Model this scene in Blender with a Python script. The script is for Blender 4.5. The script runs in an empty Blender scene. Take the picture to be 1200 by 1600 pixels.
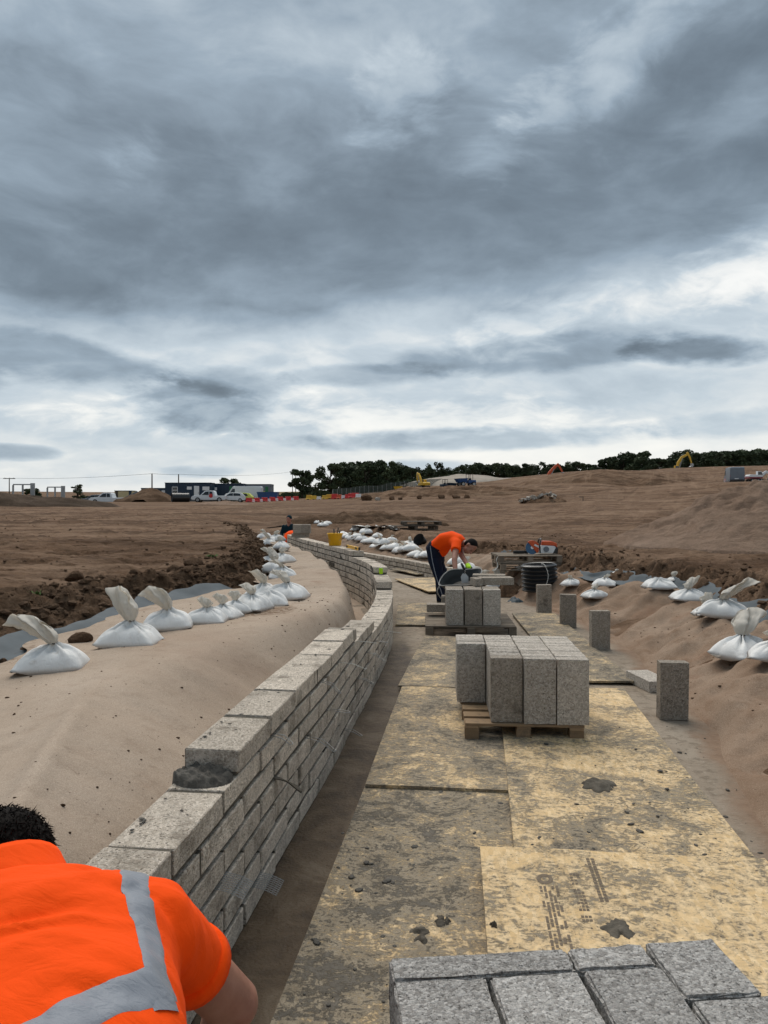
import bpy, bmesh, math, random
import numpy as np
from mathutils import Vector, Matrix
from mathutils import noise as mnoise
from mathutils.bvhtree import BVHTree

SC = bpy.context.scene
COL = SC.collection
R = math.radians
rnd = random.Random(7)

# ------------------------------------------------------------------ camera
EYE = 1.65
cam_d = bpy.data.cameras.new('camera')
cam = bpy.data.objects.new('camera', cam_d)
COL.objects.link(cam)
cam.location = (0, 0, EYE)
cam.rotation_euler = (R(90), 0, 0)
cam_d.sensor_fit = 'VERTICAL'
cam_d.sensor_height = 36
cam_d.sensor_width = 27
cam_d.lens = 26
cam_d.shift_y = -12 / 1600
cam_d.clip_start = 0.05
cam_d.clip_end = 4000
SC.camera = cam

# ------------------------------------------------------------------ light
SUN_AZ, SUN_EL = -14, 56        # degrees right of the view axis, above the horizon
sun_d = bpy.data.lights.new('sun', 'SUN')
sun_d.energy = 1.5
sun_d.angle = R(52)
sun_d.color = (1.0, 0.935, 0.85)
sun = bpy.data.objects.new('sun', sun_d)
COL.objects.link(sun)
sv = Vector((math.sin(R(SUN_AZ)) * math.cos(R(SUN_EL)), math.cos(R(SUN_AZ)) * math.cos(R(SUN_EL)), math.sin(R(SUN_EL))))
sun.rotation_euler = sv.to_track_quat('Z', 'Y').to_euler()
sun.location = (0, 0, 30)
SC.view_settings.view_transform = 'Standard'
SC.view_settings.look = 'None'
SC.view_settings.gamma = 1.0
SC.view_settings.exposure = 0.93
SC.view_settings.use_curve_mapping = False
SC.render.engine = 'CYCLES'
SC.cycles.use_denoising = True
SC.cycles.use_adaptive_sampling = True
SC.cycles.adaptive_threshold = 0.02
SC.cycles.max_bounces = 6
SC.cycles.transparent_max_bounces = 8


class NT:
    """terse node-tree writer"""
    def __init__(s, nt):
        s.nt = nt
        nt.nodes.clear()

    def n(s, t, ins=None, **kw):
        nd = s.nt.nodes.new(t)
        for k, v in kw.items():
            setattr(nd, k, v)
        for k, v in (ins or {}).items():
            sock = nd.inputs[k]
            if isinstance(v, bpy.types.NodeSocket):
                s.nt.links.new(v, sock)
            else:
                sock.default_value = v
        return nd

    def l(s, a, b):
        s.nt.links.new(a, b)

    def m(s, op, a, b=0.0, c=None, clamp=False):
        ins = {0: a, 1: b}
        if c is not None:
            ins[2] = c
        return s.n('ShaderNodeMath', ins, operation=op, use_clamp=clamp).outputs[0]

    def vm(s, op, a, b=(0, 0, 0)):
        return s.n('ShaderNodeVectorMath', {0: a, 1: b}, operation=op).outputs[0]

    def noise(s, vec, scale, detail=4, rough=.55, dist=0.0, out=0):
        return s.n('ShaderNodeTexNoise', {'Vector': vec, 'Scale': scale, 'Detail': detail, 'Roughness': rough, 'Distortion': dist}).outputs[out]

    def vor(s, vec, scale, feature='F1', out='Distance', rand=1.0):
        return s.n('ShaderNodeTexVoronoi', {'Vector': vec, 'Scale': scale, 'Randomness': rand}, feature=feature).outputs[out]

    def ramp(s, fac, stops, interp='LINEAR'):
        nd = s.n('ShaderNodeValToRGB', {0: fac})
        cr = nd.color_ramp
        cr.interpolation = interp
        while len(cr.elements) < len(stops):
            cr.elements.new(.5)
        for e, (p, c) in zip(cr.elements, stops):
            e.position = p
            if not isinstance(c, (tuple, list)):
                c = (c, c, c)
            e.color = (*c[:3], 1)
        return nd.outputs[0]

    def mix(s, fac, a, b, mode='MIX'):
        nd = s.n('ShaderNodeMix', data_type='RGBA', blend_type=mode)
        for i, v in ((0, fac), (6, a), (7, b)):
            if isinstance(v, bpy.types.NodeSocket):
                s.nt.links.new(v, nd.inputs[i])
            else:
                nd.inputs[i].default_value = (*v[:3], 1) if isinstance(v, (tuple, list)) else v
        return nd.outputs[2]

    def sm(s, v, lo, hi):
        return s.n('ShaderNodeMapRange', {0: v, 1: lo, 2: hi, 3: 0.0, 4: 1.0}, interpolation_type='SMOOTHSTEP').outputs[0]


def make_world():
    w = bpy.data.worlds.new('World')
    SC.world = w
    w.use_nodes = True
    t = NT(w.node_tree)
    gen = t.n('ShaderNodeTexCoord').outputs['Generated']
    d = t.vm('NORMALIZE', gen)
    sp = t.n('ShaderNodeSeparateXYZ', {0: d}).outputs
    x, y, z = sp[0], sp[1], sp[2]
    az = t.m('ARCTAN2', x, y)
    hor = t.m('SQRT', t.m('ADD', t.m('MULTIPLY', x, x), t.m('MULTIPLY', y, y)))
    el = t.m('ARCTAN2', z, hor)
    # cloud deck seen in perspective: project the view ray on a level sheet
    den = t.m('ADD', t.m('MAXIMUM', z, 0.0), 0.30)
    px = t.m('DIVIDE', x, den)
    py = t.m('DIVIDE', y, den)
    p = t.n('ShaderNodeCombineXYZ', {0: px, 1: t.m('MULTIPLY', py, 1.15), 2: 1.7}).outputs[0]
    warp = t.n('ShaderNodeVectorMath', {0: t.vm('SUBTRACT', t.noise(p, 1.1, 4, .55, out=1), (.5, .5, .5)), 'Scale': .55}, operation='SCALE').outputs[0]
    pw = t.vm('ADD', p, warp)
    big = t.noise(pw, 1.4, 3, .5)
    med = t.noise(pw, 3.2, 8, .54)
    fine = t.noise(pw, 8.5, 7, .58)
    # soft low-level puffs in angle space
    a = t.n('ShaderNodeCombineXYZ', {0: az, 1: t.m('MULTIPLY', el, 2.6), 2: 0.3}).outputs[0]
    puff = t.noise(a, 6.5, 8, .58, .25)
    puff2 = t.noise(a, 17, 6, .6)
    elt = t.m('SUBTRACT', el, t.m('MULTIPLY', t.m('SINE', az), .10))
    elw = t.m('ADD', elt, t.m('MULTIPLY', t.m('SUBTRACT', med, .5), .16))
    base = t.ramp(t.m('MULTIPLY', elw, 1.25), [(0.0, .86), (.06, .80), (.13, .66), (.2, .62), (.27, .66), (.305, .55), (.36, .27), (.46, .20), (.58, .29), (.72, .43), (1.0, .40)])
    b = t.n('ShaderNodeSeparateColor', {0: base}).outputs[0]
    amp = t.ramp(t.m('MULTIPLY', el, 1.25), [(0, .12), (.12, .30), (.3, .40), (.45, .30), (.7, .55), (1, .5)])
    amp = t.n('ShaderNodeSeparateColor', {0: amp}).outputs[0]
    tex = t.m('ADD', t.m('MULTIPLY', t.m('SUBTRACT', med, .5), 1.15), t.m('MULTIPLY', t.m('SUBTRACT', fine, .5), .55))
    tex = t.m('ADD', tex, t.m('MULTIPLY', t.m('SUBTRACT', big, .5), .7))
    b = t.m('ADD', b, t.m('MULTIPLY', tex, amp))
    lump = t.noise(a, 5.0, 7, .55, .4)
    b = t.m('ADD', b, t.m('MULTIPLY', t.m('SUBTRACT', lump, .5), .34))
    # separate darker clouds hanging below the deck: azimuth, elevation, half widths, slope, depth
    blobs = [(.395, .190, .085, .022, -.10, .40), (.20, .196, .20, .026, .06, .22), (-.02, .172, .13, .016, .03, .2), (-.40, .176, .14, .030, -.05, .24),
             (-.245, .125, .10, .040, -.08, .30), (-.20, .16, .10, .02, .0, .2), (.13, .088, .26, .017, .01, .26), (-.47, .062, .06, .011, .0, .26), (.05, .050, .09, .012, 0, .2),
             (-.24, .043, .05, .010, 0, .16), (.43, .098, .12, .018, .05, .12), (-.62, .15, .14, .03, 0, .3), (.75, .17, .2, .03, 0, .3),
             (1.3, .16, .25, .03, 0, .3), (-1.2, .17, .25, .03, 0, .3), (2.2, .15, .3, .03, 0, .3), (-2.1, .16, .3, .03, 0, .3), (3.0, .12, .3, .03, 0, .3)]
    pn = t.m('ADD', t.m('MULTIPLY', t.m('SUBTRACT', puff, .5), 2.6), t.m('MULTIPLY', t.m('SUBTRACT', puff2, .5), .9))
    for (a0, e0, sa, se, sl, dp) in blobs:
        da = t.m('SUBTRACT', az, a0)
        de = t.m('SUBTRACT', t.m('SUBTRACT', el, e0), t.m('MULTIPLY', da, sl))
        q = t.m('ADD', t.m('POWER', t.m('ABSOLUTE', t.m('DIVIDE', da, sa)), 2.0), t.m('POWER', t.m('ABSOLUTE', t.m('DIVIDE', de, se)), 2.0))
        q = t.m('SUBTRACT', t.m('SUBTRACT', 1.15, q), t.m('MULTIPLY', pn, -1.0))
        msk = t.sm(q, -.15, 1.0)
        b = t.m('SUBTRACT', b, t.m('MULTIPLY', msk, dp))
    for (a0, e0, sa, se, sl, up) in ((.36, .255, .30, .040, .16, .10), (.5, .30, .14, .05, .3, .12), (-.05, .115, .35, .03, .0, .10), (.02, .5, .07, .05, .2, .12), (.30, .52, .14, .05, .4, .12), (-.32, .43, .05, .04, .2, .12), (.15, .44, .05, .04, .2, .1)):
        da = t.m('SUBTRACT', az, a0)
        de = t.m('SUBTRACT', t.m('SUBTRACT', el, e0), t.m('MULTIPLY', da, sl))
        q = t.m('ADD', t.m('POWER', t.m('ABSOLUTE', t.m('DIVIDE', da, sa)), 2.0), t.m('POWER', t.m('ABSOLUTE', t.m('DIVIDE', de, se)), 2.0))
        q = t.m('ADD', t.m('SUBTRACT', 1.0, q), t.m('MULTIPLY', t.m('ADD', t.m('SUBTRACT', med, .5), t.m('SUBTRACT', fine, .5)), 4.0))
        b = t.m('ADD', b, t.m('MULTIPLY', t.sm(q, -.3, 1.3), up))
    b = t.m('MINIMUM', t.m('MAXIMUM', b, .10), .92)
    colr = t.ramp(b, [(.0, (.082, .106, .132)), (.2, (.152, .195, .238)), (.4, (.27, .338, .405)), (.62, (.475, .545, .60)), (.8, (.75, .762, .75)), (1.0, (.96, .935, .88))])
    sky = t.n('ShaderNodeTexSky', sky_type='NISHITA', sun_disc=False, sun_elevation=R(SUN_EL), sun_rotation=R(SUN_AZ), air_density=1.2, dust_density=2.0)
    bg1 = t.n('ShaderNodeBackground', {'Color': sky.outputs[0], 'Strength': .07})
    bg2 = t.n('ShaderNodeBackground', {'Color': colr, 'Strength': .615})
    thin = t.sm(b, .55, 1.1)
    mx = t.n('ShaderNodeMixShader', {0: t.m('SUBTRACT', .97, t.m('MULTIPLY', thin, .10)), 1: bg1.outputs[0], 2: bg2.outputs[0]})
    out = t.n('ShaderNodeOutputWorld')
    t.l(mx.outputs[0], out.inputs[0])


make_world()

# ------------------------------------------------------------------ helpers
F = 1155.6
HOR = 788.0


def P(px, py, z=0.0):
    d = (EYE - z) * F / (py - HOR)
    return ((px - 600) * d / F, d, z)


def PD(px, py, d):
    return ((px - 600) * d / F, d, EYE - (py - HOR) * d / F)


def sstep(a, b, x):
    t = np.clip((x - a) / (b - a), 0, 1)
    return t * t * (3 - 2 * t)


def _h(i, j, s):
    n = (i.astype(np.int64) * 374761393 + j.astype(np.int64) * 668265263 + s * 1274126177) & 0xFFFFFFFF
    n = ((n ^ (n >> 13)) * 1274126177) & 0xFFFFFFFF
    n = n ^ (n >> 16)
    return (n & 0xFFFF) / 65535.0


def vn(x, y, s=0):
    x = np.asarray(x, float); y = np.asarray(y, float)
    i = np.floor(x); j = np.floor(y)
    u = x - i; v = y - j
    u = u * u * u * (u * (u * 6 - 15) + 10); v = v * v * v * (v * (v * 6 - 15) + 10)
    a = _h(i, j, s); b = _h(i + 1, j, s); c = _h(i, j + 1, s); d = _h(i + 1, j + 1, s)
    return (a + (b - a) * u) * (1 - v) + (c + (d - c) * u) * v - .5


def fbm(x, y, o=4, s=0, g=.5):
    r = 0; a = 1
    for k in range(o):
        r = r + a * vn(x * 2 ** k + 17.3 * k, y * 2 ** k - 9.1 * k, s + k)
        a *= g
    return r


class MB:
    def __init__(s):
        s.v = []; s.f = []; s.m = []

    def add(s, vs, fs, mat=0):
        o = len(s.v)
        s.v.extend([tuple(q) for q in vs])
        s.f.extend([tuple(i + o for i in f) for f in fs])
        s.m.extend([mat] * len(fs))
        return s

    def box(s, c, size, M=None, mat=0, taper=1.0):
        hx, hy, hz = size[0] / 2, size[1] / 2, size[2] / 2
        vs = []
        for sx, sy, sz in ((-1, -1, -1), (1, -1, -1), (1, 1, -1), (-1, 1, -1), (-1, -1, 1), (1, -1, 1), (1, 1, 1), (-1, 1, 1)):
            k = taper if sz > 0 else 1
            q = Vector((sx * hx * k, sy * hy * k, sz * hz))
            if M is not None:
                q = M @ q
            vs.append((q.x + c[0], q.y + c[1], q.z + c[2]))
        return s.add(vs, [(0, 3, 2, 1), (4, 5, 6, 7), (0, 1, 5, 4), (1, 2, 6, 5), (2, 3, 7, 6), (3, 0, 4, 7)], mat)

    def rings(s, rings, mat=0, cap0=True, cap1=True, closed=True):
        n = len(rings[0]); vs = [q for r in rings for q in r]; fs = []
        for k in range(len(rings) - 1):
            for i in range(n if closed else n - 1):
                j = (i + 1) % n
                fs.append((k * n + i, k * n + j, (k + 1) * n + j, (k + 1) * n + i))
        if cap0:
            fs.append(tuple(range(n - 1, -1, -1)))
        if cap1:
            fs.append(tuple((len(rings) - 1) * n + i for i in range(n)))
        return s.add(vs, fs, mat)

    def tube(s, pts, r, n=8, mat=0, cap=True):
        pts = [Vector(q) for q in pts]
        rs = r if isinstance(r, (list, tuple)) else [r] * len(pts)
        rings = []
        t0 = (pts[1] - pts[0]).normalized()
        ref = Vector((0, 0, 1)) if abs(t0.z) < .9 else Vector((1, 0, 0))
        u = t0.cross(ref).normalized()
        for i, q in enumerate(pts):
            t = (pts[min(i + 1, len(pts) - 1)] - pts[max(i - 1, 0)]).normalized()
            u = (u - t * u.dot(t)).normalized()
            w = t.cross(u)
            rings.append([q + (u * math.cos(2 * math.pi * k / n) + w * math.sin(2 * math.pi * k / n)) * rs[i] for k in range(n)])
        return s.rings(rings, mat, cap, cap)

    def lathe(s, prof, n=24, c=(0, 0, 0), mat=0, cap0=True, cap1=True):
        rings = [[(c[0] + r * math.cos(2 * math.pi * k / n), c[1] + r * math.sin(2 * math.pi * k / n), c[2] + z) for k in range(n)] for r, z in prof]
        return s.rings(rings, mat, cap0, cap1)

    def prism(s, poly, y0, y1, mat=0, axis='y'):
        """poly in x,z extruded along y (or y,z along x)"""
        n = len(poly)
        f = (lambda p, y: (p[0], y, p[1])) if axis == 'y' else (lambda p, y: (y, p[0], p[1]))
        vs = [f(p, y0) for p in poly] + [f(p, y1) for p in poly]
        fs = [tuple(range(n)), tuple(range(2 * n - 1, n - 1, -1))] + [(i, i + n, (i + 1) % n + n, (i + 1) % n) for i in range(n)]
        return s.add(vs, fs, mat)

    def ell(s, c, r, M=None, nu=12, nv=8, mat=0):
        rings = []
        for j in range(nv + 1):
            th = math.pi * (j + .0) / nv
            st, ct = max(math.sin(th), .02), math.cos(th)
            ring = []
            for i in range(nu):
                ph = 2 * math.pi * i / nu
                q = Vector((r[0] * st * math.cos(ph), r[1] * st * math.sin(ph), -r[2] * ct))
                if M is not None:
                    q = M @ q
                ring.append((q.x + c[0], q.y + c[1], q.z + c[2]))
            rings.append(ring)
        return s.rings(rings, mat)

    def mesh(s, name, smooth=False, recalc=True, bevel=0.0, seg=1):
        me = bpy.data.meshes.new(name)
        me.from_pydata(s.v, [], s.f)
        if any(s.m):
            me.polygons.foreach_set('material_index', s.m)
        if recalc or bevel:
            bm = bmesh.new(); bm.from_mesh(me)
            if bevel:
                es = [e for e in bm.edges if len(e.link_faces) == 2 and e.calc_face_angle(0) > .5]
                bmesh.ops.bevel(bm, geom=es, offset=bevel, segments=seg, affect='EDGES', profile=.6)
            bmesh.ops.recalc_face_normals(bm, faces=bm.faces)
            bm.to_mesh(me); bm.free()
        if smooth:
            me.polygons.foreach_set('use_smooth', [True] * len(me.polygons))
        me.update()
        return me


def grid_mesh(name, X, Y, Z, smooth=True, closed=False):
    """2-D arrays -> quad sheet"""
    n, m = X.shape
    co = np.stack([X, Y, Z], -1).reshape(-1, 3).astype(np.float32)
    idx = np.arange(n * m).reshape(n, m)
    q = np.stack([idx[:-1, :-1], idx[:-1, 1:], idx[1:, 1:], idx[1:, :-1]], -1).reshape(-1, 4)
    me = bpy.data.meshes.new(name)
    me.vertices.add(len(co)); me.vertices.foreach_set('co', co.ravel())
    me.loops.add(q.size); me.loops.foreach_set('vertex_index', q.ravel().astype(np.int32))
    me.polygons.add(len(q)); me.polygons.foreach_set('loop_start', np.arange(0, q.size, 4, dtype=np.int32))
    me.polygons.foreach_set('loop_total', np.full(len(q), 4, dtype=np.int32))
    me.polygons.foreach_set('use_smooth', np.full(len(q), smooth))
    me.update(calc_edges=True)
    me.validate()
    return me


def obj(name, me, mats=None, parent=None, loc=(0, 0, 0), rot=(0, 0, 0), scale=None):
    o = bpy.data.objects.new(name, me)
    COL.objects.link(o)
    o.location = loc
    o.rotation_euler = rot
    if scale is not None:
        o.scale = scale if isinstance(scale, (tuple, list)) else (scale,) * 3
    if parent is not None:
        o.parent = parent
    if mats is not None and me is not None:
        ml = mats if isinstance(mats, (list, tuple)) else [mats]
        if len(me.materials) == 0:
            for mm in ml:
                me.materials.append(mm)
    return o


def tag(o, label, cat, group=None):
    o['label'] = label
    o['category'] = cat
    if group:
        o['group'] = group
    return o


def thing(name, label, cat, loc=(0, 0, 0), rz=0.0, group=None, rot=None):
    o = obj(name, None, None, None, loc, rot or (0, 0, rz))
    return tag(o, label, cat, group)


def kind(o, k, label=None):
    o['kind'] = k
    if label:
        o['label'] = label
    return o


def copy_tree(o, parent=None):
    c = o.copy()
    COL.objects.link(c)
    c.parent = parent
    for ch in o.children:
        copy_tree(ch, c)
    return c


def crom(pts, n=12):
    """Catmull-Rom through points -> dense list"""
    p = [Vector(q) for q in pts]
    p = [p[0] * 2 - p[1]] + p + [p[-1] * 2 - p[-2]]
    out = []
    for i in range(1, len(p) - 2):
        for k in range(n):
            t = k / n
            a, b, c, d = p[i - 1], p[i], p[i + 1], p[i + 2]
            out.append(.5 * ((2 * b) + (c - a) * t + (2 * a - 5 * b + 4 * c - d) * t * t + (3 * b - a - 3 * c + d) * t ** 3))
    out.append(p[-2])
    return out


# ------------------------------------------------------------------ materials
MATS = {}


def new_mat(name, rough=.9, bump=None, col=None, spec=.3, **kw):
    m = bpy.data.materials.new(name)
    m.use_nodes = True
    t = NT(m.node_tree)
    b = t.n('ShaderNodeBsdfPrincipled')
    o = t.n('ShaderNodeOutputMaterial')
    t.l(b.outputs[0], o.inputs[0])
    b.inputs['Roughness'].default_value = rough
    b.inputs['Specular IOR Level'].default_value = spec
    MATS[name] = m
    return m, t, b


def setc(t, b, v, key='Base Color'):
    if isinstance(v, bpy.types.NodeSocket):
        t.l(v, b.inputs[key])
    else:
        b.inputs[key].default_value = (*v, 1) if isinstance(v, (tuple, list)) else v


def bump(t, b, h, strength=.5, dist=.01, normal=None):
    bn = t.n('ShaderNodeBump', {'Height': h, 'Strength': strength, 'Distance': dist})
    if normal is not None:
        t.l(normal, bn.inputs['Normal'])
    t.l(bn.outputs[0], b.inputs['Normal'])
    return bn.outputs[0]


def objvec(t, rand=False):
    c = t.n('ShaderNodeTexCoord').outputs['Object']
    if rand:
        r = t.n('ShaderNodeObjectInfo').outputs['Random']
        off = t.n('ShaderNodeCombineXYZ', {0: t.m('MULTIPLY', r, 37.0), 1: t.m('MULTIPLY', r, 91.0), 2: t.m('MULTIPLY', r, 53.0)}).outputs[0]
        return t.vm('ADD', c, off), r
    return c


def plain(name, col, rough=.6, spec=.3, metal=0.0, var=.15, scale=6.0, trans=0.0):
    m, t, b = new_mat(name, rough, spec=spec)
    v, r = objvec(t, True)
    n = t.noise(v, scale, 5, .6)
    c = t.mix(n, tuple(q * (1 - var) for q in col), tuple(min(q * (1 + var), 1) for q in col))
    setc(t, b, c)
    b.inputs['Metallic'].default_value = metal
    bump(t, b, t.noise(v, scale * 6, 3), .15, .01)
    return m


def m_block(name, lo, hi, pit, grain=75.0, stain=.0, stainc=(.12, .1, .08)):
    m, t, b = new_mat(name, .95, spec=.15)
    v, r = objvec(t, True)
    wob = t.vm('SUBTRACT', t.noise(v, 190, 3, .6, out=1), (.5, .5, .5))
    vw = t.vm('ADD', v, t.n('ShaderNodeVectorMath', {0: wob, 'Scale': .012}, operation='SCALE').outputs[0])
    vc = t.n('ShaderNodeTexVoronoi', {'Vector': vw, 'Scale': grain, 'Randomness': 1.0}, feature='F1')
    cellr = t.n('ShaderNodeSeparateColor', {0: vc.outputs['Color']}).outputs[0]
    ed = t.vor(vw, grain, 'DISTANCE_TO_EDGE')
    big = t.noise(v, 5.0, 4, .6)
    col = t.mix(cellr, lo, hi)
    col = t.mix(t.m('MULTIPLY', t.sm(ed, .10, .0), .22), col, tuple(q * .45 for q in lo))
    pits = t.noise(v, grain * 1.05, 3, .7)
    pm = t.m('MULTIPLY', t.sm(pits, .585, .66), .68)
    col = t.mix(pm, col, pit)
    tone = t.m('ADD', .74, t.m('ADD', t.m('MULTIPLY', r, .30), t.m('MULTIPLY', big, .30)))
    col = t.mix(1.0, col, t.n('ShaderNodeCombineColor', {0: tone, 1: tone, 2: tone}).outputs[0], 'MULTIPLY')
    if stain:
        sm_ = t.sm(t.noise(v, 7.0, 5, .65), .60 - stain * .2, .72)
        col = t.mix(t.m('MULTIPLY', sm_, .75), col, stainc)
    setc(t, b, col)
    h = t.m('SUBTRACT', t.m('SUBTRACT', t.m('MULTIPLY', cellr, .4), t.m('MULTIPLY', vc.outputs['Distance'], 1.0)), t.m('MULTIPLY', pm, 1.1))
    bump(t, b, h, .9, .006)
    return m


m_block('block_wall', (.46, .395, .32), (.72, .635, .535), (.075, .058, .044), 105.0, .7, (.19, .16, .125))
m_block('block_stack', (.36, .315, .265), (.60, .545, .475), (.06, .052, .044), 90.0, .0)
m_block('block_near', (.255, .24, .222), (.52, .50, .472), (.06, .056, .05), 115.0, .0)
m_block('block_damp', (.25, .212, .17), (.40, .352, .295), (.05, .042, .035), 90.0, .2)


def m_mortar():
    m, t, b = new_mat('mortar', .95, spec=.15)
    v = objvec(t)
    n = t.noise(v, 9, 6, .65)
    setc(t, b, t.ramp(n, [(.3, (.07, .061, .049)), (.7, (.145, .128, .103))]))
    bump(t, b, t.noise(v, 60, 5, .7), .8, .008)
    m, t, b = new_mat('wet_mortar', .75, spec=.4)
    v = objvec(t)
    n = t.noise(v, 18, 6, .65)
    setc(t, b, t.ramp(n, [(.3, (.052, .047, .039)), (.7, (.115, .104, .087))]))
    bump(t, b, t.noise(v, 70, 5, .7), .9, .01)


m_mortar()


def m_earth(name, c0, c1, c2, bs=1.0, streak=True, pale=.0):
    m, t, b = new_mat(name, 1.0, spec=.1)
    v = objvec(t)
    n1 = t.noise(v, .35, 7, .62, .4)
    n2 = t.noise(v, 3.2, 7, .66)
    n3 = t.noise(v, 26.0, 5, .7)
    col = t.ramp(n1, [(.32, c0), (.5, c1), (.68, c2)])
    col = t.mix(t.m('MULTIPLY', t.sm(n2, .40, .68), .65), col, tuple(q * .62 for q in c1))
    col = t.mix(t.m('MULTIPLY', t.sm(n3, .56, .72), .5), col, tuple(min(q * 1.5, 1) for q in c2))
    if streak:
        sp = t.n('ShaderNodeSeparateXYZ', {0: v}).outputs
        for ang, sx, sy, w in ((.35, .22, 2.2, .6), (-.5, .12, 1.1, .6), (1.2, .1, .9, .5), (.12, .05, .75, .7)):
            u = t.m('ADD', t.m('MULTIPLY', sp[0], math.cos(ang)), t.m('MULTIPLY', sp[1], math.sin(ang)))
            q = t.m('SUBTRACT', t.m('MULTIPLY', sp[1], math.cos(ang)), t.m('MULTIPLY', sp[0], math.sin(ang)))
            sv_ = t.n('ShaderNodeCombineXYZ', {0: t.m('MULTIPLY', u, sx), 1: t.m('MULTIPLY', q, sy), 2: ang}).outputs[0]
            sn = t.noise(sv_, 1.0, 5, .6, .6)
            col = t.mix(t.m('MULTIPLY', t.sm(sn, .54, .66), w), col, tuple(q_ * .58 for q_ in c0))
            col = t.mix(t.m('MULTIPLY', t.sm(sn, .45, .34), w * .8), col, tuple(min(q_ * 1.25, 1) for q_ in c2))
    rough_ = None
    if name == 'earth':
        cut = t.n('ShaderNodeAttribute', attribute_name='cut').outputs['Fac']
        cm = t.sm(t.m('ADD', cut, t.m('MULTIPLY', t.m('SUBTRACT', n2, .5), .9)), .25, .65)
        sub_ = t.ramp(t.noise(v, 7.0, 7, .7), [(.3, (.055, .033, .019)), (.52, (.108, .067, .041)), (.75, (.19, .126, .082))])
        col = t.mix(t.m('MULTIPLY', cm, .92), col, sub_)
    if streak:
        fk = t.noise(t.n('ShaderNodeMapping', {'Vector': v, 'Scale': (2.2, 5.5, 3.0)}).outputs[0], 1.0, 7, .68, .9)
        col = t.mix(t.m('MULTIPLY', t.sm(fk, .57, .66), .7), col, tuple(q * .42 for q in c0))
    fl = t.noise(v, 95.0, 3, .65)
    col = t.mix(t.m('MULTIPLY', t.sm(fl, .58, .70), .45), col, tuple(q * .5 for q in c0))
    setc(t, b, col)
    h = t.m('ADD', t.m('MULTIPLY', t.noise(v, 9, 8, .72), 1.0), t.m('MULTIPLY', n3, .35))
    bump(t, b, h, 1.0 * bs, .07)
    return m


m_earth('earth', (.118, .068, .040), (.175, .107, .066), (.232, .154, .102))
m_earth('dark_soil', (.045, .031, .021), (.075, .052, .036), (.11, .08, .058), 1.2, False)
m_earth('soil', (.088, .053, .031), (.135, .083, .051), (.19, .125, .081), 1.2, False)
m_earth('sand', (.195, .128, .088), (.245, .168, .120), (.295, .212, .157), 1.0, False)


def m_fabric():
    m, t, b = new_mat('geotextile', .95, spec=.12)
    v = objvec(t)
    n1 = t.noise(v, .8, 6, .6, .5)
    n2 = t.noise(v, 5.5, 6, .66)
    col = t.ramp(n1, [(.3, (.36, .272, .205)), (.5, (.42, .332, .256)), (.7, (.47, .382, .304))])
    col = t.mix(t.m('MULTIPLY', t.sm(n2, .5, .72), .30), col, (.24, .17, .12))
    sp = t.noise(v, 48, 4, .65)
    col = t.mix(t.m('MULTIPLY', t.sm(sp, .66, .72), .75), col, (.07, .052, .038))
    gr = t.noise(v, 170, 3, .7)
    col = t.mix(t.m('MULTIPLY', t.sm(gr, .35, .70), .45), col, (.20, .15, .108))
    col = t.mix(t.m('MULTIPLY', t.sm(gr, .46, .30), .45), col, (.52, .44, .355))
    md = t.noise(v, 16, 6, .7, .6)
    col = t.mix(t.m('MULTIPLY', t.sm(md, .56, .74), .4), col, (.17, .12, .085))
    rd = t.noise(v, 1.6, 4, .6)
    col = t.mix(t.m('MULTIPLY', t.sm(rd, .60, .74), .5), col, (.215, .125, .078))
    dirt = t.n('ShaderNodeAttribute', attribute_name='dirt').outputs['Fac']
    dk = t.sm(t.m('ADD', dirt, t.m('MULTIPLY', t.m('SUBTRACT', md, .5), 1.6)), .45, .85)
    col = t.mix(t.m('MULTIPLY', dk, .85), col, t.ramp(n2, [(.3, (.10, .058, .032)), (.7, (.21, .135, .085))]))
    setc(t, b, col)
    h = t.m('ADD', t.m('MULTIPLY', t.noise(v, 240, 2, .6), .3), t.noise(v, 14, 6, .68))
    bump(t, b, h, .5, .016)
    m, t, b = new_mat('geotextile_dirty', .95, spec=.12)
    v = objvec(t)
    n1 = t.noise(v, .9, 6, .62, .6)
    n2 = t.noise(v, 4.5, 7, .68)
    col = t.ramp(n1, [(.3, (.20, .132, .088)), (.5, (.27, .192, .136)), (.7, (.33, .252, .188))])
    col = t.mix(t.m('MULTIPLY', t.sm(n2, .47, .70), .6), col, (.185, .112, .07))
    rd = t.noise(v, 1.1, 4, .6)
    col = t.mix(t.m('MULTIPLY', t.sm(rd, .54, .70), .5), col, (.225, .12, .072))
    sp = t.noise(v, 40, 3, .6)
    col = t.mix(t.m('MULTIPLY', t.sm(sp, .65, .72), .7), col, (.06, .042, .028))
    gr = t.noise(v, 150, 3, .7)
    col = t.mix(t.m('MULTIPLY', t.sm(gr, .38, .70), .55), col, (.13, .083, .053))
    col = t.mix(t.m('MULTIPLY', t.sm(gr, .46, .30), .4), col, (.42, .315, .225))
    setc(t, b, col)
    h = t.m('ADD', t.m('MULTIPLY', t.noise(v, 120, 2, .6), .25), t.noise(v, 12, 6, .65))
    bump(t, b, h, .5, .015)


m_fabric()


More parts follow.
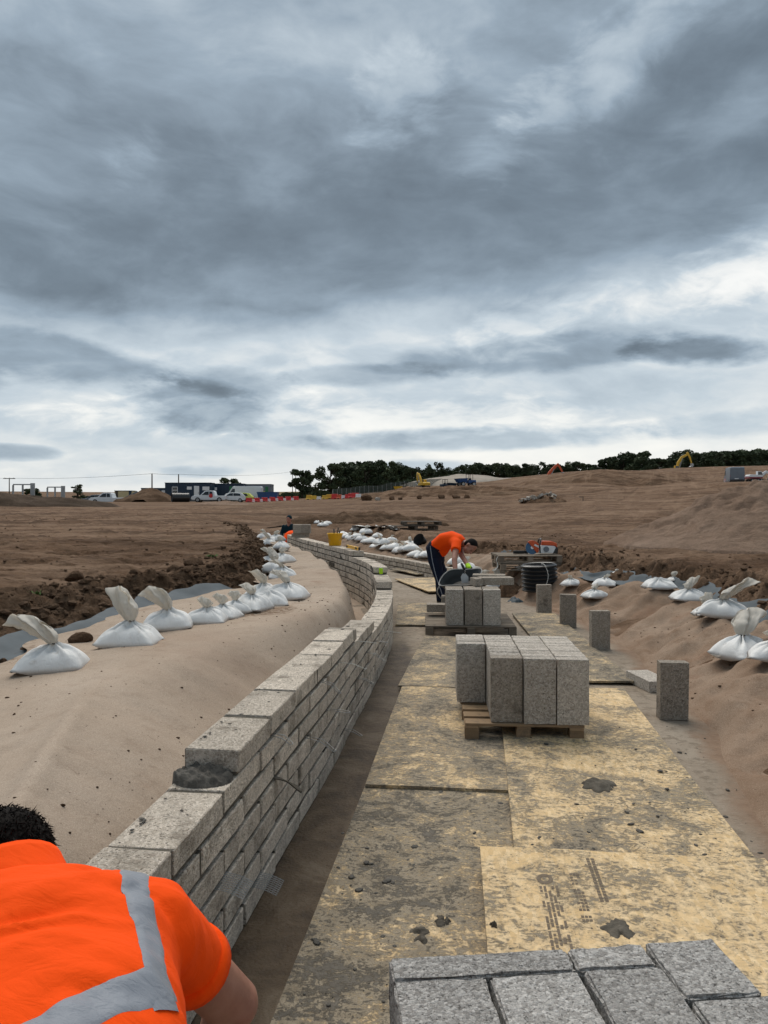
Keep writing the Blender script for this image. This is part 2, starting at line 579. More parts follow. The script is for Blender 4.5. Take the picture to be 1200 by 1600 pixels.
def m_floor():
    m, t, b = new_mat('floor_concrete', .92, spec=.2)
    v = objvec(t)
    n1 = t.noise(v, 1.5, 7, .62, .6)
    n2 = t.noise(v, 11, 7, .68)
    n3 = t.noise(v, 60, 4, .65)
    col = t.ramp(n1, [(.3, (.21, .165, .12)), (.5, (.275, .225, .172)), (.72, (.335, .285, .225))])
    col = t.mix(t.m('MULTIPLY', t.sm(n2, .46, .64), .7), col, (.15, .118, .085))
    col = t.mix(t.m('MULTIPLY', t.sm(t.noise(v, 30, 5, .7), .55, .68), .5), col, (.38, .335, .275))
    # soaked brown mud and painted-in shade darken the strip beside the wall, and red soil washed in at the bank foot
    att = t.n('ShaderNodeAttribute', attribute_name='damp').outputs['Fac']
    mud_shade = t.sm(t.m('ADD', att, t.m('MULTIPLY', t.m('SUBTRACT', n1, .5), .9)), .25, .6)
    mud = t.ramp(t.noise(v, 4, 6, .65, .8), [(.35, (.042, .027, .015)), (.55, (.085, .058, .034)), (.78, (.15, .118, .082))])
    col = t.mix(mud_shade, col, mud)
    att2 = t.n('ShaderNodeAttribute', attribute_name='soil').outputs['Fac']
    dm2 = t.sm(t.m('ADD', att2, t.m('MULTIPLY', t.m('SUBTRACT', n1, .5), 1.3)), .35, .75)
    col = t.mix(t.m('MULTIPLY', dm2, .85), col, t.ramp(n2, [(.3, (.15, .085, .05)), (.7, (.27, .18, .12))]))
    col = t.mix(t.m('MULTIPLY', t.sm(n3, .62, .72), .6), col, (.09, .075, .06))
    setc(t, b, col)
    t.l(t.n('ShaderNodeMapRange', {0: mud_shade, 3: .92, 4: .6}).outputs[0], b.inputs['Roughness'])
    h = t.m('ADD', t.m('MULTIPLY', n3, .4), t.noise(v, 10, 6, .65))
    bump(t, b, h, .7, .02)


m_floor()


def m_board(name, wet):
    m, t, b = new_mat(name, .8, spec=.25)
    v, r = objvec(t, True)
    # strand pattern
    sp = t.n('ShaderNodeSeparateXYZ', {0: v}).outputs
    s1 = t.n('ShaderNodeTexVoronoi', {'Vector': t.n('ShaderNodeMapping', {'Vector': v, 'Rotation': (0, 0, .6), 'Scale': (1, .35, 1)}).outputs[0], 'Scale': 60.0}, feature='F1')
    strand = t.n('ShaderNodeSeparateColor', {0: s1.outputs['Color']}).outputs[0]
    wood = t.mix(strand, (.63, .435, .215), (.81, .61, .36))
    wood = t.mix(t.m('MULTIPLY', t.noise(v, 2.0, 4, .6), .4), wood, (.52, .37, .19))
    # trodden grey mortar and mud: big smears, mid blotches, footprints-size breakup
    a = t.noise(v, 3.2, 9, .70, .7)
    c = t.noise(t.n('ShaderNodeMapping', {'Vector': v, 'Rotation': (0, 0, .9), 'Scale': (1, 1.7, 1)}).outputs[0], 13.0, 8, .75, 1.6)
    e = t.noise(v, 55, 5, .75)
    mk = t.m('ADD', t.m('ADD', t.m('MULTIPLY', a, .85), t.m('MULTIPLY', c, .80)), t.m('MULTIPLY', e, .45))
    lo = t.m('ADD', 1.09 - wet, t.m('MULTIPLY', t.m('SUBTRACT', t.noise(v, 1.1, 3, .5), .5), .30))
    up = lambda q: t.m('ADD', lo, q)
    mask = t.sm(mk, lo, up(.10))
    mask2 = t.sm(mk, up(.15), up(.25))
    film = t.m('MULTIPLY', t.sm(mk, up(-.14), lo), .40)
    g1 = t.ramp(t.noise(v, 16, 6, .7), [(.3, (.15, .125, .09)), (.7, (.31, .265, .20))])
    g2 = t.ramp(t.noise(v, 22, 5, .7), [(.3, (.055, .05, .042)), (.7, (.14, .125, .105))])
    col = t.mix(film, wood, (.27, .225, .165))
    col = t.mix(t.m('MULTIPLY', mask, .9), col, g1)
    col = t.mix(t.m('MULTIPLY', mask2, .85), col, g2)
    spk = t.noise(v, 75, 3, .6)
    col = t.mix(t.m('MULTIPLY', t.sm(spk, .655, .69), .85), col, (.045, .04, .033))
    spk2 = t.noise(v, 34, 4, .7)
    col = t.mix(t.m('MULTIPLY', t.sm(spk2, .645, .69), .75), col, (.06, .052, .042))
    setc(t, b, col)
    h = t.m('ADD', t.m('ADD', t.m('MULTIPLY', mask, .5), t.m('MULTIPLY', mask2, .8)), t.m('ADD', t.m('MULTIPLY', e, .5), t.m('MULTIPLY', strand, .08)))
    bump(t, b, h, .7, .008)


m_board('board_clean', .05)
m_board('board_fresh', .01)
m_board('board_mid', .15)
m_board('board_muddy', .155)


def m_wood(name, c0, c1):
    m, t, b = new_mat(name, .85, spec=.2)
    v, r = objvec(t, True)
    g = t.noise(t.n('ShaderNodeMapping', {'Vector': v, 'Scale': (3, 40, 40)}).outputs[0], 1.0, 6, .6, .5)
    col = t.mix(g, c0, c1)
    tone = t.m('ADD', .65, t.m('MULTIPLY', r, .6))
    col = t.mix(1.0, col, t.n('ShaderNodeCombineColor', {0: tone, 1: tone, 2: tone}).outputs[0], 'MULTIPLY')
    col = t.mix(t.m('MULTIPLY', t.sm(t.noise(v, 12, 5, .65), .5, .7), .6), col, (.10, .08, .06))
    setc(t, b, col)
    bump(t, b, g, .5, .004)


m_wood('pallet_wood', (.20, .13, .075), (.36, .25, .15))
m_wood('pallet_old', (.15, .12, .09), (.29, .24, .185))
m_wood('pallet_dark', (.07, .055, .042), (.14, .115, .09))


def m_bag(name, c0, c1, tr):
    m, t, b = new_mat(name, .55, spec=.35)
    v, r = objvec(t, True)
    n = t.noise(v, 6, 5, .62)
    col = t.mix(n, c0, c1)
    dirt = t.sm(t.noise(v, 11, 6, .68), .56, .75)
    col = t.mix(t.m('MULTIPLY', dirt, .45), col, (.30, .235, .175))
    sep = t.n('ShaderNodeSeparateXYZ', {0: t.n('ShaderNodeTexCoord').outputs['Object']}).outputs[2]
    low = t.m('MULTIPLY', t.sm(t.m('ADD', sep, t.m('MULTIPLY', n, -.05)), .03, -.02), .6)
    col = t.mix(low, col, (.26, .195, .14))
    setc(t, b, col)
    cr = t.noise(t.n('ShaderNodeMapping', {'Vector': v, 'Scale': (1, 1, .5)}).outputs[0], 22, 6, .62, 1.6)
    wv = t.m('MULTIPLY', t.noise(v, 330, 1, .5), .12)
    bump(t, b, t.m('ADD', cr, wv), .55, .012)
    if tr:
        b.inputs['Transmission Weight'].default_value = 0
        b.inputs['Subsurface Weight'].default_value = 0
        nt = t.nt
        tl = t.n('ShaderNodeBsdfTranslucent', {'Color': (.62, .56, .46, 1)})
        mx = t.n('ShaderNodeMixShader', {0: .35, 1: b.outputs[0], 2: tl.outputs[0]})
        out = [q for q in nt.nodes if q.type == 'OUTPUT_MATERIAL'][0]
        t.l(mx.outputs[0], out.inputs[0])


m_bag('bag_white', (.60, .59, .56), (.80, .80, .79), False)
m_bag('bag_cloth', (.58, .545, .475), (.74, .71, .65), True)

plain('membrane', (.062, .080, .092), .68, .25, var=.35, scale=5)
plain('steel', (.36, .36, .35), .45, .5, .7, .2, 30)
plain('black_plastic', (.012, .013, .014), .38, .5, 0, .3, 8)
plain('black_rubber', (.018, .018, .018), .7, .3, 0, .3, 12)
plain('grey_tub', (.022, .024, .023), .6, .4, 0, .4, 14)
plain('tub_rim', (.30, .29, .27), .6, .3, 0, .3, 20)
plain('yellow_plastic', (.78, .42, .012), .4, .45, 0, .1, 8)
plain('yellow_paint', (.60, .36, .03), .45, .4, 0, .25, 3)
plain('orange_paint', (.55, .085, .022), .45, .4, 0, .25, 3)
plain('red_plastic', (.55, .03, .028), .45, .4, 0, .2, 3)
plain('white_plastic', (.72, .72, .71), .45, .4, 0, .1, 4)
plain('white_paint', (.66, .68, .69), .3, .5, 0, .08, 2)
plain('grey_paint', (.13, .155, .185), .35, .5, 0, .1, 2)
plain('navy_paint', (.012, .03, .055), .5, .4, 0, .25, 1)
plain('blue_paint', (.02, .07, .20), .45, .4, 0, .25, 2)
plain('green_paint', (.02, .16, .06), .45, .4, 0, .25, 2)
plain('lime_paint', (.56, .60, .10), .35, .5, 0, .1, 2)
plain('maroon_paint', (.20, .012, .03), .4, .45, 0, .15, 2)
plain('dark_glass', (.02, .026, .03), .12, .6, 0, .2, 2)
plain('pale_glass', (.35, .42, .44), .15, .6, 0, .2, 2)
plain('tyre', (.015, .015, .015), .85, .2, 0, .3, 8)
plain('cream_panel', (.55, .47, .27), .6, .3, 0, .15, 2)
plain('galvanised', (.33, .34, .34), .45, .5, .5, .2, 6)
plain('pole_wood', (.09, .075, .06), .9, .2, 0, .3, 4)
plain('stone_rubble', (.36, .33, .29), .95, .15, 0, .4, 4)
plain('pale_stone', (.33, .29, .245), 1.0, .1, 0, .3, .6)
plain('hair', (.009, .007, .006), .8, .1, 0, .5, 60)
plain('lime_glove', (.42, .72, .03), .7, .2, 0, .15, 40)
plain('black_cloth', (.012, .012, .014), .9, .2, 0, .4, 30)
plain('boot_leather', (.03, .025, .02), .7, .3, 0, .5, 20)
plain('blue_disc', (.03, .11, .22), .35, .5, 0, .15, 10)
plain('field', (.165, .125, .062), 1.0, .1, 0, .3, .05)
plain('hedge', (.03, .042, .018), 1.0, .1, 0, .5, .3)
plain('bark', (.06, .048, .036), .95, .1, 0, .4, 2)
plain('stamp_ink', (.17, .135, .10), .9, .1, 0, .4, 60)
plain('tape_orange', (.7, .16, .02), .6, .3)
plain('strap_white', (.6, .6, .56), .5, .3)
plain('weed', (.08, .14, .035), .8, .2)


def m_leaf():
    m, t, b = new_mat('leaf', .75, spec=.2)
    v, r = objvec(t, True)
    n = t.noise(v, .7, 5, .65)
    setc(t, b, t.ramp(n, [(.3, (.026, .038, .020)), (.55, (.058, .078, .037)), (.75, (.11, .13, .06))]))


m_leaf()


def m_cloth(name, c, dark=.8, rough=.85, sheen=.0, scale=12):
    m, t, b = new_mat(name, rough, spec=.15)
    v = objvec(t)
    n = t.noise(v, scale * .5, 4, .6, .6)
    setc(t, b, t.mix(n, tuple(q * dark for q in c), c))
    fold = t.noise(t.n('ShaderNodeMapping', {'Vector': v, 'Scale': (1, 1, .45)}).outputs[0], scale, 3, .5, 1.2)
    weave = t.noise(v, 700, 1, .5)
    crs = t.noise(t.n('ShaderNodeMapping', {'Vector': v, 'Rotation': (.4, .2, .7), 'Scale': (1, 2.2, 1)}).outputs[0], scale * 3.2, 4, .55, 2.0)
    bump(t, b, t.m('ADD', t.m('ADD', fold, t.m('MULTIPLY', crs, .28)), t.m('MULTIPLY', weave, .04)), .42, .022)
    return m


m_cloth('hivis_orange', (.95, .080, .003), .94, .9, scale=5)
m_cloth('navy_cloth', (.012, .017, .035), .6, .9, scale=9)
m_cloth('teal_cloth', (.008, .03, .042), .6, .9, scale=9)
m_cloth('reflective', (.26, .28, .315), .82, .42, scale=7)


def m_skin():
    m, t, b = new_mat('skin', .55, spec=.35)
    v = objvec(t)
    n = t.noise(v, 14, 5, .6)
    setc(t, b, t.ramp(n, [(.3, (.235, .10, .065)), (.6, (.33, .155, .105)), (.8, (.38, .195, .14))]))
    b.inputs['Subsurface Weight'].default_value = .08
    b.inputs['Subsurface Radius'].default_value = (.01, .004, .002)
    bump(t, b, t.noise(v, 160, 3, .6), .2, .002)


m_skin()

# ------------------------------------------------------------------ lie of the land
def tab(pts):
    ys = np.array([p[0] for p in pts]); xs = np.array([p[1] for p in pts])
    return lambda Y: np.interp(Y, ys, xs)


CO = 0.105                                     # one course
# face of the curved wall towards the channel, as (x, y)
WALL = crom([(-.72, 1.55), (-.548, 2.88), (-.465, 3.54), (-.332, 4.52), (-.238, 5.38), (-.083, 6.69), (.055, 8.1), (.108, 9.3), (.085, 10.4),
             (-.03, 11.6), (-.33, 13.0), (-.87, 14.8), (-1.55, 17.0), (-2.08, 18.9), (-2.45, 20.3)], 14)
RWALL = crom([(1.62, 15.2), (1.04, 16.5), (.58, 17.75), (.10, 18.9), (-.55, 20.4), (-1.3, 22.1), (-2.0, 23.7)], 12)
wface = tab([(p.y, p.x) for p in WALL])
rface = tab([(p.y, p.x) for p in RWALL])
LIP = tab([(-4, -4.7), (5, -4.7), (6.6, -4.45), (8.1, -3.95), (9, -3.3), (9.6, -2.75), (10.4, -2.42), (12, -2.35), (14.4, -2.5), (17, -3.0), (20, -3.7), (24, -4.6), (29, -6.2)])
BASE = tab([(-4, -3.1), (4.2, -3.05), (5, -3.35), (6.4, -3.25), (7, -2.95), (8, -2.75), (9, -2.35), (10, -1.9), (11, -1.85), (12.5, -2.02), (14.5, -2.35), (17, -2.8), (20, -3.5), (24, -4.35), (29, -5.9)])
RIDGE = tab([(-4, -1.2), (2.2, -1.22), (3.0, -1.38), (4.3, -1.70), (5.3, -1.42), (6.3, -1.05), (7.4, -.66), (8.3, -.45), (9.5, -.48), (11, -.68), (13.3, -1.10), (15, -1.5), (17, -2.08), (19, -2.7), (21, -3.2), (25, -4.1), (29, -5.6)])
RIDGEZ = tab([(-4, .46), (2.2, .50), (3, .53), (4.3, .57), (5.3, .58), (6.3, .60), (8, .60), (11, .64), (13, .66), (17, .69), (21, .72), (29, .75)])
BASEZ = tab([(-4, .16), (3.2, .20), (4.6, .36), (5.4, .43), (6.4, .46), (8, .52), (10, .58), (14, .64), (20, .70), (29, .78)])
TOE = tab([(-4, 1.75), (2, 1.78), (3.8, 1.95), (5.4, 2.42), (7, 2.62), (8.6, 2.78), (10.5, 2.78), (12.0, 2.50), (13.5, 2.2), (15.2, 1.85), (15.6, 1.72), (16.5, 1.32), (17.75, .86), (18.9, .38), (20.4, -.27), (22.1, -1.02), (24, -1.8), (29, -3.9)])
TOEZ = tab([(-4, .0), (14, .0), (15.4, .20), (16, .29), (24, .31), (29, .6)])
CREST = tab([(-4, 3.1), (4, 3.15), (6.9, 3.35), (8.2, 3.75), (9.5, 3.95), (10.6, 3.9), (11.4, 3.45), (12.5, 3.0), (14.6, 2.35), (16.5, 1.9), (18.7, 1.15), (19.8, .7), (25, -1.2), (29, -3.0)])
CRESTZ = tab([(-4, .34), (7, .36), (10, .40), (12.5, .44), (18, .48), (29, .65)])
# far hill: skyline height by bearing
SKY = tab([(-1200, 776), (-300, 778), (0, 783), (150, 784), (400, 783), (470, 779), (530, 776), (600, 768), (650, 760), (700, 756), (760, 750), (820, 745), (880, 739), (940, 736), (1000, 738), (1050, 735), (1120, 734), (1200, 734), (2200, 736)])


def G(X, Y):
    X = np.asarray(X, float); Y = np.asarray(Y, float)
    d = np.hypot(X, np.maximum(Y, 0))
    px = 600 + X / np.maximum(Y, 4.0) * F
    right = sstep(380, 760, px)
    ds = 130 + 70 * right
    zs = EYE + (HOR - SKY(px)) * ds / F
    d0 = 8 + 15 * right
    p = 1.0 + .5 * right
    t = np.clip((d - d0) / (ds - d0), 0, 1.0)
    z = .74 + (zs - .74) * t ** p
    z = z - np.clip(d - ds - 5, 0, 60) * .012
    # distant farmland lifting behind the compound
    z = z + sstep(230, 620, d) * 9.5 * (1 - .6 * sstep(620, 900, px))
    # undulating, cut-over slope
    k = sstep(28, 90, d)
    z = z + k * right * (1 - sstep(170, 200, d)) * (fbm(X * .045 + 3, Y * .075, 4, 3) * 1.15)
    z = z + k * (1 - right) * fbm(X * .05, Y * .05, 3, 9) * .25 * (1 - sstep(110, 130, d))
    return z


def zsec(X, Y):
    """bare cross-section of ground and trench, no fine relief"""
    X = np.asarray(X, float); Y = np.asarray(Y, float)
    X, Y = np.broadcast_arrays(X, Y)
    g = G(X, Y)
    lip, base, ridge = LIP(Y), BASE(Y), RIDGE(Y)
    back = wface(np.minimum(Y, 20.3)) - .235 - np.clip(Y - 20.3, 0, 20) * .45
    back = np.maximum(back, ridge + .05)
    foot = np.minimum(ridge + .16 + 1.16 * (1 - sstep(3, 8.6, Y)), back)
    foot = np.maximum(foot, ridge + .04)
    toe, crest = TOE(Y), CREST(Y)
    e1 = crest + .38; e2 = crest + 1.05
    footz = .04 - .03 * sstep(8, 9.5, Y)
    xs = [lip, base, ridge, foot, toe, crest, e1, e2]
    zs = [g, BASEZ(Y), RIDGEZ(Y), footz, TOEZ(Y), CRESTZ(Y), CRESTZ(Y) + .03, g]
    z = np.where(X <= lip, g, 0.0)
    for k in range(7):
        t = np.clip((X - xs[k]) / np.maximum(xs[k + 1] - xs[k], .02), 0, 1)
        if k == 2:
            t = t ** 1.12
        seg = zs[k] + (zs[k + 1] - zs[k]) * t
        z = np.where((X > xs[k]) & (X <= xs[k + 1]), seg, z)
    z = np.where(X > e2, g, z)
    # the channel floor lies level between the feet of the two banks
    inner = np.where(Y < 15.2, toe, rface(np.clip(Y, 15.2, 23.7)) + .12)
    z = np.where((X > foot) & (X < inner) & (Y < 25), np.minimum(z, .0), z)
    w = sstep(25, 30, Y)
    hollow = -.35 * np.exp(-((X + 5.2) / 2.5) ** 2) * sstep(26, 31, Y) * (1 - sstep(36, 46, Y))
    return z * (1 - w) + (g + hollow) * w


def zsoft(X, Y, r=.10):
    s = 0; n = 0
    for dx, wt in ((-1, 1), (-.5, 2), (0, 2.5), (.5, 2), (1, 1)):
        s = s + wt * zsec(X + dx * r, Y); n += wt
    return s / n


def ground(X, Y):
    """finished soil surface"""
    X = np.asarray(X, float); Y = np.asarray(Y, float)
    lip, base, crest = LIP(Y), BASE(Y), CREST(Y)
    d = np.hypot(X, Y)
    near = (1 - sstep(25, 30, Y))
    # ragged lips: wander the section sideways
    wob = (fbm(X * 1.3 + 5, Y * 1.3, 4, 21) * .55 + fbm(X * 4.1, Y * 4.1, 3, 22) * .22) * near
    onL = sstep(-1.2, -.25, X - base) * 0 + (1 - sstep(-.15, .2, X - base))
    onR = sstep(.2, .5, X - crest)
    z = zsoft(X + wob * np.where(X < 0, onL, onR), Y, .05)
    cutL = np.exp(-((X - (lip + base) / 2) / (.20 + .4 * np.abs(base - lip))) ** 2) * near
    cutR = np.exp(-((X - (crest + .75)) / .5) ** 2) * near
    rough = np.clip(cutL + cutR, 0, 1)
    lump = np.abs(fbm(X * 3.3, Y * 3.3, 4, 31, .6))
    z = z + rough * (lump * .20 - .06) + rough * fbm(X * 9, Y * 9, 4, 33, .65) * .085
    out = np.clip(onL + onR, 0, 1)
    fade = 1 - sstep(40, 90, d)
    z = z + out * fade * (fbm(X * .55, Y * .55, 3, 41) * .09 + fbm(X * 2.3, Y * 2.9, 4, 42, .6) * .055)
    # ruts and flakes on the stripped plateau
    fl = fbm(X * 1.7 + 2, Y * 3.1, 4, 51, .6)
    z = z - out * fade * np.where(X < 0, 1, .5) * sstep(.16, .34, fl) * .05
    z = z - (1 - out) * .065 * near
    return z


def mat(n):
    return MATS[n]


def set_attr(me, name, vals):
    a = me.attributes.new(name, 'FLOAT', 'POINT')
    a.data.foreach_set('value', np.asarray(vals, np.float32).ravel())


def build_ground():
    th = np.concatenate([np.linspace(-82, -31, 70, endpoint=False), np.linspace(-31, 31, 560), np.linspace(31.3, 82, 70)])
    th = np.radians(th)
    r = np.concatenate([np.linspace(.6, 5, 60, endpoint=False), np.linspace(5, 21, 420, endpoint=False), 21 * (1500 / 21) ** np.linspace(0, 1, 330)])
    T, Rr = np.meshgrid(th, r, indexing='ij')
    X = Rr * np.sin(T); Y = Rr * np.cos(T) - 3.0
    Z = ground(X, Y)
    me = grid_mesh('ground', X.T, Y.T, Z.T)
    lip, base, cr = LIP(Y), BASE(Y), CREST(Y)
    nr = 1 - sstep(26, 31, Y)
    wv = fbm(X * 1.3 + 5, Y * 1.3, 4, 21) * .5
    cutm = sstep(-.35, .05, X + wv - lip) * (1 - sstep(.15, .5, X - base)) + .45 * sstep(.28, .5, X + wv * .6 - cr) * (1 - sstep(.85, 1.2, X + wv * .6 - cr))
    set_attr(me, 'cut', (np.clip(cutm, 0, 1) * nr).T)
    kind(obj('ground', me, mat('earth')), 'structure', 'stripped brown earth of the building site rising to a hill')


build_ground()


def build_floor():
    y = np.concatenate([np.linspace(-1.5, 15.5, 260), np.linspace(15.6, 25, 60)])
    v = np.linspace(0, 1, 40)
    Yg, V = np.meshgrid(y, v, indexing='ij')
    xl = np.maximum(RIDGE(Yg) + .02, wface(np.clip(Yg, 1.55, 20.3)) - .40 - np.clip(Yg - 20.3, 0, 9) * .5)
    xr = np.where(Yg < 15, TOE(Yg) + .12, rface(Yg) + .1)
    X = xl + (xr - xl) * V
    Z = .0 + fbm(X * 1.1, Yg * 1.1, 3, 61) * .008
    me = grid_mesh('channel_floor', X, Yg, Z)
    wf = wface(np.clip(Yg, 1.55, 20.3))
    damp = (1 - sstep(.12, .42, X - wf)) * (1 - sstep(7.0, 9.5, Yg) * .75)  # damp earth plus shade painted along the wall foot
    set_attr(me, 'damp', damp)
    set_attr(me, 'soil', .8 * sstep(-.42, .08, X - TOE(Yg)))
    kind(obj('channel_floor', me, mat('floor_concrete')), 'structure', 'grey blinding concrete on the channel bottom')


build_floor()


def wrinkle(X, Y, s=0):
    w = fbm(X * .9 + s, Y * 3.2 + fbm(X * 1.1, Y * .8, 2, s + 4) * 3.0, 3, s + 1)
    return w


def build_fabrics():
    # left sheet: from behind the wall over the ridge to the cut
    y = np.linspace(-1.2, 24.5, 560)
    v = np.linspace(0, 1, 110)
    Yg, V = np.meshgrid(y, v, indexing='ij')
    xb = np.where(Yg < 20.3, wface(np.clip(Yg, 1.55, 20.3)) - .228, RIDGE(Yg) + .6)
    xe = BASE(Yg) + .30 + fbm(Yg * .9, Yg * 0, 3, 71) * .5
    X = xb + (xe - xb) * V
    Z = zsoft(X, Yg, .15 - .09 * sstep(7, 9.5, Yg))
    amp = sstep(.03, .16, V) * (1 - .75 * sstep(.9, 1, V)) * sstep(-.25, -.05, RIDGE(Yg) + .2 - X + 2 * (1 - sstep(7, 9, Yg)))
    far = sstep(8, 12, Yg)
    Z = Z + amp * (wrinkle(X, Yg, 5) * (.022 + .06 * far) + fbm(X * 2.4, Yg * 2.4, 3, 75) * .012 + fbm(X * .8, Yg * .8, 2, 78) * (.03 + .04 * far))
    # a pulled fold down the near flank
    Z = Z + .05 * np.exp(-((X + 1.42 + (Yg - 3) * .22) / .07) ** 2) * np.exp(-((Yg - 3.2) / 1.1) ** 2) * amp
    me = grid_mesh('geotextile_sheet', X, Yg, Z)
    dirt = .75 * np.exp(-((Yg - 7.75 - .25 * X) / .45) ** 2) * sstep(-1.95, -1.6, X) * (1 - sstep(-1.0, -.7, X)) + .55 * sstep(.86, 1.0, V)
    dirt = dirt + .5 * (1 - sstep(.03, .10, V)) * (1 - sstep(5, 8, Yg))
    set_attr(me, 'dirt', dirt)
    o = obj('geotextile_sheet', me, mat('geotextile'))
    tag(o, 'pale brown fabric sheet draped over the bank behind the block wall', 'geotextile')
    # right sheet
    y = np.linspace(-1.2, 24.0, 520)
    v = np.linspace(0, 1, 100)
    Yg, V = np.meshgrid(y, v, indexing='ij')
    xt = np.where(Yg < 15.2, TOE(Yg) - .06 + fbm(Yg * 1.1, Yg * 0, 3, 81) * .12, rface(np.clip(Yg, 15.2, 23.7)) + .235)
    xe = CREST(Yg) + .33 + fbm(Yg * .8, Yg * 0, 3, 83) * .45
    X = xt + (xe - xt) * V
    Z = zsoft(X, Yg, .12)
    Z = np.where(Yg > 15.2, np.maximum(Z, .24 + .03 * V), Z)
    amp = sstep(.04, .2, V) * (1 - .7 * sstep(.9, 1, V))
    wr = fbm(X * 1.3 + Yg * .9, Yg * 2.3 - X * 1.5, 4, 85)
    Z = Z - .03 * (1 - sstep(.0, .06, V)) + .004 + amp * (wr * .14 + fbm(X * 3.5, Yg * 3.5, 3, 87) * .035 + wrinkle(X, Yg, 12) * .07)
    me = grid_mesh('geotextile_sheet', X, Yg, Z)
    o = obj('geotextile_sheet', me, mat('geotextile_dirty'))
    tag(o, 'muddy reddish brown fabric sheet on the bank beyond the plywood walkway', 'geotextile')
    # grey membrane showing along the outer edges
    for side in (0, 1):
        y = np.linspace(4.6, 9.6, 120) if side == 0 else np.linspace(5.6, 13, 150)
        v = np.linspace(0, 1, 16)
        Yg, V = np.meshgrid(y, v, indexing='ij')
        if side == 0:
            xa = BASE(Yg) - .10 + fbm(Yg * 1.3, Yg * 0, 3, 91) * .25; xb = BASE(Yg) + .62
        else:
            xa = CREST(Yg) + .12; xb = CREST(Yg) + .50 + fbm(Yg * 1.9, Yg * 0, 3, 92) * .35
        X = xa + (xb - xa) * V
        Z = zsoft(X, Yg, .10) + .004 - .035 + fbm(X * 3, Yg * 3, 3, 93) * .03 + (.075 * (1 - sstep(.0, .4, V)) if side == 0 else .05 * sstep(.6, 1, V) + .02)
        me = grid_mesh('membrane_strip', X, Yg, Z)
        o = obj('membrane_strip', me, mat('membrane'))
        tag(o, 'blue-grey plastic membrane edge under the sandbags by the dark earth cut' if side == 0 else 'blue-grey plastic membrane scraps under the sandbags on the muddy bank', 'membrane')


build_fabrics()

FABS = [o for o in bpy.data.objects if o.name.startswith('geotextile_sheet')]
_bv = {}


def surf_z(x, y, floor=True):
    """height of whatever sheet or soil lies at x, y"""
    if not _bv:
        for o in FABS:
            me = o.data
            _bv[o.name] = BVHTree.FromPolygons([v.co[:] for v in me.vertices], [p.vertices[:] for p in me.polygons])
    z = float(ground(np.array([x]), np.array([y]))[0])
    for b in _bv.values():
        h = b.ray_cast(Vector((x, y, 5)), Vector((0, 0, -1)))
        if h[0] is not None:
            z = max(z, h[0].z)
    return z


# ------------------------------------------------------------------ blocks and walls
def block_mesh(name, size, seed, bev=.004, wob=.0025):
    r = random.Random(seed)
    mb = MB(); mb.box((0, 0, 0), size)
    me = mb.mesh(name, bevel=bev)
    for v in me.vertices:
        v.co += Vector((r.uniform(-wob, wob), r.uniform(-wob, wob), r.uniform(-wob, wob)))
    return me


BL, BW, BH = .44, .215, .0845
FULL = [block_mesh('block', (BL, BW, BH), 10 + k) for k in range(5)]
HALF = [block_mesh('block', (.213, BW, BH), 30 + k) for k in range(5)]
for me in FULL + HALF:
    me.materials.append(mat('block_wall'))


class Path:
    def __init__(s, pts):
        s.p = [Vector((q.x, q.y)) for q in pts]
        s.c = [0]
        for a, b in zip(s.p, s.p[1:]):
            s.c.append(s.c[-1] + (b - a).length)
        s.L = s.c[-1]

    def at(s, q):
        q = min(max(q, 0), s.L - 1e-4)
        i = int(np.searchsorted(s.c, q, 'right')) - 1
        t = (q - s.c[i]) / (s.c[i + 1] - s.c[i])
        a, b = s.p[i], s.p[i + 1]
        # smoothed heading
        d = (s.p[min(i + 2, len(s.p) - 1)] - s.p[max(i - 1, 0)]).normalized()
        return a + (b - a) * t, d

    def s_at_y(s, y):
        return float(np.interp(y, [p.y for p in s.p], s.c))


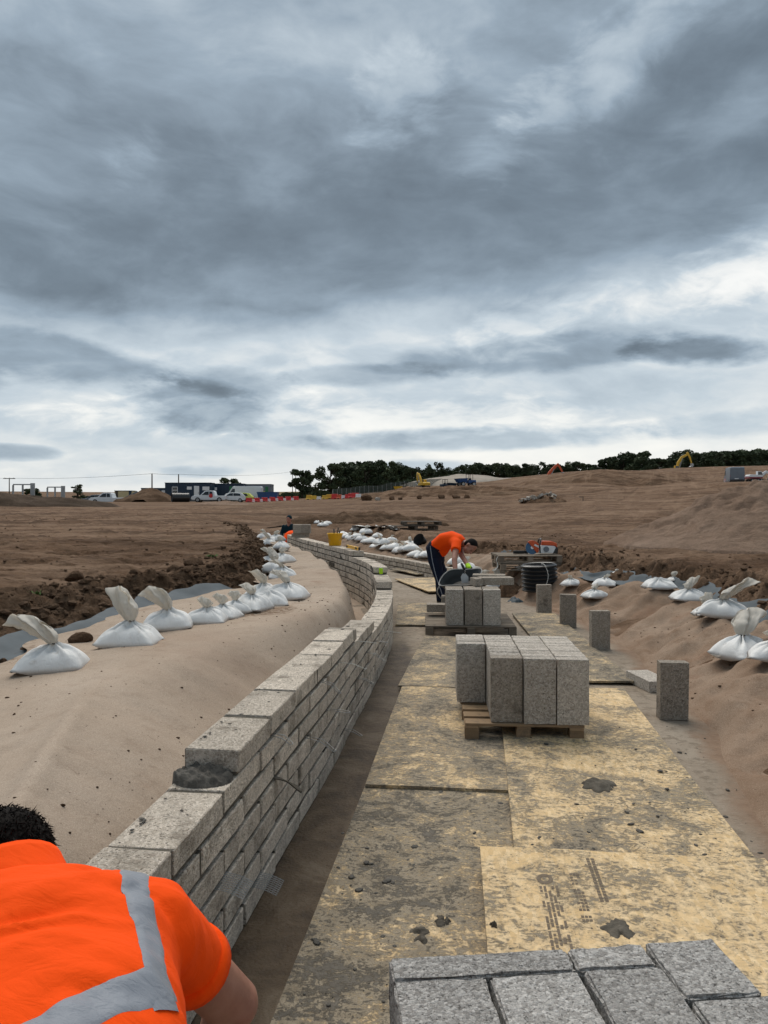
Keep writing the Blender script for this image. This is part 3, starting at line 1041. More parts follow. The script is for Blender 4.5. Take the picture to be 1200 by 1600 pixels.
def build_wall(name, label, path, runs, side, thick_mat, half_from, limit):
    """runs: (course, s0, s1); side +1: body lies left of the face line"""
    root = thing(name, label, 'wall', (path.p[0].x, path.p[0].y, 0))
    org = Vector((path.p[0].x, path.p[0].y, 0))
    todo = []
    mort = MB()
    for (k, s0, s1) in runs:
        s = s0
        idx = 0
        while s < s1 - .05:
            half = s >= half_from
            L = .225 if half else .45
            if idx == 0 and k % 2:
                L *= .5
                half2 = True
            else:
                half2 = half
            L = min(L, s1 - s)
            todo.append((k, s, L, half2))
            s += L; idx += 1
        n = max(2, int((s1 - s0) / .15))
        rings = []
        for i in range(n + 1):
            q = s0 + .012 + (s1 - s0 - .024) * i / n
            p, d = path.at(q)
            nrm = Vector((-d.y, d.x)) * side
            jw = .004 + .004 * math.sin(q * 23 + k * 2.1)
            a = p + nrm * (.0035 + jw); b = p + nrm * (BW - .006)
            z0 = k * CO - .012 if k else .0; z1 = k * CO + BH - .003
            rings.append([(a.x - org.x, a.y - org.y, z0), (b.x - org.x, b.y - org.y, z0), (b.x - org.x, b.y - org.y, z1), (a.x - org.x, a.y - org.y, z1)])
        mort.rings(rings)
    obj('mortar', mort.mesh('mortar'), mat('mortar'), root)
    todo.sort(key=lambda q: path.at(q[1])[0].y)
    rest = MB()
    for i, (k, s, L, half) in enumerate(todo):
        p, d = path.at(s + L / 2)
        nrm = Vector((-d.y, d.x)) * side
        c = p + nrm * (BW / 2 + rnd.uniform(-.006, .004))
        ang = math.atan2(d.y, d.x) + rnd.uniform(-.006, .006)
        z = k * CO + BH / 2 + rnd.uniform(-.003, .004) + .002
        if i < limit:
            src = (HALF if half else FULL)[rnd.randrange(5)]
            base = .213 if half else BL
            o = obj('block', src, None, root, (c.x - org.x, c.y - org.y, z), (rnd.uniform(-.006, .006), rnd.uniform(-.004, .004), ang), ((L - .021) / base, 1, 1))
        else:
            M = Matrix.Rotation(ang, 3, 'Z')
            rest.box((c.x - org.x, c.y - org.y, z), (L - .02, BW, BH), M)
    if rest.v:
        kind(obj('block_remainder', rest.mesh('block_remainder', bevel=.004), mat('block_wall'), root), 'stuff')
    return root


WP = Path(WALL)
sy = WP.s_at_y
runs = []
step7 = sy(2.80); e7 = sy(5.60); e6 = sy(6.62); b6 = sy(9.9); b7 = sy(10.95); b8 = sy(13.1)
for k in range(5):
    runs.append((k, 0, WP.L))
runs += [(5, 0, e6), (5, b6, WP.L), (6, step7, e7), (6, b7, WP.L), (7, b8, WP.L)]
LW = build_wall('block_wall', 'long curving grey block wall beside the pale fabric bank', WP, runs, 1, None, sy(8.6), 300)
RP = Path(RWALL)
RW = build_wall('block_wall', 'low three-course block wall curving behind the bending man', RP, [(k, 0, RP.L) for k in range(3)], -1, None, 0, 300)
LWO = Vector(LW.location)


def wall_s_at_px(px):
    """distance along the near face where a given bearing meets it"""
    a = (px - 600) / F
    best = min(range(4, len(WP.p)), key=lambda i: abs(WP.p[i].x / WP.p[i].y - a) + (100 if WP.p[i].y > 9 else 0))
    return WP.c[best]


def build_wall_bits():
    # wire ties left standing out of the bed joints
    ties = [(553, 1001, .17), (529, 1032, .19), (505, 1071, .11), (596, 987, .20), (428, 1151, .09), (481, 1156, .16), (510, 1104, .14), (560, 1063, .12), (575, 1027, .15), (586, 1008, .12), (540, 1133, .12)]
    for i, (px, py, ln) in enumerate(ties):
        s = wall_s_at_px(px)
        p, d = WP.at(s)
        z = EYE - (py - HOR) * p.y / F
        z = round(z / CO) * CO - .005
        nr = Vector((d.y, -d.x, 0))
        b = Vector((p.x, p.y, z)) - LWO
        mb = MB()
        dr = -.012 - .03 * (i % 3)
        off = Vector((d.x, d.y, 0)) * .022
        for sg in ((-1, 1) if i not in (0, 1, 3) else (.2,)):
            mb.tube([b - nr * .03 + off * sg * .6, b + nr * ln * .5 + off * sg + Vector((0, 0, dr * .3)), b + nr * ln * .92 + off * sg * .8 + Vector((0, 0, dr)), b + nr * ln + Vector((0, 0, dr))], .0021, 5)
        obj('wall_tie', mb.mesh('wall_tie', True), mat('strap_white' if i in (0, 1, 3) else 'steel'), LW)
    # flat strip tie crusted with mortar
    s = wall_s_at_px(430); p, d = WP.at(s)
    z = 4 * CO - .005
    nr = Vector((d.y, -d.x, 0)); b = Vector((p.x, p.y, z)) - LWO
    mb = MB()
    rings = []
    for i in range(9):
        t = i / 8
        c = b + nr * (-.03 + .15 * t) + Vector((0, 0, -.06 * t * t))
        w = Vector((d.x, d.y, 0)) * (.009 + .006 * math.sin(t * 9))
        up = Vector((0, 0, .0015 + .003 * t))
        rings.append([c - w - up, c + w - up, c + w + up, c - w + up])
    mb.rings(rings)
    obj('wall_tie', mb.mesh('wall_tie'), mat('mortar'), LW)
    # expanded-metal coupons
    for (px, py, w, l) in ((352, 1388, .13, .12), (402, 1376, .13, .12)):
        s = wall_s_at_px(px); p, d = WP.at(s)
        z = round((EYE - (py - HOR) * p.y / F) / CO) * CO - .005
        nr = Vector((d.y, -d.x, 0)); dd = Vector((d.x, d.y, 0)); b = Vector((p.x, p.y, z)) - LWO
        mb = MB()
        nx, ny = 9, 7
        for i in range(nx):
            for sg in (-1, 1):
                pts = []
                for j in range(ny + 1):
                    q = i + .5 * ((j + (sg > 0)) % 2)
                    pts.append(b + dd * (q / nx - .5) * w + nr * (-.02 + l * j / ny) + Vector((0, 0, -.03 * (j / ny) ** 2)))
                mb.tube(pts, .0010, 4)
        obj('metal_mesh', mb.mesh('metal_mesh'), mat('steel'), LW)
    # mortar squeezed out where the top course stops
    p, d = WP.at(step7)
    nl = Vector((-d.y, d.x, 0)); dd = Vector((d.x, d.y, 0))
    n = 40
    U, V = np.meshgrid(np.linspace(-1, 1, n), np.linspace(-1, 1, n), indexing='ij')
    rr = np.sqrt(U ** 2 + V ** 2)
    h = np.clip(1 - rr ** 2.2 + fbm(U * 2.2, V * 2.2, 3, 5) * .9, 0, None) ** .6 * .034 + fbm(U * 6, V * 6, 3, 8) * .016
    h = np.where(rr > .98, -.03, h)
    c = Vector((p.x, p.y, 6 * CO - .008)) + nl * BW * .55 - dd * .035 - LWO
    X = c.x + U * .115 * nl.x + V * .085 * dd.x; Y = c.y + U * .115 * nl.y + V * .085 * dd.y
    obj('mortar_lump', grid_mesh('mortar_lump', X, Y, c.z + h), mat('wet_mortar'), LW)
    # crumbs and smears on the top
    crumbs = MB()
    for i in range(110):
        y = rnd.uniform(2.0, 9.5)
        p, d = WP.at(sy(y)); nl = Vector((-d.y, d.x))
        k = 6 if 2.9 < y < 5.5 else (5 if y < 6.5 else 4)
        c = p + nl * rnd.choice([rnd.uniform(.01, .2), rnd.uniform(.16, .205)])
        r = rnd.uniform(.002, .006) * (1.8 if rnd.random() < .1 else 1)
        crumbs.ell((c.x - LWO.x, c.y - LWO.y, k * CO + BH + .003 + r * .3), (r * rnd.uniform(.8, 2.5), r * rnd.uniform(.8, 1.8), r * .45), None, 6, 4)
    kind(obj('mortar_crumbs', crumbs.mesh('mortar_crumbs', True), mat('wet_mortar'), LW), 'stuff')


build_wall_bits()

# ------------------------------------------------------------------ plywood sheets
def board(corner, hdg, w, l, z, m, label, curl=0.0):
    """corner: far-left corner; hdg: degrees the long edge leans to the right going away"""
    a = R(hdg)
    fwd = Vector((math.sin(a), math.cos(a))); rt = Vector((math.cos(a), -math.sin(a)))
    c = Vector(corner[:2]) + rt * w / 2 - fwd * l / 2
    nx, ny = 14, 24
    U, V = np.meshgrid(np.linspace(-.5, .5, nx), np.linspace(-.5, .5, ny), indexing='ij')
    sag = fbm(U * 2 + c.x * 3, V * 3 + c.y * 3, 2, 17) * .012
    sag = sag - sag.min() + curl * (np.abs(V) * 2) ** 4
    t = .018
    top = np.stack([U * w, V * l, sag + t], -1); bot = np.stack([U * w, V * l, sag], -1)
    mb = MB()
    n = nx * ny
    mb.v = [tuple(q) for q in top.reshape(-1, 3)] + [tuple(q) for q in bot.reshape(-1, 3)]
    ii = lambda i, j: i * ny + j
    for i in range(nx - 1):
        for j in range(ny - 1):
            mb.f.append((ii(i, j), ii(i + 1, j), ii(i + 1, j + 1), ii(i, j + 1)))
            mb.f.append((n + ii(i, j), n + ii(i, j + 1), n + ii(i + 1, j + 1), n + ii(i + 1, j)))
    for i in range(nx - 1):
        mb.f.append((ii(i, 0), n + ii(i, 0), n + ii(i + 1, 0), ii(i + 1, 0)))
        mb.f.append((ii(i, ny - 1), ii(i + 1, ny - 1), n + ii(i + 1, ny - 1), n + ii(i, ny - 1)))
    for j in range(ny - 1):
        mb.f.append((ii(0, j), ii(0, j + 1), n + ii(0, j + 1), n + ii(0, j)))
        mb.f.append((ii(nx - 1, j), n + ii(nx - 1, j), n + ii(nx - 1, j + 1), ii(nx - 1, j + 1)))
    mb.m = [0] * len(mb.f)
    o = obj('plywood_sheet', mb.mesh('plywood_sheet'), mat(m), None, (c.x, c.y, z), (0, 0, -a))
    tag(o, label, 'plywood sheet', 'plywood sheets laid as a walkway')
    return o


B_L1 = board(P(572, 1233), 7.2, 1.22, 2.6, .012, 'board_mid', 'muddy plywood sheet lying in front, between the wall and the stamped sheet')
B_L2 = board(P(630, 1076), 6.6, 1.22, 2.42, .030, 'board_muddy', 'grey smeared plywood sheet under the near pallet, beside the wall')
B_R1 = board(P(778, 1083), 7.4, 1.06, 3.10, .048, 'board_clean', 'yellow plywood sheet with a black mortar splat in its middle')
B_N = board(P(750, 1329, .10), 5.5, 1.22, 2.44, .098, 'board_fresh', 'cleanest yellow plywood sheet with stamped marks, lapped over the others')
B_F1 = board(P(663, 1001), 8.5, 1.0, 2.46, .034, 'board_muddy', 'mud-grey plywood sheet between the two block pallets')
B_F2 = board(P(800, 962), 3, .62, 4.2, .016, 'board_muddy', 'long narrow plywood strip running along the foot of the muddy bank')
B_F3 = board(P(622, 945), 2, 1.22, 2.2, .010, 'board_muddy', 'grey plywood sheet beside the wall under the far block pallet')
B_F4 = board(P(617, 908), -14, 1.22, 2.4, .03, 'board_clean', 'pale yellow plywood sheet behind the boots of the bending man')
B_F5 = board(P(608, 893), -24, 1.1, 1.5, .045, 'board_mid', 'light muddy plywood sheet at the foot of the low three-course wall')


def stamp():
    """ink block with an oval and rows of dashes printed on the cleanest sheet"""
    o = B_N
    def loc(px, py):
        q = Vector(P(px, py, .12)); M = o.matrix_basis.inverted() if False else (Matrix.Translation(o.location) @ o.rotation_euler.to_matrix().to_4x4()).inverted()
        return M @ q
    bv = BVHTree.FromPolygons([v.co[:] for v in o.data.vertices], [p.vertices[:] for p in o.data.polygons])
    mb = MB()
    def quad(pts):
        vs = []
        for q in pts:
            h = bv.ray_cast(Vector((q[0], q[1], 1)), Vector((0, 0, -1)))
            vs.append((q[0], q[1], (h[0].z if h[0] else .02) + .0012))
        mb.add(vs, [tuple(range(len(vs)))])
    a0 = loc(838, 1366); ax = (loc(858, 1468) - a0); ay = (loc(848, 1366) - a0)
    ay = ay.normalized(); ax = ax.normalized()
    def uv(u, v):
        return a0 + ax * u + ay * v
    # ring of the oval
    n = 18
    for i in range(n):
        t0 = 2 * math.pi * i / n; t1 = 2 * math.pi * (i + 1) / n
        quad([uv(.045 + .018 * math.cos(t0), .03 + .016 * math.sin(t0)), uv(.045 + .04 * math.cos(t0), .03 + .034 * math.sin(t0)),
              uv(.045 + .04 * math.cos(t1), .03 + .034 * math.sin(t1)), uv(.045 + .018 * math.cos(t1), .03 + .016 * math.sin(t1))])
    r = random.Random(4)
    for row in range(5):
        u = .10
        while u < .62:
            L = r.uniform(.012, .05)
            if r.random() < .8:
                quad([uv(u, .002 + row * .016), uv(u + L, .002 + row * .016), uv(u + L, .012 + row * .016), uv(u, .012 + row * .016)])
            u += L + r.uniform(.004, .012)
    for k in range(15):
        u = .0 + k * .024
        if k in (4, 12):
            continue
        for j in range(3):
            if r.random() < .85:
                quad([uv(u, .135 + j * .014), uv(u + .015, .135 + j * .014), uv(u + .015, .146 + j * .014), uv(u, .146 + j * .014)])
    a1 = loc(915, 1342)
    for k in range(16):
        for j in range(2):
            u = k * .022
            q0 = a1 + ax * u + ay * j * .02
            quad([q0, q0 + ax * .017, q0 + ax * .017 + ay * .014, q0 + ay * .014])
    kind(obj('stamp_print', mb.mesh('stamp_print'), mat('stamp_ink'), o), 'stuff')


stamp()


def splat(px, py, w, seed, z, label):
    c = P(px, py, z)
    n = 36
    U, V = np.meshgrid(np.linspace(-1, 1, n), np.linspace(-1, 1, n), indexing='ij')
    ang = np.arctan2(V, U)
    edge = .60 + (vn(np.cos(ang) * 2.2 + seed, np.sin(ang) * 2.2, seed) + .35 * vn(np.cos(ang) * 4 + seed, np.sin(ang) * 4, seed + 1)) * .6
    rr = np.sqrt(U ** 2 + V ** 2) / np.maximum(edge, .2)
    h = np.clip(1 - rr ** 2, -.25, 1)
    Z = np.where(h > 0, np.maximum(h, 0) ** .8 * .013 * (1 + fbm(U * 3, V * 3, 3, seed, .5) * 1.6), h * .06)
    # keep only the lump itself
    o = obj('mortar_splat', grid_mesh('mortar_splat', c[0] + U * w, c[1] + V * w * 1.1, z + Z), mat('mortar'))
    tag(o, label, 'mortar splat')


splat(936, 1224, .125, 3, .076, 'dark mortar splat on the yellow sheet in front of the pallet')
splat(652, 1462, .075, 5, .036, 'dark mortar splat on the muddy sheet left of the stamped board')
splat(692, 1442, .06, 8, .036, 'small round mortar splat beside the edge of the stamped board')
splat(965, 1452, .09, 12, .118, 'flat mortar splat just behind the foreground block stack')
splat(772, 1448, .022, 15, .118, 'tiny mortar dab at the edge of the stamped board')


def droppings():
    r = random.Random(21)
    mb = MB()
    for i in range(520):
        px = r.uniform(440, 1190); py = r.uniform(1040, 1590)
        x, y, _ = P(px, py)
        t = (y - 2.3) / 4.3
        xl = -.37 + .13 * (y - 2.37); xr = 1.45 + .12 * (y - 2.4)
        if not xl < x < xr + .5:
            continue
        z = .035 if x < xl + .95 else .075
        if y < 3.5 and x > .42:
            z = .10
        if x > xr:
            z = .0
        s = r.choice([.002, .0025, .003, .003, .004, .005, .0065, .009]) * r.uniform(.7, 1.3)
        mb.ell((x, y, z + s * .2), (s * r.uniform(.9, 2.4), s * r.uniform(.9, 1.9), s * .5), Matrix.Rotation(r.uniform(0, 3), 3, 'Z'), 6, 4)
    kind(obj('mortar_droppings', mb.mesh('mortar_droppings', True), mat('wet_mortar')), 'stuff', 'crumbs of dried mortar scattered over the walkway')


droppings()

# ------------------------------------------------------------------ pallets and loose blocks
def pallet_meshes(w, l, wood, nb=7, seed=0):
    """w across (x), l along (y)"""
    r = random.Random(seed)
    return r


def pallet(loc, rz, w, l, label, wood='pallet_wood', nb=7, group=None, tilt=(0, 0), bottom=True, boards_x=True):
    o = thing('pallet', label, 'pallet', loc, rz, group, (tilt[0], tilt[1], rz))
    r = random.Random(int(loc[0] * 100 + loc[1] * 37))
    m = mat(wood)
    bb = MB().box((0, 0, 0), (.095, .095, .078)).mesh('foot_block', bevel=.003)
    bw = l / nb * .72
    top = MB().box((0, 0, 0), (w, bw, .018)).mesh('deck_board', bevel=.002)
    sk = MB().box((0, 0, 0), (.095, l, .018)).mesh('bearer', bevel=.002)
    bot = MB().box((0, 0, 0), (w, .09, .016)).mesh('bottom_board', bevel=.002)
    for me in (bb, top, sk, bot):
        me.materials.append(m)
    dz = 0 if bottom else .0278
    for i in range(nb):
        y = -l / 2 + bw / 2 + (l - bw) * i / (nb - 1)
        obj('deck_board', top, None, o, (r.uniform(-.004, .004), y, .133 - dz), (0, 0, r.uniform(-.008, .008)))
    for i in range(3):
        x = (-1 + i) * (w / 2 - .0475)
        obj('bearer', sk, None, o, (x, 0, .1145 - dz))
        for j in range(3):
            y = (-1 + j) * (l / 2 - .0475)
            obj('foot_block', bb, None, o, (x + r.uniform(-.004, .004), y, .0665 - dz))
    if bottom:
        for j in range(3):
            obj('bottom_board', bot, None, o, (0, (-1 + j) * (l / 2 - .0475), .0193))
    return o


STAND = [block_mesh('concrete_block', (.213, .098, .44), 60 + k, .0028, .0018) for k in range(4)]
STANDD = [block_mesh('concrete_block', (.213, .098, .44), 70 + k, .0028, .0018) for k in range(3)]
for me in STAND:
    me.materials.append(mat('block_stack'))
for me in STANDD:
    me.materials.append(mat('block_damp'))


def cblock(me, loc, rot, label, group=None):
    o = obj('concrete_block', me, None, None, loc, rot)
    return tag(o, label, 'concrete block', group)


# near pallet: four files of blocks standing on end
PN = pallet((.985, 5.50, .045), R(-4.2), .80, .98, 'new pallet carrying the four files of blocks on the plywood', 'pallet_wood', 6, bottom=False)
NEARLAB = ['set-back first block of the near pallet load, nearest the wall', 'second block from the wall in the near pallet load, darkest face',
           'third block from the wall at the front of the near pallet load', 'front corner block of the near pallet load, farthest from the wall']
REARLAB = ['upright block behind the set-back file on the near pallet', 'upright block behind the dark second file on the near pallet',
           'upright block behind the third file on the near pallet', 'upright block behind the corner file on the near pallet']
Rz = Matrix.Rotation(R(-4.2), 4, 'Z')
for c in range(4):
    for rrow in range(9):
        if c == 0 and rrow < 5:
            continue
        first = rrow == (5 if c == 0 else 0)
        me = STANDD[rnd.randrange(3)] if c == 1 and first else STAND[rnd.randrange(4)]
        q = Rz @ Vector(((c - 1.5) * .2205 + .0, -.395 - (.03 if c > 1 else 0) + rrow * .0995 + rnd.uniform(-.001, .001), 0))
        cblock(me, (.98 + q.x, 5.48 + q.y, .045 + .114 + .2215 + rnd.uniform(0, .004)), (rnd.uniform(-.006, .006), rnd.uniform(-.005, .005), R(-4.2)),
               NEARLAB[c] if first else REARLAB[c], None if first else 'blocks behind file %d of the near pallet' % (c + 1))

# far pallet
PF = pallet((1.10, 9.66, .035), R(-3), 1.12, 1.10, 'weathered pallet carrying three upright blocks in front of the bending man', 'pallet_old', 10, bottom=False)
FL = ['leftmost upright block at the front of the pallet by the bending man', 'middle upright block at the front of the pallet by the bending man', 'third upright block at the front of the pallet by the bending man']
Rf = Matrix.Rotation(R(-3), 4, 'Z')
for c in range(3):
    for rrow in range(4):
        q = Rf @ Vector((-.235 + c * .228 + (.008 if c == 0 else .012), -.45 + rrow * .102, 0))
        first = rrow == 0
        cblock(STANDD[rnd.randrange(3)] if rrow or c == 1 else STAND[c], (1.13 + q.x, 9.66 + q.y, .035 + .115 + .221), (0, 0, R(-3)), FL[c] if first else 'upright block hidden behind the three front blocks by the bending man', None if first else 'blocks behind the front row by the bending man')
for (px, py, d, rot, lab) in ((772, 914, 9.75, (R(90), R(90), R(4)), 'block lying flat on top of the far pallet load'), (762, 902, 10.1, (R(90), R(90), R(-8)), 'block lying flat behind the mortar tub'),
                              (744, 915, 9.6, (R(90), R(0), R(80)), 'half block standing on the far pallet load beside the tub')):
    x = (px - 600) * d / F
    zt = .035 + .115 + .442
    if 'half' in lab:
        me = block_mesh('concrete_block', (.10, .21, .10), 91); me.materials.append(mat('block_damp'))
        cblock(me, (x, d, zt + .053), (0, 0, .2), lab)
    else:
        me = block_mesh('concrete_block', (.44, .213, .098), 92 + px); me.materials.append(mat('block_damp'))
        cblock(me, (x + .02, d, zt + .051 + (.0 if px == 772 else .0)), (0, 0, rot[2]), lab)
cblock(STANDD[0], (P(696, 967, .2)[0] + .02, 9.98, .035 + .115 + .11), (R(90), 0, R(88)), 'block end poking out left of the far pallet load')

# four single blocks standing along the bank foot, and one lying
for (px, py, me, rz, lab) in ((1055, 1126, STANDD[1], R(-4), 'nearest upright block standing alone at the bank foot'), (939, 1016, STANDD[2], R(3), 'second nearest upright block standing alone at the bank foot'),
                              (889, 981, STANDD[0], R(-8), 'third upright block standing alone at the bank foot'), (851, 960, STANDD[1], R(2), 'farthest upright block standing alone near the black pipe coil')):
    x, y, _ = P(px, py)
    cblock(me, (x, y + .05, .222), (rnd.uniform(-.015, .015), rnd.uniform(-.015, .015), rz), lab)
me = block_mesh('concrete_block', (.213, .44, .098), 99); me.materials.append(mat('block_stack'))
x, y, _ = P(1020, 1080)
cblock(me, (x + .02, y + .16, .053), (0, 0, R(8)), 'pale block lying flat beside the nearest upright block')

# foreground stack, tops only in the picture
FN = pallet((.60, 1.42, .09), R(-2), 1.0, 1.0, 'pallet under the foreground block stack', 'pallet_wood', 6)
hx, hy = math.cos(R(5.2)), math.sin(R(5.2))


def nearblock(u0, u1, v0, v1, label, seed):
    """u along the back edge, v towards the camera, metres from the far-left corner"""
    n = Vector((.012, 1.772)); ux = Vector((hx, hy)); vx = Vector((hy, -hx))
    c = n + ux * (u0 + u1) / 2 + vx * (v0 + v1) / 2
    w, l, h = u1 - u0 - .002, v1 - v0 - .001, .44
    bm = bmesh.new()
    bmesh.ops.create_cube(bm, size=1)
    bmesh.ops.scale(bm, vec=(w, l, h), verts=bm.verts)
    bmesh.ops.bevel(bm, geom=list(bm.edges), offset=.006, segments=2, affect='EDGES')
    bmesh.ops.triangulate(bm, faces=bm.faces)
    bmesh.ops.subdivide_edges(bm, edges=[e for e in bm.edges if e.calc_length() > .03], cuts=5, use_grid_fill=True)
    r = random.Random(seed)
    for v in bm.verts:
        v.co += Vector((r.gauss(0, .0014), r.gauss(0, .0014), r.gauss(0, .0012)))
    me = bpy.data.meshes.new('concrete_block'); bm.to_mesh(me); bm.free()
    me.materials.append(mat('block_near'))
    o = obj('concrete_block', me, None, None, (c.x, c.y, .565 - h / 2 + r.uniform(-.002, .002)), (0, 0, R(5.2)))
    tag(o, label, 'concrete block')


nearblock(0, .432, 0, .088, 'long block at the far left edge of the foreground stack', 1)
nearblock(.436, .628, 0, .085, 'middle back block of the foreground stack', 2)
nearblock(.634, .815, -.004, .205, 'far right corner block of the foreground stack', 3)
nearblock(0, .213, .092, .31, 'left front block of the foreground stack', 4)
nearblock(.222, .432, .092, .31, 'second front block of the foreground stack', 5)
nearblock(.446, .635, .089, .31, 'third front block of the foreground stack, past the wide crack', 6)
nearblock(.641, .84, .208, .43, 'right front block of the foreground stack', 7)

# ------------------------------------------------------------------ sandbags
def sandbag(x, y, rz, s, seed, label, group, flare=1.0, lean=(-.25, .1), neck=(0, .02), flat=1.0, z=None, squash=1.0, detail=1):
    r = random.Random(seed)
    z = surf_z(x, y) if z is None else z
    o = thing('sandbag', label, 'sandbag', (x, y, z - .008), rz, group)
    nu, nr = (56, 18) if detail else (26, 9)
    a, b, h = .225 * s, .165 * s, .150 * s * flat
    vs = []; fs = []
    ph = [r.uniform(0, 6.28) for _ in range(6)]
    nx, ny = neck[0] * s, neck[1] * s
    for j in range(nr + 1):
        q = j / nr
        for i in range(nu):
            u = 2 * math.pi * i / nu
            cu, su = math.cos(u), math.sin(u)
            e = .72
            ox = a * math.copysign(abs(cu) ** e, cu); oy = b * math.copysign(abs(su) ** e, su)
            corner = (abs(cu * su) * 2) ** 4
            k = 1 + .20 * corner * q ** 3
            ox *= k * (1 + .05 * math.sin(2 * u + ph[0])); oy *= k * (1 + .06 * math.sin(3 * u + ph[1]))
            X = nx * (1 - q) + ox * q; Y = ny * (1 - q) + oy * q
            prof = (1 - q ** 3.4) ** .6
            tent = .22 * max(0, 1 - q * 3.2)
            fold = (math.sin(9 * u + ph[2] + 1.5 * math.sin(u + ph[3])) + .6 * math.sin(15 * u + ph[4])) * .021 * s * (1 - q) ** .8 * min(1, q * 6)
            Z = h * (prof * (1 + .16 * math.sin(u * 2 + ph[5]) * q) * squash + tent) + fold
            Z += (.010 * math.sin(8 * X / s + ph[1]) * math.sin(11 * Y / s + ph[3]) + .006 * math.sin(31 * X / s + 9 * Y / s + ph[2]) * math.sin(13 * Y / s + ph[0])) * s * (1 - q ** 4)
            if q > .985:
                Z = .004 + .03 * s * corner
            vs.append((X, Y, max(Z, .002)))
    for j in range(nr):
        for i in range(nu):
            k = (i + 1) % nu
            fs.append((j * nu + i, (j + 1) * nu + i, (j + 1) * nu + k, j * nu + k))
    # underside
    fs.append(tuple(nr * nu + i for i in range(nu - 1, -1, -1)))
    fs.append(tuple(range(nu)))
    mb = MB(); mb.add(vs, fs)
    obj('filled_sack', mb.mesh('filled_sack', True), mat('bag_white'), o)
    zt = h * 1.22
    if flare > 0:
        nu2, nr2 = (48, 20) if detail else (18, 8)
        vs = []; fs = []
        L = .150 * s * flare
        fa = r.uniform(-.5, .5); top = r.uniform(.35, .62); tw = r.uniform(-.9, .9); off = Vector((r.uniform(0, 50), r.uniform(0, 50), r.uniform(0, 50)))
        sk = r.uniform(-.3, .3); fl2 = min(flare, 1.35)
        for j in range(nr2 + 1):
            q = j / nr2
            cx = nx + lean[0] * L * .8 * q * (.6 + .6 * q); cy = ny + lean[1] * L * .8 * q
            cz = zt - .012 * s + L * q
            bl = q ** .75
            wide = s * (.020 + .082 * fl2 * bl); thin = s * (.019 + .034 * fl2 * math.sin(math.pi * min(.96, q ** .8)))
            if q > .97:
                thin *= .35
            for i in range(nu2):
                u = 2 * math.pi * i / nu2
                cu = math.cos(u)
                px_ = wide * cu
                py_ = thin * math.sin(u) + s * .016 * fl2 * q ** .6 * (math.sin(6.5 * cu + ph[0]) + .6 * math.sin(13 * cu + ph[1])) + tw * .05 * s * q * q * cu * cu
                X = cx + px_ * math.cos(fa) - py_ * math.sin(fa); Y = cy + px_ * math.sin(fa) + py_ * math.cos(fa)
                Z = cz - L * q * q * (.34 * cu * cu + .10 * abs(math.sin(3.2 * cu + ph[2]))) + px_ * (lean[0] * .5 + sk) * q
                v3 = Vector((X, Y, Z)) / s
                nn = mnoise.noise_vector(v3 * 10 + off) * .014 + mnoise.noise_vector(v3 * 26 + off) * .009
                k_ = s * min(1, q * 3)
                vs.append((X + nn.x * k_, Y + nn.y * k_, max(Z + nn.z * k_, .006)))
        for j in range(nr2):
            for i in range(nu2):
                k = (i + 1) % nu2
                fs.append((j * nu2 + i, j * nu2 + k, (j + 1) * nu2 + k, (j + 1) * nu2 + i))
        mb = MB(); mb.add(vs, fs)
        obj('bag_mouth', mb.mesh('bag_mouth', True, False), mat('bag_cloth'), o)
        if detail:
            mb = MB()
            mb.tube([(nx + .026 * s * math.cos(t), ny + .026 * s * math.sin(t), zt + .002 + .004 * math.sin(2 * t)) for t in [k * 6.4 / 14 for k in range(15)]], .005 * s, 6)
            obj('tie', mb.mesh('tie', True), mat('black_cloth'), o)
    return o


GL = 'sandbags holding down the pale fabric'
bags = [
    # px, py(base), z, scale, rz, flare, lean, label
    (82, 1046, .47, 1.05, 10, 1.5, (-.9, .1), 'nearest white sandbag by the dark earth cut, mouth flopped left'),
    (202, 1001, .55, 1.12, -6, 1.75, (-.35, .1), 'second sandbag from the picture edge, tallest upright mouth'),
    (262, 975, .57, .98, 14, 1.6, (-.6, .1), 'third sandbag by the dark earth cut, round knotted sack'),
    (322, 967, .58, .86, 5, .85, (-.2, .1), 'fourth sandbag by the dark earth cut, short mouth'),
    (347, 960, .58, .80, -12, 1.0, (-.2, .0), 'fifth sandbag by the dark earth cut, partly behind its neighbour'),
    (368, 953, .59, .74, 20, 1.0, (.0, .1), 'sixth sandbag by the dark earth cut, grey pointed mouth'),
    (392, 948, .6, .92, -30, .9, (-.6, .2), 'slumped sandbag between the pointed one and the bank corner'),
    (420, 941, .61, .90, 10, .0, (0, 0), 'plain closed sandbag in front of the corner heap'),
    (448, 930, .62, 1.05, -8, 1.0, (-.8, .3), 'wide sandbag at the corner heap with knotted mouth flopped left'),
    (413, 928, .62, .95, 40, 1.2, (-.4, .0), 'sandbag at the back of the corner heap against the earth'),
    (442, 897, .65, .95, 15, .9, (-.9, .1), 'sandbag beyond the corner heap, first of the far line'),
    (428, 890, .65, 1.0, -30, 1.5, (-.5, .1), 'tall crumpled sandbag leaning on the earth cut'),
    (442, 876, .66, .95, 60, .9, (.2, .0), 'sandbag with a wide brown opening in the far line'),
    (424, 872, .67, .95, 10, 1.2, (-.6, .1), 'grey mouthed sandbag behind the wide opened one'),
    (440, 858, .68, .95, 80, .9, (.1, .2), 'crumpled sandbag deep in the far line by the fabric'),
    (420, 848, .69, 1.0, 20, 1.1, (-.5, .0), 'upright sandbag high against the earth near the far end'),
    (432, 846, .70, 1.0, 50, .8, (.2, .0), 'sandbag near the far worker, end of the line'),
    (413, 838, .72, 1.0, 10, .8, (-.4, .0), 'last sandbag at the far end of the earth cut'),
]
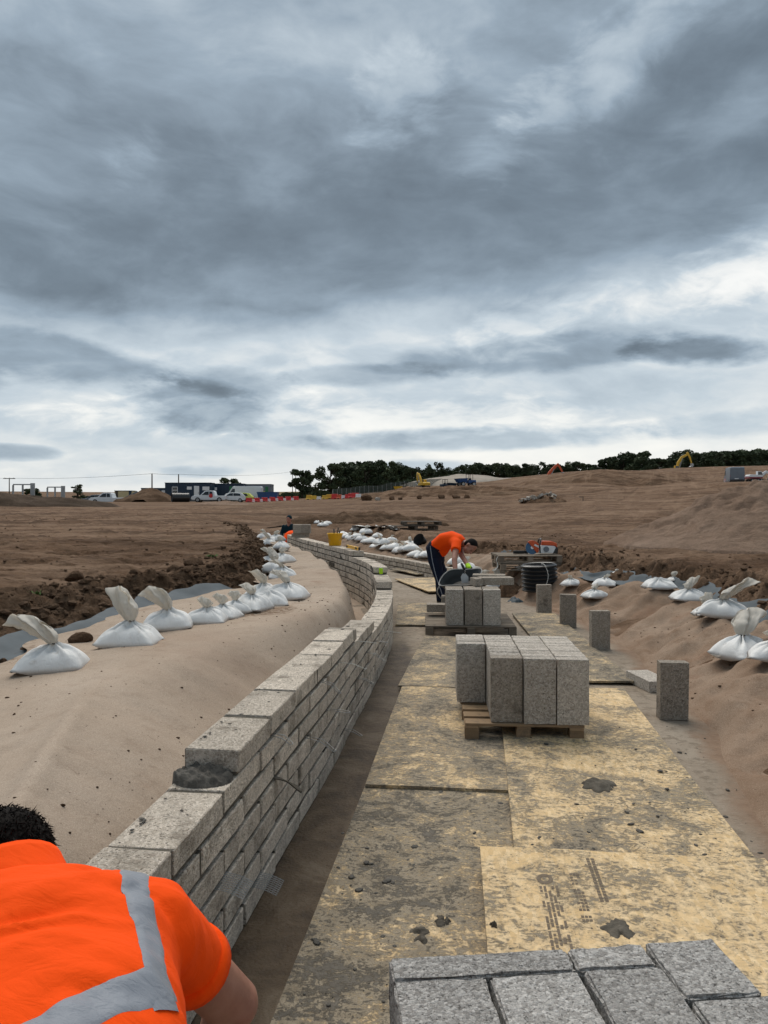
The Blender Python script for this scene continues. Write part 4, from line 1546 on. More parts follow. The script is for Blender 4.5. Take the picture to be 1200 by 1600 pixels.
for i, (px, py, z, s, rz, fl, ln, lab) in enumerate(bags):
    x, y, _ = P(px, py, z)
    sandbag(x, y, R(rz), s, 100 + i, lab, GL, fl, ln)
GR = 'sandbags on the muddy bank'
bags = [
    (1163, 1008, .37, 1.25, 30, 1.4, (.8, .3), 'nearest big sandbag on the muddy bank with folded white mouth', 1),
    (1215, 1030, .37, 1.0, -20, .8, (-.3, -.4), 'sandbag half out of the picture at the edge of the muddy bank', 1),
    (1130, 968, .39, 1.25, -25, 1.3, (.9, -.1), 'long sandbag on the muddy bank, mouth pointing away from the walkway', 1),
    (1106, 955, .40, .75, 10, 1.5, (.1, .2), 'sandbag with an upright mouth on the muddy bank', 1),
    (1076, 940, .41, .95, -10, 1.2, (.4, .3), 'sandbag with black membrane under it on the muddy bank', 1),
    (1030, 925, .42, .95, 0, 0, (0, 0), 'flat closed sandbag on the muddy bank', 1),
    (1053, 917, .43, .45, 30, 1.3, (.3, .0), 'small torn sandbag next to the flat closed one', 1),
    (930, 914, .44, .85, 20, .7, (.5, .4), 'left one of the pair of sandbags beyond the upright blocks', 1),
    (945, 909, .44, .85, -30, .6, (.6, .1), 'right one of the pair of sandbags beyond the upright blocks', 1),
    (963, 903, .46, .4, 0, .8, (.3, .1), 'little sandbag scrap beside the pair', 0),
    (893, 904, .44, .8, 40, .5, (-.5, .0), 'sandbag just beyond the black pipe coil', 1),
    (815, 890, .42, .7, 0, .4, (.0, .0), 'sandbag half hidden by the black pipe coil', 0),
]
for i, (px, py, z, s, rz, fl, ln, lab, dt) in enumerate(bags):
    x, y, _ = P(px, py, z)
    sandbag(x, y, R(rz), s, 200 + i, lab, GR, fl, ln, detail=dt, flat=.85)
GM = 'sandbags beyond the mortar tub'
bags = [(779, 889, .43, 1.1, -10, 1.4, (.1, .2), 'large white sandbag with two upright mouths beyond the mortar tub'), (758, 884, .44, 1.0, 5, .9, (.1, .1), 'low white sandbag between the tub and the large knotted one'),
        (742, 881, .44, 1.05, -5, 1.0, (.3, .2), 'white sandbag behind the gloved hands'), (728, 877, .45, 1.1, 10, .8, (.2, .2), 'white sandbag under the head of the bending man'), (714, 874, .45, 1.0, 0, .6, (.2, .2), 'white sandbag seen between the arms of the bending man')]
for i, (px, py, z, s, rz, fl, ln, lab) in enumerate(bags):
    x, y, _ = P(px, py, z)
    sandbag(x, y, R(rz), s, 300 + i, lab, GM, fl, ln, detail=0)
# long row behind the low wall: alike bags, packed side by side
r4 = random.Random(9)
row = [(668, 864), (659, 863), (650, 861), (642, 859), (634, 858), (627, 857), (619, 856), (611, 855), (603, 854), (596, 853), (588, 852), (580, 850), (573, 849), (566, 847), (559, 846), (553, 845), (547, 843), (541, 842), (536, 841), (640, 853), (612, 849), (590, 846), (572, 843), (555, 840), (505, 836), (498, 834), (511, 835)]
for i, (px, py) in enumerate(row):
    x, y, _ = P(px, py, .48)
    s = .92 + r4.uniform(-.15, .2)
    sandbag(x, y, R(r4.uniform(-50, 50)), s, 400 + i, 'white sandbag in the packed row behind the low three-course wall', 'packed row of sandbags behind the low wall', r4.choice([.0, .5, .8]), (r4.uniform(-.6, .6), r4.uniform(-.2, .4)), detail=0)

# ------------------------------------------------------------------ people
def remesh(mb, voxel, smooth_it, name):
    me = mb.mesh('tmp')
    o = bpy.data.objects.new('tmp', me)
    COL.objects.link(o)
    md = o.modifiers.new('r', 'REMESH'); md.mode = 'VOXEL'; md.voxel_size = voxel; md.use_smooth_shade = True
    sm = o.modifiers.new('s', 'SMOOTH'); sm.factor = .5; sm.iterations = smooth_it
    dg = bpy.context.evaluated_depsgraph_get()
    out = bpy.data.meshes.new_from_object(o.evaluated_get(dg))
    out.name = name
    bpy.data.objects.remove(o)
    bpy.data.meshes.remove(me)
    out.polygons.foreach_set('use_smooth', [True] * len(out.polygons))
    out.materials.clear()
    return out


def cone(mb, p0, p1, r0, r1, n=14, round_=True, flat0=False, flat1=False):
    p0, p1 = Vector(p0), Vector(p1)
    d = (p1 - p0); L = d.length; d.normalize()
    pts = []; rs = []
    if round_ and not flat0:
        for t in (-.98, -.75, -.4):
            pts.append(p0 + d * r0 * t); rs.append(r0 * math.sqrt(1 - t * t))
    k = 4
    for i in range(k + 1):
        pts.append(p0 + d * L * i / k); rs.append(r0 + (r1 - r0) * i / k)
    if round_ and not flat1:
        for t in (.4, .75, .98):
            pts.append(p1 + d * r1 * t); rs.append(r1 * math.sqrt(1 - t * t))
    mb.tube(pts, rs, n)


def loft(mb, secs, n=20):
    """secs: (centre, lateral unit, up unit, half width, half depth, squareness)"""
    rings = []
    for c, lat, up, hw, hd, e in secs:
        c, lat, up = Vector(c), Vector(lat).normalized(), Vector(up).normalized()
        ring = []
        for i in range(n):
            u = 2 * math.pi * i / n
            cu, su = math.cos(u), math.sin(u)
            ring.append(c + lat * hw * math.copysign(abs(cu) ** e, cu) + up * hd * math.copysign(abs(su) ** e, su))
        rings.append(ring)
    mb.rings(rings)


def hand(mb, wrist, aim, palmn, s=1.0, curl=.5, right=1):
    """palm slab, four fingers of unequal length in three bent joints, thumb from the side"""
    w = Vector(wrist); f = Vector(aim).normalized(); nrm = Vector(palmn); nrm = (nrm - f * nrm.dot(f)).normalized()
    sd = f.cross(nrm) * right
    M = Matrix((sd, f, nrm)).transposed()
    mb.ell(w + f * .05 * s, (.042 * s, .055 * s, .017 * s), M, 12, 8)
    for k, L in enumerate((.072, .082, .076, .058)):
        base = w + f * .085 * s + sd * (.030 - .02 * k) * s
        d = f.copy(); p = base; rr = (.0095 - .0006 * (k == 3)) * s
        for j, fr in enumerate((.45, .32, .25)):
            d = (d + nrm * curl * (.35 + .4 * j)).normalized()
            q = p + d * L * fr * s
            cone(mb, p, q, rr, rr * .92, 8); p = q; rr *= .92
    p = w + f * .025 * s + sd * .036 * s
    d = (f * .6 + sd * .75 + nrm * .25).normalized()
    q = p + d * .042 * s
    cone(mb, p, q, .012 * s, .011 * s, 8)
    d2 = (f * .9 + sd * .25 + nrm * .35).normalized()
    cone(mb, q, q + d2 * .032 * s, .0105 * s, .0085 * s, 8)


def head_shape(mb, c, face, up, s=1.0):
    c = Vector(c); face = Vector(face).normalized(); up = Vector(up); up = (up - face * up.dot(face)).normalized()
    lat = face.cross(up)
    M = Matrix((lat, face, up)).transposed()
    L = lambda x, y, z: c + lat * x * s + face * y * s + up * z * s
    mb.ell(L(0, -.008, .028), (.077 * s, .098 * s, .092 * s), M, 20, 14)
    mb.ell(L(0, .032, -.045), (.060 * s, .066 * s, .070 * s), M, 16, 10)
    cone(mb, L(0, .098, -.002), L(0, .118, -.030), .010 * s, .015 * s, 8)
    mb.ell(L(0, .090, -.068), (.026 * s, .014 * s, .010 * s), M, 10, 6)
    mb.ell(L(0, .082, .018), (.056 * s, .018 * s, .012 * s), M, 12, 6)
    for sg in (-1, 1):
        mb.ell(L(.079 * sg, -.005, -.012), (.010 * s, .022 * s, .034 * s), M, 8, 6)
        mb.ell(L(.035 * sg, .084, -.004), (.015 * s, .010 * s, .008 * s), M, 8, 6)
    return L, M


def hair_shape(mb, L, M, s=1.0, c=None, thick=1.0):
    mb.ell(L(0, -.020, .040), (.083 * s * thick, .097 * s * thick, .092 * s * thick), M, 22, 14)
    mb.ell(L(0, -.058, -.010), (.070 * s, .050 * s, .060 * s), M, 16, 10)


def face_bits(root, L, s=1.0):
    mb = MB()
    for sg in (-1, 1):
        mb.ell(L(.034 * sg, .094, -.006), (.011 * s, .006 * s, .006 * s), None, 8, 6)
    obj('eyes', mb.mesh('eyes', True), mat('black_cloth'), root)


# --- bricklayer in the foreground, bent over with his back to us
def person_front():
    root = thing('person', 'person in an orange polo with grey reflective bands bending over the wall, back to us', 'person', (-.36, .72, 0))
    O = Vector(root.location)
    q = lambda x, y, z: Vector((x, y, z)) - O
    neck = q(-.575, 1.135, 1.015); head = q(-.665, 1.275, .975)
    shR, elR, wrR = q(-.35, 1.150, .985), q(-.282, 1.36, .735), q(-.36, 1.52, .52)
    shL, elL, wrL = q(-.78, 1.00, .965), q(-.93, 1.20, .78), q(-.80, 1.45, .70)
    spine = [(q(-.345, .60, .86), .185, .135), (q(-.375, .70, .915), .182, .125), (q(-.425, .83, .950), .190, .118), (q(-.475, .94, .968), .205, .124), (q(-.525, 1.04, .985), .212, .122), (q(-.555, 1.115, 1.005), .168, .095), (q(-.575, 1.15, 1.015), .095, .068)]
    lats = [Vector((.93, .36, 0))] * len(spine)
    ups = [Vector((-.05, -.25, 1))] * len(spine)
    # body: skin
    mb = MB()
    face = Vector((-.35, .55, -.72)); upv = Vector((-.35, .72, .55))
    L, M = head_shape(mb, head, face, upv, 1.02)
    cone(mb, neck - Vector((0, 0, .02)), head + Vector((.03, -.05, -.01)), .060, .056)
    cone(mb, shR, elR, .050, .047); cone(mb, elR, wrR, .047, .031)
    cone(mb, shL, elL, .052, .043); cone(mb, elL, wrL, .043, .029)
    mb.ell(elR + Vector((.008, -.005, -.0)), (.045, .045, .045), None, 12, 8)
    loft(mb, [(c, l, u, hw * .9, hd * .9, .85) for (c, hw, hd), l, u in zip(spine, lats, ups)])
    hand(mb, wrR, Vector((-.5, .4, -.5)), Vector((-.4, -.2, -.9)), 1.0, .7, 1)
    hand(mb, wrL, Vector((.3, .6, -.5)), Vector((.4, .2, -.9)), 1.0, .7, -1)
    body = remesh(mb, .0055, 5, 'body')
    obj('body', body, mat('skin'), root)
    # polo shirt
    mb = MB()
    loft(mb, [(c, l, u, hw + .008, hd + .008, .82) for (c, hw, hd), l, u in zip(spine, lats, ups)], 28)
    dR = (elR - shR).normalized(); dL = (elL - shL).normalized()
    up1 = Vector((0, 0, 1))
    for sh, dd in ((shR, dR), (shL, dL)):
        inn = (spine[4][0] - sh)
        cone(mb, sh + inn * .45 + Vector((0, 0, .018)), sh + dd * .01, .088, .066, 18)
        cone(mb, sh, sh + dd * .148, .064, .0575, 18, flat1=True)
    cone(mb, spine[5][0] + Vector((0, 0, .02)), shR + Vector((0, 0, .02)), .075, .056, 16)
    cone(mb, spine[5][0] + Vector((0, 0, .02)), shL + Vector((0, 0, .02)), .075, .056, 16)
    shirt = remesh(mb, .006, 12, 'shirt')
    so = obj('shirt', shirt, mat('hivis_orange'), root)
    # cloth folds as real relief
    n = len(shirt.vertices)
    co = np.empty(n * 3); shirt.vertices.foreach_get('co', co); co = co.reshape(-1, 3)
    nr = np.empty(n * 3); shirt.vertices.foreach_get('normal', nr); nr = nr.reshape(-1, 3)
    al = co[:, 0] * .9 + co[:, 1] * .35; ac = co[:, 1] * .9 - co[:, 0] * .35
    f = fbm(al * 5 + fbm(ac * 4, al * 3, 2, 3) * 1.5, ac * 11, 3, 5) * .017 + fbm(al * 13, ac * 13, 2, 8) * .003
    f = f - np.abs(fbm(al * 4.5 + 3, ac * 9 + fbm(al * 5, ac * 5, 2, 4) * 2, 3, 31)) * .020 + .004
    co = co + nr * f[:, None]
    shirt.vertices.foreach_set('co', co.ravel()); shirt.update()
    # sleeve cuff, collar
    for sh, dd in ((shR, dR), (shL, dL)):
        mb = MB()
        a = sh + dd * .122; b = sh + dd * .152
        mb.tube([a, a + dd * .004, b, b + dd * .003, b - dd * .004], [.056, .0635, .0645, .062, .052], 28)
        obj('cuff', mb.mesh('cuff', True), mat('hivis_orange'), so)
    nd = Vector((-.38, .62, .42)).normalized(); neck = neck + Vector((-.005, .012, .018))
    mb = MB()
    rings = []
    lat = nd.cross(Vector((0, 0, 1))).normalized(); u2 = lat.cross(nd)
    for t, rx, ry in ((-.030, .098, .084), (.0, .090, .076), (.030, .082, .071), (.040, .080, .069), (.032, .076, .066), (-.01, .080, .070)):
        c = neck + nd * (t + .012) + u2 * .006
        rings.append([c + lat * rx * math.cos(k * 6.2832 / 26) + u2 * ry * math.sin(k * 6.2832 / 26) for k in range(26)])
    mb.rings(rings, 0, False, False)
    obj('collar', mb.mesh('collar', True), mat('hivis_orange'), so)
    # reflective bands laid on the cloth
    bv = BVHTree.FromPolygons([v.co[:] for v in shirt.vertices], [p.vertices[:] for p in shirt.polygons])

    def band(path, width, name):
        pts = crom(path, 14)
        rows = []
        for i, p in enumerate(pts):
            t = (pts[min(i + 1, len(pts) - 1)] - pts[max(i - 1, 0)]).normalized()
            near = bv.find_nearest(p)
            nn = near[1]
            sd = t.cross(nn).normalized()
            row = []
            for k in range(9):
                g = p + sd * width * (k / 8 - .5)
                h = bv.find_nearest(g)
                lift = .0022 if 0 < k < 8 else .0002
                row.append(h[0] + h[1] * lift)
            rows.append(row)
        mb = MB(); mb.rings(rows, 0, False, False, closed=False)
        obj(name, mb.mesh(name, True), mat('reflective'), so)

    W = lambda px, py, d: Vector(PD(px, py, d)) - O
    def onshirt(px, py):
        dirv = Vector(((px - 600) / F, 1, -(py - HOR) / F)).normalized()
        h = bv.ray_cast(Vector((0, 0, EYE)) - O, dirv)
        return h[0] if h[0] is not None else None
    def trace(lst):
        return [p for p in (onshirt(*q_) for q_ in lst) if p is not None]
    v = trace([(210, 1372), (222, 1410), (234, 1460), (243, 1505), (252, 1540), (262, 1580)])
    if len(v) > 2:
        band([v[0] + Vector((-.02, .06, -.03))] + v, .046, 'shoulder_band')
    v = trace([(264, 1538), (220, 1548), (170, 1562), (120, 1582), (80, 1604), (40, 1630), (0, 1660)])
    if len(v) > 2:
        band(v, .05, 'waist_band')
    v = trace([(-150, 1400), (-150, 1460), (-140, 1520)])
    # trousers and boots, below the frame
    mb = MB()
    lt = Vector((.93, .36, 0)); hp = spine[0][0]
    loft(mb, [(spine[1][0], lt, ups[0], .186, .130, .85), (hp, lt, ups[0], .190, .140, .85), (hp + Vector((.02, -.03, -.09)), lt, Vector((0, 1, .2)), .185, .13, .85)])
    bt = MB()
    for sg in (-1, 1):
        h = hp + lt * .095 * sg + Vector((.01, -.02, -.07))
        k = h + Vector((.02 * sg, .10, -.36)); a = Vector((k.x + .01, k.y - .09, .10))
        cone(mb, h, k, .098, .072); cone(mb, k, a, .072, .055)
        cone(bt, a + Vector((0, 0, .05)), a + Vector((0, 0, -.05)), .055, .055)
        bt.ell(a + Vector((-.03, .07, -.055)), (.05, .13, .045), None, 12, 8)
    obj('trousers', remesh(mb, .012, 6, 'trousers'), mat('navy_cloth'), root)
    obj('boots', remesh(bt, .012, 4, 'boots'), mat('boot_leather'), root)
    mb = MB(); hair_shape(mb, L, M, 1.02, thick=1.03)
    hm = remesh(mb, .006, 3, 'hair')
    ho = obj('hair', hm, mat('hair'), root)
    r = random.Random(3); mb = MB(); nv = len(hm.vertices)
    fwd = M @ Vector((0, 1, 0)); dn = M @ Vector((0, -.35, -1))
    for i in range(12000):
        v_ = hm.vertices[r.randrange(nv)]
        n_ = v_.normal
        if n_.dot(fwd) > .75:
            continue
        p = v_.co + Vector((r.uniform(-.004, .004), r.uniform(-.004, .004), r.uniform(-.004, .004)))
        d = (n_ * .22 + dn * .6 + Vector((r.gauss(0, .35), r.gauss(0, .35), r.gauss(0, .35)))).normalized()
        q_ = p + d * r.uniform(.006, .014)
        t_ = d.cross(Vector((r.uniform(-1, 1), r.uniform(-1, 1), r.uniform(-1, 1)))).normalized() * .0016
        mb.add([p - t_, p + t_, q_], [(0, 1, 2)])
    kind(obj('hair_strands', mb.mesh('hair_strands', False, False), mat('hair'), ho), 'stuff')
    face_bits(root, L, 1.02)
    return root


person_front()


def person_bending():
    """man bending to his right over the tub"""
    root = thing('person', 'person in an orange hi-vis top and navy work trousers bending over a mortar tub', 'person', (.93, 11.75, .045))
    O = Vector(root.location)
    W = lambda px, py, d: Vector(PD(px, py, d)) - O
    hip = W(681, 868, 11.75)
    neck = W(722, 851, 11.35)
    head = W(734, 854, 11.22)
    lat = Vector((-.28, -.95, .0)).normalized()          # towards his right side = camera side
    spine = [(hip + Vector((-.01, 0, -.05)), .165, .125), (W(683, 855, 11.72), .165, .122), (W(694, 845, 11.62), .17, .118), (W(706, 842.5, 11.52), .185, .118), (W(717, 846, 11.42), .17, .10), (W(722, 849.5, 11.38), .10, .075)]
    dirs = [(spine[min(i + 1, 5)][0] - spine[max(i - 1, 0)][0]).normalized() for i in range(6)]
    ups = [lat.cross(d) for d in dirs]
    shR = spine[4][0] + lat * .185 + Vector((.0, 0, -.02)); shL = spine[4][0] - lat * .185
    wrR = W(712.5, 902, 10.72); wrL = W(731, 884, 10.95)
    elR = (shR + wrR) / 2 + Vector((-.03, -.03, 0)); elL = (shL + wrL) / 2 + Vector((-.05, .03, -.02))
    mb = MB()
    face = Vector((.30, -.55, -.78)); upv = Vector((.90, -.1, .35))
    L, M = head_shape(mb, head, face, upv, 1.0)
    cone(mb, spine[4][0] + Vector((.02, 0, 0)), head, .058, .055)
    cone(mb, shR, elR, .052, .043); cone(mb, elR, wrR, .043, .03)
    cone(mb, shL, elL, .052, .043); cone(mb, elL, wrL, .043, .03)
    loft(mb, [(c, lat, u, hw * .9, hd * .88, .85) for (c, hw, hd), u in zip(spine, ups)])
    obj('body', remesh(mb, .010, 4, 'body'), mat('skin'), root)
    mb = MB()
    loft(mb, [(c, lat, u, hw + .012, hd + .012, .85) for (c, hw, hd), u in zip(spine[1:], ups[1:])])
    for sh, el in ((shR, elR), (shL, elL)):
        d = (el - sh).normalized()
        cone(mb, spine[3][0] * .5 + sh * .5, sh + d * .02, .10, .078)
        cone(mb, sh, sh + d * .17, .075, .078, flat1=True)
    # shirt tail hanging at the belly
    cone(mb, spine[2][0] + Vector((.02, 0, -.03)), spine[1][0] + Vector((.07, -.02, -.06)), .125, .10)
    sh_me = remesh(mb, .011, 8, 'shirt')
    obj('shirt', sh_me, mat('hivis_orange'), root)
    mb = MB()
    lt2 = Vector((-.2, -.98, 0)).normalized()
    loft(mb, [(W(684, 851, 11.72), lat, ups[1], .172, .133, .85), (W(679, 858, 11.75), lat, ups[0], .178, .142, .85), (hip, lat, Vector((-.95, .1, .3)), .18, .14, .85), (hip + Vector((.01, 0, -.1)), lat, Vector((-1, 0, 0)), .175, .125, .85)])
    bt = MB()
    for sg, ax in ((1, 688), (-1, 700)):
        h = hip + lt2 * .095 * sg + Vector((0, 0, -.09))
        a = W(ax, 936, 11.72 - .22 * sg); a.z = .12
        k = (h + a) / 2 + Vector((.035, -.01, .02))
        cone(mb, h, k, .105, .078); cone(mb, k, a, .078, .062)
        cone(bt, a + Vector((0, 0, .03)), a + Vector((0, 0, -.05)), .058, .058)
        bt.ell(a + Vector((.055, -.03, -.075)), (.13, .055, .042), Matrix.Rotation(-.5, 3, 'Z'), 12, 8)
    tm = remesh(mb, .012, 6, 'trousers')
    to = obj('trousers', tm, mat('navy_cloth'), root)
    obj('boots', remesh(bt, .012, 4, 'boots'), mat('boot_leather'), root)
    # pale piping down the outer seam
    bv = BVHTree.FromPolygons([v.co[:] for v in tm.vertices], [p.vertices[:] for p in tm.polygons])
    rows = []
    for (px, py) in ((671.5, 853), (672.5, 862), (674, 872), (676.5, 884), (679.5, 896), (683, 908), (687, 920), (690, 930)):
        p = W(px + 1, py, 11.2)
        h = bv.ray_cast(p, (p - (Vector((0, 0, EYE)) - O)).normalized())
        if h[0] is not None:
            rows.append([h[0] + h[1] * .004 + Vector((-.007, 0, 0)), h[0] + h[1] * .006 + Vector((.007, 0, 0))])
    if len(rows) > 2:
        mb = MB(); mb.rings(rows, 0, False, False, closed=False)
        obj('piping', mb.mesh('piping'), mat('reflective'), to)
    mb = MB(); hair_shape(mb, L, M, 1.0)
    obj('hair', remesh(mb, .009, 3, 'hair'), mat('hair'), root)
    face_bits(root, L)
    for wr, el, right in ((wrR, elR, 1), (wrL, elL, -1)):
        d = (wr - el).normalized()
        mb = MB()
        hand(mb, wr + d * .01, d, Vector((.2, -.3, -.6)), 1.12, .55, right)
        g = obj('glove', remesh(mb, .006, 2, 'glove'), mat('black_cloth'), root)
        mb = MB(); cone(mb, wr - d * .02, wr + d * .045, .040, .043, 14, flat0=True)
        M2 = Matrix.Rotation(0, 3, 'Z')
        mb.ell(wr + d * .075 + Vector((.0, -.012, .012)), (.034, .036, .030), None, 10, 8)
        obj('glove_back', remesh(mb, .008, 2, 'glove_back'), mat('lime_glove'), g)


person_bending()


def person_small(loc, label, top, low, crouch, rz):
    root = thing('person', label, 'person', loc, rz)
    mb = MB(); sk = MB(); tr = MB(); hr = MB()
    if not crouch:
        sp = [((0, 0, .55), .16, .12), ((0, .01, .72), .165, .125), ((0, .03, .90), .19, .12), ((0, .05, 1.0), .17, .10), ((0, .06, 1.06), .08, .07)]
        head = Vector((0, .09, 1.19)); face = Vector((0, 1, -.2)); upv = Vector((0, .2, 1))
        arms = [((.2, .04, .97), (.26, .10, .72), (.16, .32, .66)), ((-.2, .04, .97), (-.27, .10, .72), (-.16, .32, .66))]
        legs = [((.09, 0, .52), (.11, .34, .46), (.11, .22, .06)), ((-.09, 0, .52), (-.11, .30, .10), (-.11, -.08, .07))]
    else:
        sp = [((0, -.10, .46), .17, .13), ((0, -.06, .60), .175, .13), ((0, .06, .72), .185, .125), ((0, .20, .78), .17, .10), ((0, .27, .80), .08, .07)]
        head = Vector((0, .40, .76)); face = Vector((0, .6, -.8)); upv = Vector((0, .8, .6))
        arms = [((.2, .2, .74), (.26, .36, .50), (.14, .52, .36)), ((-.2, .2, .74), (-.26, .36, .50), (-.14, .52, .36))]
        legs = [((.1, -.1, .42), (.15, .24, .40), (.14, .02, .07)), ((-.1, -.1, .42), (-.15, .24, .40), (-.14, .02, .07))]
    dirs = [(Vector(sp[min(i + 1, 4)][0]) - Vector(sp[max(i - 1, 0)][0])).normalized() for i in range(5)]
    lat = Vector((1, 0, 0))
    loft(mb, [(c, lat, lat.cross(d), hw, hd, .85) for (c, hw, hd), d in zip(sp, dirs)])
    L, M = head_shape(sk, head, face, upv)
    cone(sk, sp[4][0], head, .055, .055)
    for a in arms:
        cone(mb, a[0], a[1], .065, .055); cone(mb, a[1], a[2], .055, .042)
        hand(sk, a[2], Vector(a[2]) - Vector(a[1]), Vector((0, -.2, -1)), 1.05, .5, 1)
    cone(sk, sp[1][0], sp[3][0], .10, .10)
    for l in legs:
        cone(tr, l[0], l[1], .095, .072); cone(tr, l[1], l[2], .072, .055)
        tr.ell(Vector(l[2]) + Vector((0, .05, -.02)), (.05, .12, .045), None, 10, 6)
    loft(tr, [(sp[0][0], lat, lat.cross(dirs[0]), .175, .13, .85), (Vector(sp[0][0]) - Vector((0, 0, .10)), lat, lat.cross(dirs[0]), .17, .13, .85)])
    obj('body', remesh(sk, .014, 3, 'body'), mat('skin'), root)
    obj('jacket', remesh(mb, .016, 4, 'jacket'), mat(top), root)
    obj('trousers', remesh(tr, .016, 4, 'trousers'), mat(low), root)
    hair_shape(hr, L, M, 1.02)
    obj('hat', remesh(hr, .012, 2, 'hat'), mat('teal_cloth' if not crouch else 'hair'), root)


x, y, _ = P(453, 836, .0)
person_small((-2.86, 22.6, .0), 'person in dark teal jacket and hat working behind the far end of the wall', 'teal_cloth', 'navy_cloth', False, R(160))
person_small((-2.72, 21.3, .02), 'person in bright orange crouching at the far end of the wall', 'hivis_orange', 'hivis_orange', True, R(-20))

# ------------------------------------------------------------------ tools and materials on the works
def build_tub():
    """wide flexible mortar tub tipped towards the man, on the far pallet load"""
    c = Vector(PD(720, 904, 10.35)); c.z = .60
    t = thing('mortar_tub', 'dark flexible mortar tub with a pale rim tipped beside the bending man', 'tub', tuple(c))
    n = 36
    T = Matrix.Rotation(R(-13), 3, 'Y') @ Matrix.Rotation(R(25), 3, 'X')
    def ring(rx, ry, z, wob):
        return [T @ Vector((rx * math.cos(2 * math.pi * k / n) * (1 + wob * math.sin(4 * math.pi * k / n + .6)), ry * math.sin(2 * math.pi * k / n), z + wob * .25 * math.cos(6 * math.pi * k / n))) for k in range(n)]
    mb = MB()
    mb.rings([ring(.17, .13, -.15, 0), ring(.20, .15, -.15, 0), ring(.245, .185, -.06, .05), ring(.285, .215, .02, .09), ring(.297, .227, .035, .1), ring(.285, .215, .028, .1), ring(.235, .175, -.06, .05), ring(.19, .14, -.135, 0), ring(.02, .02, -.135, 0)])
    obj('tub_wall', mb.mesh('tub_wall', True), mat('grey_tub'), t)
    rm = ring(.296, .226, .037, .1)
    mb = MB(); mb.tube(rm + [rm[0], rm[1]], .008, 6)
    obj('rim', mb.mesh('rim', True), mat('tub_rim'), t)
    mb = MB()
    h = [(-.29, -.05, .03), (-.36, -.09, -.04), (-.34, -.11, -.14), (-.29, -.10, -.2)]
    mb.tube(crom([T @ Vector(q) for q in h], 6), .009, 6)
    obj('handle', mb.mesh('handle', True), mat('tub_rim'), t)
    mb = MB(); mb.ell(T @ Vector((.0, -.02, -.11)), (.17, .13, .055), T, 14, 8)
    obj('mortar', mb.mesh('mortar', True), mat('wet_mortar'), t)
    # trowel
    c2 = Vector(PD(727, 908, 9.85)); c2.z = .035 + .115 + .442 + .06
    t = thing('bucket_trowel', 'steel bucket trowel standing against the mortar tub', 'trowel', tuple(c2), R(20))
    mb = MB()
    n2 = [(-.05, 0, -.05), (.05, 0, -.05), (.055, .02, .03), (.02, .03, .075), (-.02, .03, .075), (-.055, .02, .03)]
    mb.add([Vector(q) for q in n2] + [Vector(q) + Vector((0, .004, 0)) for q in n2], [(0, 1, 2, 3, 4, 5), (11, 10, 9, 8, 7, 6)] + [(i, i + 6, (i + 1) % 6 + 6, (i + 1) % 6) for i in range(6)])
    obj('blade', mb.mesh('blade'), mat('galvanised'), t)
    mb = MB(); mb.tube([(0, .03, .07), (0, .0, .10), (-.01, .0, .13)], .006, 6)
    obj('shank', mb.mesh('shank', True), mat('steel'), t)
    mb = MB(); mb.tube([(-.01, 0, .125), (-.03, .01, .17), (-.05, .02, .215)], [.014, .018, .014], 8)
    obj('handle', mb.mesh('handle', True), mat('black_plastic'), t)


build_tub()
cblock(STANDD[1], (1.02, 10.28, .035 + .115 + .11), (0, R(90), R(2)), 'block laid on edge under the mortar tub, nearest the man')
cblock(STANDD[2], (1.03, 10.42, .035 + .115 + .11), (0, R(90), R(-3)), 'block laid on edge under the mortar tub, behind its twin')


def build_coil():
    x, y = 2.66, 12.6
    z = surf_z(x, y) - .02
    t = thing('pipe_coil', 'black ribbed plastic pipe coil standing on the bank beyond the upright blocks', 'pipe coil', (x, y, z), 0, None, (0, R(-3), 0))
    r0, n = .275, 7
    mb = MB()
    prof = []
    for k in range(n):
        zb = k * .066
        prof += [(r0 - .004, zb), (r0 + .028, zb + .012), (r0 + .030, zb + .034), (r0 + .005, zb + .050)]
    prof += [(r0 - .01, n * .066), (r0 - .035, n * .066 - .01), (r0 - .05, 0)]
    mb.lathe(prof, 56, cap0=False, cap1=False)
    obj('ribbed_wall', mb.mesh('ribbed_wall', False), mat('black_plastic'), t)
    mb = MB()
    pts = []
    for i in range(15):
        q = i / 14
        a = R(-84 + 10 * math.sin(q * 4))
        rr = r0 + .036 + .004 * math.sin(q * 40)
        pts.append((rr * math.cos(a), rr * math.sin(a), n * .066 - q * n * .064))
    pts = [(r0 * .6 * math.cos(R(-86)), r0 * .6 * math.sin(R(-86)), n * .066 + .005), (r0 * math.cos(R(-86)), r0 * math.sin(R(-86)), n * .066 + .012)] + pts
    mb.tube(pts, .006, 5)
    obj('band', mb.mesh('band', True), mat('strap_white'), t)


build_coil()


